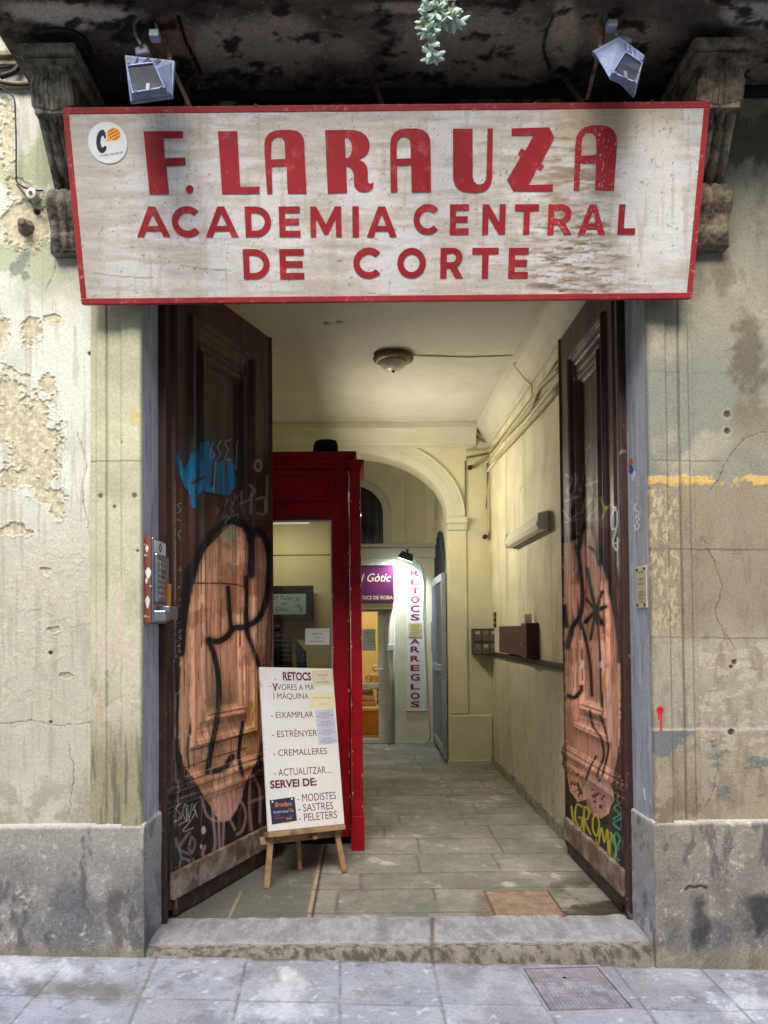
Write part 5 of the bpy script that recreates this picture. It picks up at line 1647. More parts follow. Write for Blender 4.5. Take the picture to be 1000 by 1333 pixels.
def cable(pts, r, m, label, dep=D0 - .03):
    o = MB().tube([at(x, y, dep + dd) for x, y, dd in [(p[0], p[1], p[2] if len(p) > 2 else 0) for p in catmull([(a + (0,))[:3] for a in pts], 6)]], r, 7).build('cable', m, None, smooth=True)
    return tag(o, label, 'cable', 'cables on the facade')


cable([(-6, 22), (6, 42), (18, 60), (24, 78), (20, 92), (0, 100)], .013, M_cb, 'thick black cable bent at the upper left corner')
cable([(8, 18), (22, 42), (36, 72), (44, 92)], .016, M_cb2, 'grey conduit slanting down beside the left bracket')
cable([(-5, 88), (12, 86), (22, 80)], .006, M_cb, 'thin black wire looping at the upper left corner')
cable([(-4, 112), (8, 118), (18, 128), (20, 150), (21, 190), (21, 225), (23, 238), (40, 247), (56, 248)], .004, M_cb, 'thin black wire hanging down the left wall to the bracket')
cable([(-4, 106), (20, 110), (42, 109)], .008, M_cb, 'black cable running to the left bracket')
cable([(22, 240), (34, 255), (46, 270), (56, 273)], .005, M_cb2, 'short grey wire from the wall hole to the insulator')
cable([(20, 40, .0), (38, 38, -.28), (60, 40, -.36), (90, 40, -.36), (112, 55, -.3), (128, 90, -.1)], .012, M_cb, 'black cable draped over the left bracket')
p = at(46, 259, D0)
ins = thing('insulator', 'small white ceramic insulator beside the left bracket', 'insulator', p)
MB().lathe([(.024, 0), (.026, .012), (.020, .02), (.020, .03), (.026, .038), (.024, .05), (.010, .052)], p, 20, (0, -1, 0)).build('ceramic', mat('white_ceramic', (206, 202, 192), .35, var=.06), ins, smooth=False)
MB().lathe([(.008, .05), (.008, .056)], p, 10, (0, -1, 0)).build('screw', M_cb, ins)
p = at(34, 296, D0)
kn = MB(); kn.lathe([(.04, 0), (.034, .012), (.02, .03), (.016, .05), (.022, .058), (.012, .068)], p, 9, (0.1, -1, -.1))
tag(kn.build('anchor_bolt', mat('rusty_bolt', (124, 112, 96), .9, var=.3, bump=.5), None), 'rusty anchor bolt in the flaked plaster at left', 'bolt')

# man-hole cover
mc = [onz(688, 1260, sz(.75)), onz(790, 1258, sz(.9)), onz(831, 1316, sz(.85)), onz(713, 1320, sz(.7))]
man = thing('utility_cover', 'grey metal utility cover set in the pavement', 'cover', sum(mc, V()) / 4)
m0, mex = mc[3], (mc[2] - mc[3]); mey = ((mc[0] - mc[3]) + (mc[1] - mc[2])) / 2
mw, mh = mex.length, mey.length; mex.normalize(); mey = (mey - mex * mey.dot(mex)).normalized(); mn = mex.cross(mey)
m0 = m0 + mn * .004


def coverfn(U, W, X, Y):
    bar = (np.sin(U / .0105 * 2 * math.pi / 1.6) > .1) & (np.sin(W / .03 * math.pi) ** 2 > .04)
    inn = nest(U, W, .03, mw - .03, .03, mh - .03)
    tile = (inn > 0) & ~((W > mh * .40) & (W < mh * .62) & (U > mw * .2) & (U < mw * .84))
    h = np.where(tile & bar, .0008, 0.) + np.where((inn < -.006), .003, 0) - .004 * np.exp(-((inn + .012) / .004) ** 2)
    n = fbm(U * 30, W * 30, 1, 4, 3)
    c = flat(U.shape, (160, 154, 164)) * (.75 + .45 * n)[..., None]
    c = mixc(c, (120, 114, 122), (tile & ~bar) * .5)
    c = mixc(c, (60, 54, 58), np.exp(-((inn + .012) / .004) ** 2) * .8)
    c = mixc(c, (170, 166, 172), (inn < -.016) * .5)
    return h, c


sheet('plate', man, vmat('cast_metal', .45, .12, 60, .2, 150, spec=.6), m0, mex, mey, mw, mh, .004, coverfn, skirt=.02)
tm = MB(); tm.text('AIGUA POTABLE', m0 + mn * .001, mex, mey, mw * .22, mh * .45, .03, w=mw * .60, bold=.02)
tm.build('lettering', mat('cast_letter', (206, 204, 210), .45, .4), man)
MB().lathe([(.008, 0), (.008, .0015)], m0 + mex * mw * .46 + mey * mh * .72, 10, mn).build('keyhole', mat('black_hole', (14, 13, 13), .9), man)
# brown plate in the hallway floor behind the step
fm = [onz(645, 1170, FL), onz(737, 1171, FL), onz(747, 1207, FL), onz(650, 1207, FL)]
fo = fm[3]; fw, fh = fm[2].x - fo.x, fm[0].y - fo.y


def matfn(U, W, X, Y):
    r = (np.sin(U / .022 * math.pi) * np.sin(W / .022 * math.pi))
    n = fbm(U * 20, W * 20, 1, 4, 3)
    c = flat(U.shape, (150, 128, 108)) * (.80 + .36 * n)[..., None]
    c = mixc(c, (120, 92, 74), sm(.0, .4, -abs(r) + .3) * .6)
    e = nest(U, W, 0, fw, 0, fh)
    c = mixc(c, (110, 70, 56), (e < .012) * .8)
    return .0015 * sm(.2, .5, abs(r)), c


o = sheet('floor_plate', None, vmat('rusty_plate', .6, .12, 50, .2, 90), (fo.x, max(fo.y, .32), FL + .004), (1, 0, 0), (0, 1, 0), fw, fh - .0, .005, matfn, skirt=.012)
tag(o, 'brown patterned plate lying in the hallway floor behind the step', 'floor plate')
# ================================================================== DISPLAY CABINET
DC = 5.20                         # its front, metres from the camera
M_cabred = mat('red_cabinet_paint', (158, 4, 24), .5, var=.12, scale=9, spec=.25, bump=.12, bscale=40, dirt=((120, 6, 20), 14, .5, .75))
yc = DC - D0
cab = thing('display_cabinet', 'red wooden display cabinet with a glazed front on the left of the hallway', 'cabinet', (-.7, yc + .2, FL))
cx0 = LW + .02; cx1 = at(455, 900, DC).x
ztop = at(420, 590, DC).z
gx0, gx1 = at(300, 800, DC).x, at(433, 800, DC).x
gz1, gz0 = at(400, 677, DC).z, at(400, 1010, DC).z
kb = MB()
kb.plate([[(cx0, FL + .06), (cx1, FL + .06), (cx1, ztop - .10), (cx0, ztop - .10)], [(gx0, gz0), (gx0, gz1), (gx1, gz1), (gx1, gz0)]], (0, yc + .035, 0), (1, 0, 0), (0, 0, 1), .035)
kb.build('front_frame', M_cabred, cab, bevel=.004)
kb = MB()
kb.box(cx0, cx0 + .02, yc + .036, yc + .55, FL + .06, ztop - .1); kb.box(cx1 - .02, cx1, yc + .036, yc + .55, FL + .06, ztop - .1)
kb.box(cx0 + .02, cx1 - .02, yc + .036, yc + .55, gz0 - .03, gz0 - .005)
kb.build('case', M_cabred, cab)
kb = MB(); kb.box(cx0 + .02, cx1 - .02, yc + .50, yc + .54, gz0, ztop - .14)
kb.build('back_panel', mat('display_back', (226, 216, 168), .7, var=.06, scale=3), cab)
zsh = at(400, 722, DC + .45).z
MB().box(cx0 + .02, cx1 - .02, yc + .492, yc + .4995, zsh, zsh + .006).build('panel_joint', mat('joint_strip', (120, 110, 84), .7), cab)  # darker strip along the joint of the back panel
kb = MB()
for z0_, z1_, ov in ((ztop - .10, ztop - .075, .015), (ztop - .075, ztop - .045, .03), (ztop - .045, ztop - .03, .045), (ztop - .03, ztop, .06)):
    kb.box(cx0, cx1 + ov, yc - ov, yc + .10, z0_, z1_)
kb.build('cornice', M_cabred, cab, bevel=.004)
pz1, pz0 = at(400, 612, DC).z, at(400, 660, DC).z
px0, px1 = at(320, 640, DC).x, at(435, 640, DC).x
kb = MB()
kb.plate([[(px0, pz0), (px1, pz0), (px1, pz1), (px0, pz1)], [(px0 + .03, pz0 + .03), (px0 + .03, pz1 - .03), (px1 - .03, pz1 - .03), (px1 - .03, pz0 + .03)]], (0, yc - .001, 0), (1, 0, 0), (0, 0, 1), .012)
kb.box(px0 + .05, px1 - .05, yc - .008, yc - .001, pz0 + .05, pz1 - .05)
kb.build('raised_panel', M_cabred, cab, bevel=.004)
kb = MB()
kb.box(gx0, gx1, yc - .004, yc + .012, gz1 - .012, gz1); kb.box(gx1 - .010, gx1, yc - .004, yc + .012, gz0, gz1 - .012)
kb.build('glazing_bead', mat('pale_bead', (176, 172, 156), .4, .4), cab)
MB().box(gx0, gx1 - .01, yc + .014, yc + .019, gz0, gz1 - .012).build('glass_pane', glassmat('display_glass', (236, 238, 228), .9), cab)
kb = MB(); kb.box(cx0, cx1 - .03, yc + .05, yc + .5, FL, FL + .06); kb.build('plinth', mat('black_plinth', (18, 14, 14), .8), cab)
# narrow pilaster standing forward at the right end
DP = 5.09
qx0, qx1 = at(457.5, 900, DP).x, at(471.5, 900, DP).x
qz = at(465, 599, DP).z
kb = MB(); kb.box(qx0, qx1, DP - D0, DP - D0 + .5, FL + .0, qz - .06)
pil = kb.build('pilaster', M_cabred, cab, bevel=.005)
kb = MB()
for z0_, z1_, ov in ((qz - .06, qz - .04, .008), (qz - .04, qz - .02, .016), (qz - .02, qz, .026)):
    kb.box(qx0 - ov * .4, qx1 + ov, DP - D0 - ov, DP - D0 + .5, z0_, z1_)
kb.build('capital', M_cabred, pil, bevel=.003)
kb = MB(); kb.box(qx0 - .006, qx1 + .008, DP - D0 - .012, DP - D0 + .1, FL, at(465, 1062, DP).z); kb.build('base_block', M_cabred, pil, bevel=.005)

# paint chips along the edges of the wood
rs = np.random.RandomState(21); M_chip = mat('bare_chip', (206, 170, 150), .8, var=.2)
ch_ = MB()
for i in range(46):
    z_ = FL + .1 + (rs.rand() ** 1.6) * 2.3
    x_, y_ = ((cx1 - .003, yc - .0012), (qx1 - .004, DP - D0 - .0012), (qx0 + .004, DP - D0 - .0012), (gx1 + .004, yc - .0012))[i % 4] if 'qx1' in globals() else (cx1 - .003, yc - .0012)
    a_, b_ = rs.uniform(.0015, .004), rs.uniform(.003, .012)
    ch_.plate([[(a_ * math.cos(t) * (1 + .4 * rs.rand()), b_ * math.sin(t)) for t in np.linspace(0, 2 * math.pi, 8)[:-1]]], (x_, y_, z_), (1, 0, 0), (0, 0, 1), 0)
co__ = ch_.build('paint_chips', M_chip, cab); co__['kind'] = 'stuff'
# small lit strip behind the top edge of the glass
stl = thing('cabinet_lamp', 'small lit strip lamp behind the top edge of the cabinet glass', 'lamp', (gx0 + .4, yc + .06, gz1))
MB().box(gx0 + .05, gx1 - .16, yc + .05, yc + .075, gz1 - .016, gz1 - .004).build('tube', mat('cabinet_tube', (255, 250, 236), .4, emit=(255, 244, 220), estr=.2), stl)
MB().box(gx0 + .04, gx1 - .15, yc + .045, yc + .09, gz1 - .001, gz1 + .02).build('fitting', mat('cabinet_lamp_fitting', (200, 196, 184), .5), stl)
cl_ = bpy.data.lights.new('cabinet_light', 'AREA'); cl_.shape = 'RECTANGLE'; cl_.size = .6; cl_.size_y = .03; cl_.energy = .8; cl_.color = (1, .94, .8)
co_ = bpy.data.objects.new('cabinet_light', cl_); COLL.objects.link(co_); co_.location = ((gx0 + gx1) / 2 - .05, yc + .08, gz1 - .03)
co_.rotation_euler = V((0, -.5, .9)).to_track_quat('Z', 'Y').to_euler(); co_.parent = stl; co_.matrix_parent_inverse = Matrix.Translation(stl.location).inverted()
# things shown inside
fdp = DC + .42
fr0, fr1 = at(318, 808, fdp), at(408, 762, fdp)
emb = thing('framed_embroidery', 'dark framed embroidery sampler hanging inside the glazed cabinet', 'picture', (fr0 + fr1) / 2)
kb = MB(); y_ = fr0.y
kb.plate([[(fr0.x, fr0.z), (fr1.x, fr0.z), (fr1.x, fr1.z), (fr0.x, fr1.z)], [(fr0.x + .055, fr0.z + .045), (fr0.x + .055, fr1.z - .045), (fr1.x - .055, fr1.z - .045), (fr1.x - .055, fr0.z + .045)]], (0, y_ + .03, 0), (1, 0, 0), (0, 0, 1), .03)
kb.build('frame', mat('dark_picture_frame', (58, 44, 42), .4, var=.15), emb, bevel=.004)
MB().box(fr0.x + .05, fr1.x - .05, y_ + .015, y_ + .025, fr0.z + .04, fr1.z - .04).build('cloth', mat('blue_grey_cloth', (168, 188, 196), .9, var=.08), emb)
em = MB(); eo = V((fr0.x + .055, y_ + .0145, fr0.z + .045)); ew, eh = fr1.x - fr0.x - .11, fr1.z - fr0.z - .09
em.text('El Taller', eo, (1, 0, 0), (0, 0, 1), ew * .40, eh * .64, eh * .19, shear=.2)
em.text('del', eo, (1, 0, 0), (0, 0, 1), ew * .54, eh * .40, eh * .16, shear=.2)
em.text('Gòtic', eo, (1, 0, 0), (0, 0, 1), ew * .44, eh * .15, eh * .18, shear=.2)
rs = np.random.RandomState(3)
for a, b in ((.1, .2), (.84, .66), (.86, .35), (.9, .2), (.28, .3)):
    c_ = eo + V((ew * a, 0, eh * b))
    em.beam(c_ + V((-.016, 0, -.014)), c_ + V((.016, 0, .014)), .004, .001, (0, 1, 0)); em.beam(c_ + V((-.016, 0, .014)), c_ + V((.016, -.0005, -.014)), .004, .001, (0, 1, 0))
for i in range(22):
    x = ew * (i + .3) / 22
    em.box(eo.x + x, eo.x + x + ew * .024, y_ + .0135, y_ + .0145, eo.z + eh * .955, eo.z + eh * .97); em.box(eo.x + x, eo.x + x + ew * .024, y_ + .0135, y_ + .0145, eo.z + eh * .03, eo.z + eh * .045)
em.build('stitching', mat('dark_thread', (60, 66, 76), .8), emb)

# plaid shirt on a dress form
mdp = DC + .27
mo = at(352, 815, mdp)
man_ = thing('dress_form', 'dress form in a dark plaid shirt behind the cabinet glass', 'mannequin', (mo.x, mo.y, gz0))
Mp = bpy.data.materials.new('dark_plaid'); Mp.use_nodes = True
t_ = Mp.node_tree; b_ = t_.nodes['Principled BSDF']; b_.inputs['Roughness'].default_value = .9
tc_ = t_.nodes.new('ShaderNodeTexCoord')
prev = None
for ax, col in (('X', (120, 30, 44)), ('Z', (86, 92, 108)), ('Y', (40, 60, 90))):
    wv = t_.nodes.new('ShaderNodeTexWave'); wv.bands_direction = ax; wv.inputs['Scale'].default_value = 9 if ax != 'Y' else 5
    t_.links.new(tc_.outputs['Object'], wv.inputs['Vector'])
    gt = t_.nodes.new('ShaderNodeMath'); gt.operation = 'GREATER_THAN'; gt.inputs[1].default_value = .90
    t_.links.new(wv.outputs['Fac'], gt.inputs[0])
    mx_ = t_.nodes.new('ShaderNodeMix'); mx_.data_type = 'RGBA'
    t_.links.new(gt.outputs[0], mx_.inputs[0])
    if prev: t_.links.new(prev, mx_.inputs[6])
    else: mx_.inputs[6].default_value = L(24, 26, 36) + (1,)
    mx_.inputs[7].default_value = L(*col) + (1,)
    prev = mx_.outputs[2]
t_.links.new(prev, b_.inputs['Base Color'])
h_ = mo.z - gz0
kb = MB(); kb.lathe([(.13, .12), (.15, .2), (.165, h_ - .38), (.19, h_ - .22), (.185, h_ - .13), (.13, h_ - .07), (.07, h_ - .035), (.062, h_)], (mo.x, mo.y, gz0), 28, (0, 0, 1), 1, .62)
for s_ in (-1, 1):
    kb.tube([(mo.x + s_ * .14, mo.y, mo.z - .12), (mo.x + s_ * .20, mo.y, mo.z - .2), (mo.x + s_ * .22, mo.y + .0, mo.z - .45), (mo.x + s_ * .215, mo.y, mo.z - .62)], [.05, .055, .045, .04], 12)
kb.build('shirt', Mp, man_, smooth=True)
kb = MB(); kb.lathe([(.07, 0), (.075, .03), (.06, .045)], (mo.x, mo.y, mo.z - .04), 20, (0, 0, 1), 1, .8); kb.build('collar', Mp, man_, smooth=True)
kb = MB(); kb.tube([(mo.x, mo.y, gz0), (mo.x, mo.y, gz0 + .14)], .02, 10); kb.lathe([(.12, 0), (.11, .015)], (mo.x, mo.y, gz0), 24); kb.build('stand', mat('form_stand', (60, 50, 40), .5), man_)
o = MB().beam(at(385, 900, DC + .2), at(382, 837, DC + .22), .03, .012).build('ruler', mat('wood_ruler', (196, 140, 70), .5, var=.15), None, bevel=.002)
tag(o, 'upright wooden stick behind the cabinet glass', 'stick')


def paper(name, label, cat, o, ex, ey, w_, h_, col, lines, ink=(70, 70, 80), parent=None, th=.0012):
    """a sheet of paper with lines of lettering: (text, y fraction, width fraction, x fraction)"""
    ob = MB(); n = V(ex).cross(V(ey)).normalized()
    ob.obox(V(o), V(ex), n, V(ey), w_, th, h_)
    r = ob.build(name, mat('paper_' + name, col, .7, var=.03), parent)
    if label: r['label'] = label
    if cat: r['category'] = cat
    if lines:
        tm_ = MB()
        for s_, yy, ww, xx_ in lines:
            tm_.text(s_, V(o) + n * (th + .0006), ex, ey, w_ * xx_, h_ * yy, .01, w=w_ * ww)
        tm_.build('lettering', mat('ink', ink, .7), r)
    return r


a_ = at(397.5, 839.5, DC + .01)
paper('paper_note', 'white printed note taped inside the cabinet glass', 'note', (a_.x, yc + .0135, a_.z), (1, 0, 0), (0, 0, 1), at(429, 839, DC).x - a_.x, at(397, 818, DC).z - a_.z, (226, 226, 216), [('SERVEI', .62, .42, .29), ('DE', .40, .12, .44), ('TINTORERIA', .16, .64, .18)])
# bag on the cabinet
bp_ = at(424, 588, DC + .12)
kb = MB()
zb = ztop + .001
for i, (wd_, z_) in enumerate(((.085, 0), (.088, .04), (.082, .09), (.07, .112))):
    pass
vs = []
for wd_, dx_, z_, dy_ in ((.082, 0, 0, .07), (.088, .0, .03, .075), (.084, .002, .08, .07), (.074, .004, .105, .06), (.05, .004, .115, .04)):
    for k in range(20):
        a = 2 * math.pi * k / 20
        sc_ = 1 / max(abs(math.cos(a)), abs(math.sin(a))) ** .75
        vs.append((bp_.x + dx_ + wd_ * math.cos(a) * sc_, yc + .12 + dy_ * math.sin(a) * sc_, zb + z_))
kb.add(vs, [(i * 20 + k, i * 20 + (k + 1) % 20, (i + 1) * 20 + (k + 1) % 20, (i + 1) * 20 + k) for i in range(4) for k in range(20)] + [tuple(range(80, 100))])
tag(kb.build('bag', mat('black_bag_cloth', (20, 19, 19), .9, bump=.3), None, smooth=True), 'small black bag lying on top of the red cabinet', 'bag')
kb = MB(); kb.tube([(bp_.x - .09, yc + .15, zb + .03), (bp_.x - .16, yc + .2, zb + .02), (bp_.x - .26, yc + .2, zb + .006)], .004, 6)
tag(kb.build('wire', mat('black_wire', (22, 22, 22), .6), None), 'black wire trailing left from the bag on the cabinet', 'cable')
kb = MB(); kb.tube([(cx1 + .022, yc + .03, ztop - .02), (cx1 + .03, yc + .01, ztop - .12), (cx1 + .022, yc + .02, ztop - .5), (cx1 + .022, yc + .02, FL + .15)], .010, 8)
tag(kb.build('cable', mat('black_cable_b', (16, 15, 15), .6), None, smooth=True), 'black cable running down between the cabinet and its red pilaster', 'cable')

# ================================================================== EASEL with its board
M_ew = mat('easel_wood', (164, 130, 92), .65, var=.2, scale=10, bump=.2, dirt=((120, 92, 66), 12, .5, .65))
lb_, rb_, bb_ = onz(347, 1157, FL), onz(449, 1136, FL), onz(390, 1133, FL)
eBL = at(349, 1083, lb_.y + D0 + .05); eBR = at(447, 1072, rb_.y + D0 + .05)
eex = (eBR - eBL); eex.z = 0; eW = eex.length; eex.normalize()
back_ = V((-eex.y, eex.x, 0))
if back_.y < 0: back_ = -back_
# lean back, and slightly skewed on its ledge
up0 = (V((0, 0, 1)) * math.cos(R(13)) + back_ * math.sin(R(13)))
roll_ = R(-2.6)
bex = (eex * math.cos(roll_) - up0 * math.sin(roll_) * -1)
eTL = onplane(336, 868, eBL, eex.cross(up0)); eTR = onplane(433, 870, eBL, eex.cross(up0)); eBR2 = onplane(447, 1072, eBL, eex.cross(up0))
bey = ((eTL - eBL) + (eTR - eBR2)).normalized()
bex = ((eBR2 - eBL) + (eTR - eTL)); bex = (bex - bey * bex.dot(bey)).normalized()
bn = bex.cross(bey)
eW = ((eBR2 - eBL).length + (eTR - eTL).length) / 2; eH = ((eTL - eBL).length + (eTR - eBR2).length) / 2
eas = thing('easel', 'three legged wooden easel standing in front of the red cabinet', 'easel', (lb_ + rb_) / 2)
bmid = eBL + bex * eW * .5
topz = bmid + bey * eH * 1.02 - bn * .04
apex = topz
for nm, foot, tp in (('l', lb_, eBL + bex * eW * .12 + bey * eH * .05 - bn * .03), ('r', rb_, eBL + bex * eW * .88 + bey * eH * .05 - bn * .03)):
    d_ = (tp - foot).normalized()
    MB().beam(foot - d_ * -.0, tp + (apex + bex * (.06 if nm == 'r' else -.06) - tp) * .9, .032, .02, tuple(-bn)).build('leg', M_ew, eas, bevel=.003)
MB().beam(bb_, apex - bn * .05, .028, .02, tuple(-bn)).build('leg', M_ew, eas, bevel=.003)
lg = MB()
lg.obox(eBL - bey * .032 - bn * .03 - bex * .012, bex, bn, bey, eW + .0, .062, .03)
lg.build('ledge', M_ew, eas, bevel=.003)
lg = MB()
lg.obox(eBL - bey * .07 - bn * .06 - bex * .03, bex, bn, bey, eW + .03, .02, .045)
lg.build('cross_bar', M_ew, eas, bevel=.003)
kn_ = MB(); c_ = eBL + bex * eW * .60 - bey * .055 - bn * .035
kn_.lathe([(.016, -.01), (.018, .0), (.018, .03), (.012, .036)], c_, 12, tuple(bn)); kn_.build('knob', M_ew, eas)

board = thing('sign_board', 'white board listing tailoring services in purple letters, resting on the easel', 'sign', eBL)
mbd = MB(); mbd.obox(eBL - bn * .012, bex, bn, bey, eW, .014, eH)
mbd.build('panel', mat('white_board', (226, 226, 220), .4, var=.03, scale=6, dirt=((186, 180, 170), 12, .62, .75)), board, bevel=.003)
M_pl = mat('purple_ink', (104, 18, 62), .6, var=.12, scale=40)
bo = eBL + bn * .0026


def bxy(px, py):
    p = onplane(px, py, bo, bn) - bo
    return p.dot(bex), p.dot(bey)


def bline(s_, x0, y0, x1, y1, bold=0.0, m=None, parent=board):
    """writing with its base line from (x0, y0) to x1 and cap height to y1, in photo coordinates"""
    a, b = bxy(x0, y0), bxy(x1, y0); hgt = bxy(x0, y1)[1] - a[1]
    mb = MB()
    vs, fs, tw_ = text2d(s_, bold)
    sx_ = (b[0] - a[0]) / tw_
    mb.add([bo + bex * (a[0] + p * sx_) + bey * (a[1] + q * hgt) for p, q in vs], fs)
    mb.build('lettering', m or M_pl, parent)


bz = lambda x, y: (330 + x / 4.3, 860 + y / 4.3)
for s_, x0, y0, x1, y1, bo_ in (('RETOCS', 166, 111, 324, 63, .035), ('VORES A MÀ', 134, 164, 341, 132, 0), ('I MÀQUINA', 113, 215, 310, 183, 0), ('-', 89, 152, 101, 128, 0), ('- EIXAMPLAR', 99, 322, 337, 288, 0), ('- ESTRÈNYER', 105, 430, 358, 394, 0),
                                ('- CREMALLERES', 112, 536, 413, 500, 0), ('- ACTUALITZAR....', 117, 648, 440, 608, 0), ('SERVEI DE:', 94, 718, 357, 672, .035), ('- MODISTES', 247, 792, 464, 750, 0), ('- SASTRES', 252, 848, 448, 806, 0), ('- PELETERS', 255, 902, 471, 860, 0)):
    bline(s_, *bz(x0, y0), *bz(x1, y1), bold=bo_)
bline('V', *bz(108, 172), *bz(137, 126), bold=.05, m=mat('red_ink_v', (150, 16, 44), .6))
for x_, y_ in ((246, 117), (122, 104)):
    a = bxy(*bz(x_, y_)); MB().plate([arc(a[0], a[1], .004, .004, 0, 330, 12)], bo + bn * .0005, bex, bey, .0003).build('spot', mat('black_spot', (30, 20, 26), .6), board)
def bnote(corner, size, col, lines, rot, label, ink=(110, 104, 100)):
    a, b = bxy(*bz(corner[0], corner[1] + size[1])), bxy(*bz(corner[0] + size[0], corner[1]))
    c_, s_ = math.cos(rot), math.sin(rot)
    ex_ = bex * c_ + bey * s_; ey_ = bey * c_ - bex * s_
    o_ = bo + bex * a[0] + bey * a[1] - bn * .0005
    r = paper('paper_note', label, None, o_, ex_, ey_, b[0] - a[0], b[1] - a[1], col, lines, ink, board)
    return r


bnote((334, 56), (110, 84), (216, 206, 178), [('SERVEI', .62, .46, .27), ('DE', .42, .10, .45), ('TINTORERIA', .16, .70, .15)], R(1), 'beige note about dry cleaning')
bnote((320, 178), (134, 88), (228, 218, 176), [('VESTITS DE NÚVIA', .58, .80, .1), ('A MIDA', .18, .32, .34)], R(1), 'cream note about dresses', (170, 140, 110))
pn = []
for k in range(4):
    y_ = .86 - k * .245
    pn += [(('ELABORACIÓ', 'ARRANJAMENT', 'ALLARGAR', 'ESCURÇAR')[k], y_, .55, .22), ('cortines, vestits i fundes', y_ - .065, .84, .08), ('per encàrrec', y_ - .125, .40, .3)]
bnote((368, 276), (90, 196), (196, 196, 214), pn, R(4), 'lilac sheet of small print', (84, 84, 120))
bc = bnote((104, 770), (132, 148), (44, 42, 70), None, R(3), 'dark blue card with coloured words')
for s_, x0, y0, x1, y1, col in (('Brodem', 122, 820, 216, 794, (226, 140, 84)), ('Noms', 196, 838, 222, 826, (196, 120, 60)), ('Bordado Vestuari Tots', 112, 856, 226, 842, (206, 200, 210)), ('Logos', 118, 872, 150, 860, (70, 110, 200)), ('Aniversaris', 120, 888, 176, 874, (190, 60, 50)), ('Escuts', 184, 890, 214, 878, (210, 190, 110)), ('Tovalloles', 156, 912, 204, 898, (200, 90, 50)), ('Joves', 196, 876, 222, 866, (90, 140, 200))):
    a, b = bxy(*bz(x0, y0)), bxy(*bz(x1, y0)); hg = bxy(*bz(x0, y1))[1] - a[1]
    vs, fs, tw_ = text2d(s_, 0, .15)
    MB().add([bo + bn * .0018 + bex * (a[0] + p * (b[0] - a[0]) / tw_) + bey * (a[1] + q * hg) for p, q in vs], fs).build('lettering', mat('card_ink', col, .6), bc)
for x_, y_ in ((106, 790), (214, 774)):
    a = bxy(*bz(x_, y_)); MB().plate([arc(a[0], a[1], .006, .006, 0, 330, 10)], bo + bn * .0016, bex, bey, .0006).build('pin', mat('white_pin', (226, 226, 226), .4), bc)

# ================================================================== HALLWAY FITTINGS
# ceiling lamp
lc = onz(512, 462, CEIL)
clamp = thing('ceiling_lamp', 'round ceiling lamp with ornate dark ring and frosted bowl', 'lamp', lc)
rg = .5 * 52 / 1000 * (lc.y + D0)
rgm = MB(); rgm.lathe([(rg * .86, 0), (rg * .98, -.012), (rg, -.03), (rg * .92, -.05), (rg * .72, -.062), (rg * .7, -.05)], lc, 40)
for i in range(26):
    a = 2 * math.pi * i / 26
    p_ = lc + V((math.cos(a) * rg * .95, math.sin(a) * rg * .95, -.034))
    rgm.lathe([(.004, -.012), (.014, -.004), (.014, .004), (.004, .012)], p_, 8, (math.cos(a), math.sin(a), -.5))
rgm.build('ring', mat('antique_brass', (110, 92, 58), .45, .6, var=.35, scale=60), clamp, smooth=True)
MB().lathe([(rg * .7, -.05), (rg * .66, -.08), (rg * .52, -.108), (rg * .3, -.125), (.02, -.13)], lc, 36).build('glass_bowl', mat('frosted_glass', (196, 192, 172), .35, var=.12, scale=18, spec=.5), clamp, smooth=True)
MB().lathe([(.012, -.126), (.014, -.136), (.006, -.146)], lc, 12).build('finial', mat('brass_finial', (120, 98, 60), .4, .7), clamp, smooth=True)
kb = MB()
kb.tube([V((lc.x + rg, lc.y, CEIL - .006)), onz(610, 465, CEIL - .006), onz(682, 462, CEIL - .006)], .005, 6)
q0 = onz(682, 462, CEIL - .006)
kb.tube([q0, q0 + V((.03, .0, -.03)), V((RW - .15, q0.y, CEIL - .08)), V((RW - .06, q0.y, CEIL - .2)), V((RW - .012, q0.y - .05, CEIL - .27)), V((RW - .012, q0.y - .05, CEIL - .52))], .006, 6)
tag(kb.build('ceiling_wire', mat('painted_wire', (180, 172, 140), .6), None), 'thin painted wire running from the ceiling lamp to the right wall', 'cable')

# strip light, unlit
p0, p1 = 5.42 * 1.03 - D0, 6.66 * 1.03 - D0
zl1 = onx(726, 659, RW).z; zl0 = onx(727, 686, RW).z
flt = thing('strip_light', 'unlit fluorescent strip light on the right hallway wall', 'lamp', (RW, (p0 + p1) / 2, zl0))
kb = MB(); kb.hexa([(RW - .03, p0 + .01, zl0), (RW - .001, p0 + .01, zl0), (RW - .001, p0 + .01, zl1), (RW - .03, p0 + .01, zl1)], [(RW - .03, p1 - .01, zl0), (RW - .001, p1 - .01, zl0), (RW - .001, p1 - .01, zl1), (RW - .03, p1 - .01, zl1)])
kb.build('base_plate', mat('lamp_base', (150, 146, 130), .5), flt)
pr_ = [(RW - .03, zl0 + .01), (RW - .03, zl1 - .004), (RW - .085, zl1 - .02), (RW - .105, zl0 + .05), (RW - .09, zl0 + .015)]
kb = MB(); k = len(pr_)
kb.add([(x, p0, z) for x, z in pr_] + [(x, p1, z) for x, z in pr_], [(i, (i + 1) % k, k + (i + 1) % k, k + i) for i in range(k)] + [tuple(range(k)), tuple(range(2 * k - 1, k - 1, -1))])
kb.build('diffuser', mat('milky_diffuser', (212, 208, 186), .4, var=.04), flt, bevel=.006)
for y_ in (p0, p1): MB().box(RW - .10, RW - .032, y_ - .012, y_ + .004, zl0 + .012, zl1 - .018).build('end_cap', mat('grey_end_cap', (190, 186, 168), .5), flt, bevel=.004)

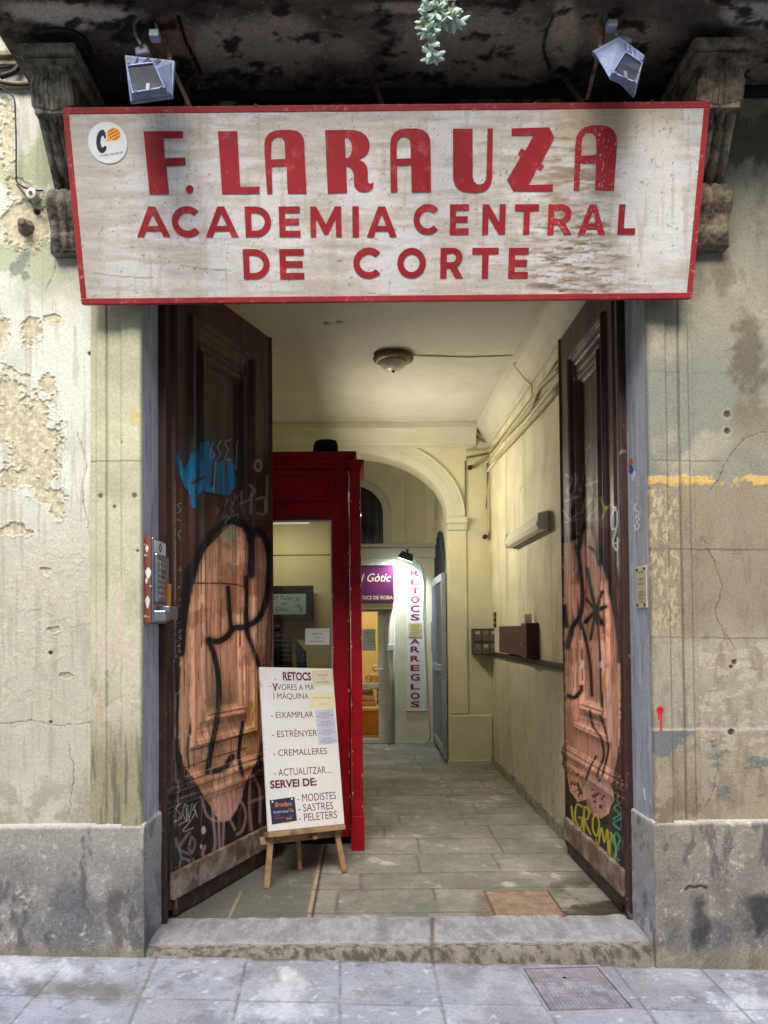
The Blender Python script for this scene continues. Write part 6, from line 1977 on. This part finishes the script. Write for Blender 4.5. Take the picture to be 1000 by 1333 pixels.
# conduits on the right wall and round the corner
M_cd = mat('painted_conduit', (176, 166, 126), .55, var=.1, scale=20)
M_cd2 = mat('dark_old_conduit', (120, 108, 82), .6, var=.2, scale=20)


def conduit(pts, r, label, m=M_cd):
    """points: ('w', px, py) on the right wall, ('a', px, py) on the arch wall"""
    ps = []
    for k_, x, y in pts:
        ps.append(onx(x, y, RW - r - .004) if k_ == 'w' else at(x, y, DA - r - .006))
    out = [ps[0]]
    for a, b in zip(ps[:-1], ps[1:]):
        for t in np.linspace(0, 1, 6)[1:]: out.append(a.lerp(b, t))
    return tag(MB().tube(out, r, 8).build('conduit', m, None, smooth=True), label, 'conduit', 'conduits on the hallway wall')


conduit([('w', 730, 503), ('w', 690, 549), ('w', 646, 597), ('a', 640, 610), ('a', 637, 640), ('a', 637, 690), ('a', 632, 699)], .022, 'lowest thick conduit turning down the corner beside the arch')
conduit([('w', 730, 478), ('w', 702, 505), ('w', 692, 533), ('w', 660, 566), ('a', 640, 592), ('a', 614, 608)], .018, 'bent conduit above the thick one, ending beside the arch')
conduit([('w', 728, 494), ('w', 692, 532), ('w', 650, 577), ('a', 638, 590), ('a', 607, 596)], .012, 'thin conduit in the middle of the bundle', M_cd2)
conduit([('w', 726, 470), ('w', 690, 520), ('w', 646, 578), ('a', 636, 585), ('a', 607, 587)], .009, 'upper thin pipe of the bundle bending round the corner', M_cd)
conduit([('a', 360, 563), ('a', 560, 564), ('a', 618, 566), ('a', 628, 574), ('a', 638, 578)], .008, 'thin pipe running along the arch wall under the ceiling', M_cd2)
conduit([('a', 606, 600), ('a', 606, 672)], .008, 'short thin pipe dropping beside the arch', M_cd2)
conduit([('a', 634, 603), ('a', 635, 640), ('a', 633, 662)], .007, 'dark thin wire beside the corner pipe', M_cd2)
for (x, y) in ((612, 609), (631, 699)):
    p = at(x, y, DA - .03)
    tag(MB().lathe([(.026, 0), (.026, .03), (.018, .034)], p, 14, (0, -1, 0)).build('conduit_end', mat('black_conduit_end', (34, 30, 26), .7), None), 'black open conduit end beside the arch top' if x < 620 else 'black open conduit end at the foot of the corner pipe', 'conduit end')
# letter boxes
M_lbox = mat('grey_letterbox', (112, 106, 94), .45, .4, var=.12)
lbx = at(617, 853, DA - .19); lbt = at(648, 818, DA - .19)
lb1 = thing('letterbox_bank', 'grey bank of six metal letter boxes on the pier', 'letterbox', V(((lbx.x + lbt.x) / 2, lbx.y, lbx.z)))
MB().box(lbx.x, lbt.x, lbx.y, YA - .001, lbx.z, lbt.z).build('case', mat('letterbox_case', (74, 68, 60), .5, .3), lb1, bevel=.003)
wv_, hv_ = (lbt.x - lbx.x) / 3, (lbt.z - lbx.z) / 2
for i in range(3):
    for j in range(2):
        d_ = MB().box(lbx.x + i * wv_ + .007, lbx.x + (i + 1) * wv_ - .007, lbx.y - .008, lbx.y + .0, lbx.z + j * hv_ + .012, lbx.z + (j + 1) * hv_ - .018).build('door', M_lbox, lb1, bevel=.002)
        MB().box(lbx.x + i * wv_ + .02, lbx.x + (i + 1) * wv_ - .02, lbx.y - .0095, lbx.y - .0082, lbx.z + (j + .58) * hv_, lbx.z + (j + .80) * hv_).build('name_card', mat('name_card', (176, 172, 150) if (i + j) % 2 else (130, 122, 100), .6), d_)
        MB().lathe([(.008, 0), (.008, .006)], (lbx.x + (i + .5) * wv_, lbx.y - .008, lbx.z + (j + .3) * hv_), 10, (0, -1, 0)).build('lock', mat('lock_steel', (40, 38, 36), .4, .6), d_)
M_lr = mat('dark_red_letterbox', (64, 6, 11), .45, var=.1)
ry0, ry1 = onx(688, 840, RW - .085).y, onx(650, 840, RW - .085).y
rz0, rz1 = onx(688, 857, RW - .085).z, onx(688, 811, RW - .085).z
lb2 = thing('letterbox', 'dark red letter box with a paper on top, on the right wall', 'letterbox', (RW, ry0, rz0))
MB().box(RW - .085, RW - .001, ry0 + .26, ry1, rz0 + .01, rz1 - .02).build('case', M_lr, lb2, bevel=.004)
MB().box(RW - .10, RW - .001, ry0, ry0 + .20, rz0, rz1).build('side_box', M_lr, lb2, bevel=.004)
MB().box(RW - .09, RW - .001, ry0 + .20, ry0 + .26, rz0 + .01, rz1 - .03).build('gap', mat('dark_gap_wood', (40, 10, 12), .7), lb2)
MB().box(RW - .094, RW - .09, ry0 + .21, ry0 + .245, (rz0 + rz1) / 2 - .04, (rz0 + rz1) / 2 - .015).build('yellow_tab', mat('yellow_tab', (206, 180, 50), .5), lb2)
o = MB().hexa([(RW - .09, ry0 + .10, rz1 + .001), (RW - .03, ry0 + .13, rz1 + .001), (RW - .03, ry0 + .13, rz1 + .075), (RW - .09, ry0 + .10, rz1 + .07)], [(RW - .088, ry0 + .103, rz1 + .001), (RW - .028, ry0 + .133, rz1 + .001), (RW - .02, ry0 + .16, rz1 + .075), (RW - .08, ry0 + .13, rz1 + .07)]).build('leaflet', mat('white_leaflet', (226, 226, 222), .7), None)
tag(o, 'white folded leaflet standing on the red letter box', 'leaflet')
for i, y in enumerate((800, 807, 814)):
    p = onx(645, y, RW)
    o = MB().box(RW - .014, RW - .001, p.y - .06, p.y + .06, p.z - .024, p.z + .024).build('bell_switch', mat('bell_switch_dark', (70, 62, 50), .5), None, bevel=.003)
    tag(o, ('topmost of three small dark switches above the grey letter boxes', 'middle one of three small dark switches above the grey letter boxes', 'lowest of three small dark switches above the grey letter boxes')[i], 'switch', 'switches above the letter boxes')

# ---- far end: purple shop sign, banner, lit floodlight, glass door
M_vio = mat('purple_sign', (88, 18, 70), .45, var=.06)
pv0, pv1 = at(414, 785, DB - .18), at(512.5, 736, DB - .18)
ps = thing('purple_sign', 'purple sign with pale script over the glass door at the far end', 'sign', pv0)
MB().box(pv0.x, pv1.x, pv0.y, YB - .062, pv0.z, pv1.z).build('panel', M_vio, ps, bevel=.003)
MB().box(pv0.x - .01, pv1.x + .02, pv0.y - .02, YB - .001, pv1.z + .002, at(500, 729, DB - .18).z).build('top_rail', mat('pale_rail', (216, 214, 200), .5), ps, bevel=.004)
MB().box(pv0.x, pv1.x - .01, pv0.y + .02, YB - .001, at(500, 793, DB - .18).z, pv0.z - .002).build('bottom_rail', mat('beige_rail', (188, 176, 138), .6), ps, bevel=.004)
tm = MB(); po = V((pv0.x, pv0.y - .003, pv0.z)); k_ = 1 / 1000 * (DB - .18)
M_gold = mat('pale_gold_ink', (226, 206, 170), .5)
tm.text('del Gòtic', po, (1, 0, 0), (0, 0, 1), at(457, 750, DB - .18).x - po.x, at(500, 757, DB - .18).z - po.z, .10, w=at(509, 750, DB - .18).x - at(457, 750, DB - .18).x, shear=.35)
tm.build('script', M_gold, ps)
tm = MB(); tm.text('RETOCS DE ROBA', po, (1, 0, 0), (0, 0, 1), at(462, 780, DB - .18).x - po.x, at(470, 780.5, DB - .18).z - po.z, .045, w=at(511.5, 780, DB - .18).x - at(462, 780, DB - .18).x, bold=.02)
tm.build('lettering', M_gold, ps)
# banner
bn0, bn1 = at(530, 925, DB - .012), at(553, 735, DB - .012)
ban = thing('banner', 'tall white banner with red letters one below the other on the far wall', 'banner', bn0)
MB().box(bn0.x, bn1.x, bn0.y, bn0.y + .004, bn0.z, bn1.z).build('cloth', mat('banner_cloth', (222, 224, 226), .7, var=.05), ban)
M_bl = mat('banner_red', (150, 22, 52), .6)
bzz = lambda y: 560 + y / 3.027
for ch, ya, yb in (('R', 552, 576), ('E', 587, 610), ('T', 621, 643), ('O', 654, 681), ('C', 690, 717), ('S', 725, 750), ('A', 822, 843), ('R', 852, 876), ('R', 888, 912), ('E', 925, 949), ('G', 960, 988), ('L', 1000, 1022), ('O', 1034, 1060), ('S', 1068, 1093)):
    a, b = at(534.5, bzz(yb), DB - .012), at(546.5, bzz(ya), DB - .012)
    vs, fs, tw_ = text2d(ch, .03)
    MB().add([(a.x + p * (b.x - a.x) / tw_, bn0.y - .0015, a.z + q * (b.z - a.z)) for p, q in vs], fs).build('lettering', M_bl, ban)
n0, n1 = at(532, 829, DB - .02), at(549, 811, DB - .02)
MB().box(n0.x, n1.x, n0.y, n0.y + .003, n0.z, n1.z).build('paper_note', mat('kraft_note', (206, 188, 128), .7), ban)
tm = MB()
for i in range(6): tm.box(n0.x + .02 + .01 * (i % 2), n1.x - .02 - .012 * (i % 3), n0.y - .001, n0.y - .0002, n1.z - .03 - i * .024, n1.z - .024 - i * .024)
tm.build('print', mat('note_print', (120, 104, 70), .7), ban)
MB().tube([(bn0.x - .01, bn0.y + .0, bn0.z), (bn1.x + .03, bn0.y, bn0.z)], .008, 8).build('rod', M_cornice, ban)
# the lit lamp above the banner
fp_ = at(528, 727, DB - .30)
fb = thing('lit_floodlight', 'small lit floodlight above the banner at the far end', 'floodlight', fp_)
ax_ = V((-.35, .45, -1)).normalized()
sx_ = ax_.cross(V((0, 1, 0))).normalized(); sy_ = ax_.cross(sx_)
k = [(-.1, -.06), (.1, -.06), (.1, .06), (-.1, .06)]
MB().hexa([fp_ + sx_ * a + sy_ * b for a, b in k], [fp_ - ax_ * .07 + sx_ * a * .7 + sy_ * b * .7 for a, b in k]).build('casing', mat('black_lamp_casing', (26, 28, 28), .5), fb, bevel=.008)
MB().hexa([fp_ + ax_ * .004 + sx_ * a * .9 + sy_ * b * .85 for a, b in k], [fp_ + ax_ * .001 + sx_ * a * .9 + sy_ * b * .85 for a, b in k]).build('lamp_glass', mat('lit_lamp_glass', (240, 250, 255), .3, emit=(214, 240, 255), estr=6), fb)
MB().tube([fp_ - ax_ * .07, fp_ + V((.02, .12, .12)), V((fp_.x + .05, YB - .01, fp_.z + .13))], .012, 8).build('bracket', mat('black_bracket', (26, 26, 26), .5), fb)
lamp = bpy.data.lights.new('floodlight_beam', 'SPOT'); lamp.energy = 20; lamp.spot_size = R(140); lamp.spot_blend = .6; lamp.color = (.78, .92, 1); lamp.shadow_soft_size = .06
lo = bpy.data.objects.new('floodlight_beam', lamp); COLL.objects.link(lo); lo.location = fp_ + ax_ * .03; lo.rotation_euler = (-ax_).to_track_quat('Z', 'Y').to_euler()
lo.parent = fb; lo.matrix_parent_inverse = Matrix.Translation(fb.location).inverted()
cbl = MB().tube([at(533, 722, DB - .16), at(548, 735, DB - .05), at(552, 760, DB - .02), at(551, 800, DB - .02), at(556, 900, DB - .015), at(560, 960, DB - .015), at(552, 972, DB - .03)], .008, 6).build('cable', mat('white_cable', (196, 190, 160), .6), None, smooth=True)
tag(cbl, 'pale cable hanging from the lit floodlight down beside the banner', 'cable')
# vertical pipe with box between door and banner
pp_ = thing('wall_pipe', 'pale pipe with small white box beside the glass door', 'pipe', at(508, 960, DB - .04))
MB().tube([at(508.5, 967, DB - .04), at(508.5, 790, DB - .04)], .03, 10).build('pipe', M_cornice, pp_, smooth=True)
MB().tube([at(513, 967, DB - .02), at(513, 800, DB - .02)], .014, 8).build('thin_pipe', M_cornice, pp_, smooth=True)
q = MB(); q.pbox(504.5, 839, 513, 847, DB - .10, .09); q.build('box', mat('white_plastic_box', (226, 228, 226), .4), pp_, bevel=.005)
iq = MB(); iq.pbox(562, 809, 566, 848, DB - .12, .1)
tag(iq.build('doorbell', mat('grey_doorbell', (150, 152, 150), .4, .4), None, bevel=.004), 'narrow grey bell panel beside the iron gate', 'panel')

# the glass door
M_alu = mat('white_door_frame', (214, 214, 208), .4, var=.04)
gd = MB(); e = .045
gx0_, gx1_ = at(440, 900, DB).x, dx1
gz_ = dz1
gd.box(gx1_ - .10, gx1_, YB + .03, YB + .09, FL, gz_); gd.box(gx0_, gx0_ + .1, YB + .03, YB + .09, FL, gz_); gd.box(gx0_ + .1, gx1_ - .1, YB + .03, YB + .09, gz_ - .08, gz_)
zmid = at(485, 893, DB).z
gd.box(gx0_ + .1, gx1_ - .1, YB + .035, YB + .085, zmid - .03, zmid + .03); gd.box(gx0_ + .1, gx1_ - .1, YB + .035, YB + .085, FL + .005, FL + .06)
gdo = gd.build('glass_door', M_alu, building, bevel=.004)
MB().box(gx0_ + .1, gx1_ - .1, YB + .058, YB + .064, FL + .06, gz_ - .08).build('glass_pane', glassmat('door_glass', (238, 240, 236), .6), gdo)
MB().box(gx1_ + .0, gx1_ + .02, YB - .02, YB + .03, FL, gz_ + .02).build('door_lining', M_alu, gdo)
MB().box(dx0, gx0_ - .002, YB + .04, YB + .08, FL, gz_).build('side_panel', M_alu, gdo)
a_ = at(472, 847, DB + .04); b_ = at(489, 819, DB + .04)
paper('paper_note', None, None, (a_.x, YB + .056, a_.z), (1, 0, 0), (0, 0, 1), b_.x - a_.x, b_.z - a_.z, (206, 216, 228), [('HORARI', .82, .5, .25), ('|', .55, .06, .47), ('DE DILLUNS A DIVENDRES', .40, .8, .1), ('TANCAT', .26, .5, .25)], (70, 70, 110), gdo)
ns = MB(); c_ = at(480, 884, DB + .04); ns.plate([arc(c_.x, c_.z, .045, .045, 0, 350, 30), arc(c_.x, c_.z, .034, .034, 0, 350, 30)], (0, YB + .055, 0), (1, 0, 0), (0, 0, 1), .001)
ns.beam((c_.x - .028, YB + .0545, c_.z + .028), (c_.x + .028, YB + .0545, c_.z - .028), .009, .001, (0, 1, 0)); ns.build('no_smoking_ring', mat('sign_red', (190, 40, 44), .5), gdo)
ns = MB(); ns.box(c_.x - .022, c_.x + .02, YB + .0546, YB + .0556, c_.z - .004, c_.z + .004); ns.build('no_smoking_mark', mat('sign_black', (30, 30, 30), .5), gdo)
MB().tube([(gx1_ - .05, YB + .025, FL + .95), (gx1_ - .05, YB - .03, FL + .95), (gx1_ - .15, YB - .03, FL + .95)], .011, 8).build('handle', mat('steel_handle', (170, 172, 176), .3, .8), gdo)
# workshop behind the glass
MB().box(dx0 - .6, dx1 + .5, YB + 2.4, YB + 2.5, FL, CEIL - .6).build('shop_wall', mat('shop_cream', (226, 206, 150), .7, var=.1, scale=2), building)
MB().box(dx1 + .4, dx1 + .5, YB + .16, YB + 2.4, FL, CEIL - .6).build('shop_wall', mat('shop_cream_b', (222, 204, 152), .7), building)
MB().box(dx0 - .6, dx0 - .5, YB + .16, YB + 2.4, FL, CEIL - .6).build('shop_wall', mat('shop_cream_c', (222, 204, 152), .7), building)
MB().box(dx0 - .6, dx1 + .5, YB + .151, YB + 2.5, CEIL - .6, CEIL - .55).build('shop_ceiling', mat('shop_white', (226, 220, 200), .7), building)
tag(MB().box(dx0 - .6, dx1 + .5, YB + .02, YB + 2.5, FL - .08, FL - .002).build('shop_floor', mat('shop_tiles', (130, 110, 84), .5, var=.1)), 'floor of the workshop', kind='structure')
ct = thing('counter', 'yellow wooden shop counter behind the glass door', 'counter', at(485, 960, DB + .9))
c0_, c1_ = at(455, 962, DB + .9), at(494, 925, DB + .9)
MB().box(c0_.x - .4, c1_.x + .2, c0_.y, c0_.y + .5, FL, c1_.z).build('front', mat('yellow_wood', (206, 140, 40), .45, var=.15), ct, bevel=.005)
MB().box(c0_.x - .42, c1_.x + .22, c0_.y - .03, c0_.y + .52, c1_.z, c1_.z + .04).build('top', mat('pale_counter_top', (220, 200, 150), .4), ct, bevel=.005)
for i, (x, y, col, lab) in enumerate(((474, 903, (120, 90, 70), 'roll of brown cloth on the counter'), (476, 911, (206, 170, 110), 'roll of ochre cloth on the counter'), (478, 918, (190, 150, 90), 'roll of tan cloth lowest on the counter'))):
    p = at(x, y, DB + 1.1)
    tag(MB().tube([(p.x - .22, p.y, c1_.z + .045 + .04 + (2 - i) * .08), (p.x + .13, p.y, c1_.z + .085 + (2 - i) * .08)], .04, 14).build('cloth_roll', mat('cloth_roll', col, .8, var=.15), None, smooth=True), lab, 'cloth roll', 'cloth rolls on the counter')
rk = thing('thread_rack', 'dark rack of thread spools by the counter', 'rack', at(494, 912, DB + 1.3))
p = at(490, 923, DB + 1.3)
for j in range(4): MB().box(p.x, p.x + .13, p.y, p.y + .06, c1_.z + .05 + j * .09, c1_.z + .06 + j * .09).build('shelf', mat('rack_black', (40, 34, 34), .5), rk)
for j in range(4):
    for i in range(3): MB().lathe([(.015, 0), (.015, .06)], (p.x + .025 + i * .04, p.y + .03, c1_.z + .061 + j * .09), 10).build('spool', mat('thread', ((60, 50, 60), (150, 60, 60), (70, 80, 120), (190, 180, 160))[(i + j) % 4], .7), rk)
bs = at(488.5, 895, DB + 1.0)
bst = thing('bust', 'small pale plaster bust standing behind the glass door', 'bust', bs)
q = MB(); q.lathe([(.06, -.02), (.07, .02), (.05, .05), (.065, .12), (.07, .17), (.05, .2), (.022, .215), (.022, .24), (.035, .26), (.038, .29), (.02, .32)], bs, 20, (0, 0, 1), 1, .7)
q.build('figure', mat('plaster_bust', (216, 190, 140), .6), bst, smooth=True)
sl = thing('workshop_lamp', 'lit ceiling lamp inside the workshop', 'lamp', ((dx0 + dx1) / 2, YB + 1.0, CEIL - .66))
MB().box((dx0 + dx1) / 2 - .4, (dx0 + dx1) / 2 + .4, YB + .9, YB + 1.1, CEIL - .66, CEIL - .605).build('panel', mat('lit_panel', (255, 236, 196), .5, emit=(255, 236, 200), estr=3), sl)
wl = bpy.data.lights.new('workshop_light', 'AREA'); wl.energy = 9; wl.size = .8; wl.color = (1, .9, .72)
wo = bpy.data.objects.new('workshop_light', wl); COLL.objects.link(wo); wo.location = ((dx0 + dx1) / 2, YB + 1.0, CEIL - .68)
wo.parent = sl; wo.matrix_parent_inverse = Matrix.Translation(sl.location).inverted()
# lit tube behind the cabinet
t0, t1 = at(471.5, 633, 6.6), at(470.5, 652, 6.6)
tl = thing('tube_lamp', 'lit fluorescent tube seen end on behind the red pilaster', 'lamp', t0)
xa = t0.x
MB().tube([(xa - .035, 6.6 - D0, (t0.z + t1.z) / 2), (xa - .035, 7.9 - D0, (t0.z + t1.z) / 2)], .018, 12).build('tube', mat('lit_tube', (255, 250, 240), .4, emit=(255, 244, 224), estr=16), tl, smooth=True)
MB().box(xa - .085, xa - .055, 6.58 - D0, 7.92 - D0, t1.z - .04, t0.z + .04).build('fitting', mat('tube_fitting', (206, 204, 196), .5), tl, bevel=.004)
ul = bpy.data.lights.new('tube_light', 'AREA'); ul.shape = 'RECTANGLE'; ul.size = 1.3; ul.size_y = .08; ul.energy = 6; ul.color = (1, .92, .76)
uo = bpy.data.objects.new('tube_light', ul); COLL.objects.link(uo); uo.location = (xa - .01, 7.25 - D0, (t0.z + t1.z) / 2)
uo.rotation_euler = V((-1, 0, 0)).to_track_quat('Z', 'Y').to_euler(); uo.parent = tl; uo.matrix_parent_inverse = Matrix.Translation(tl.location).inverted()
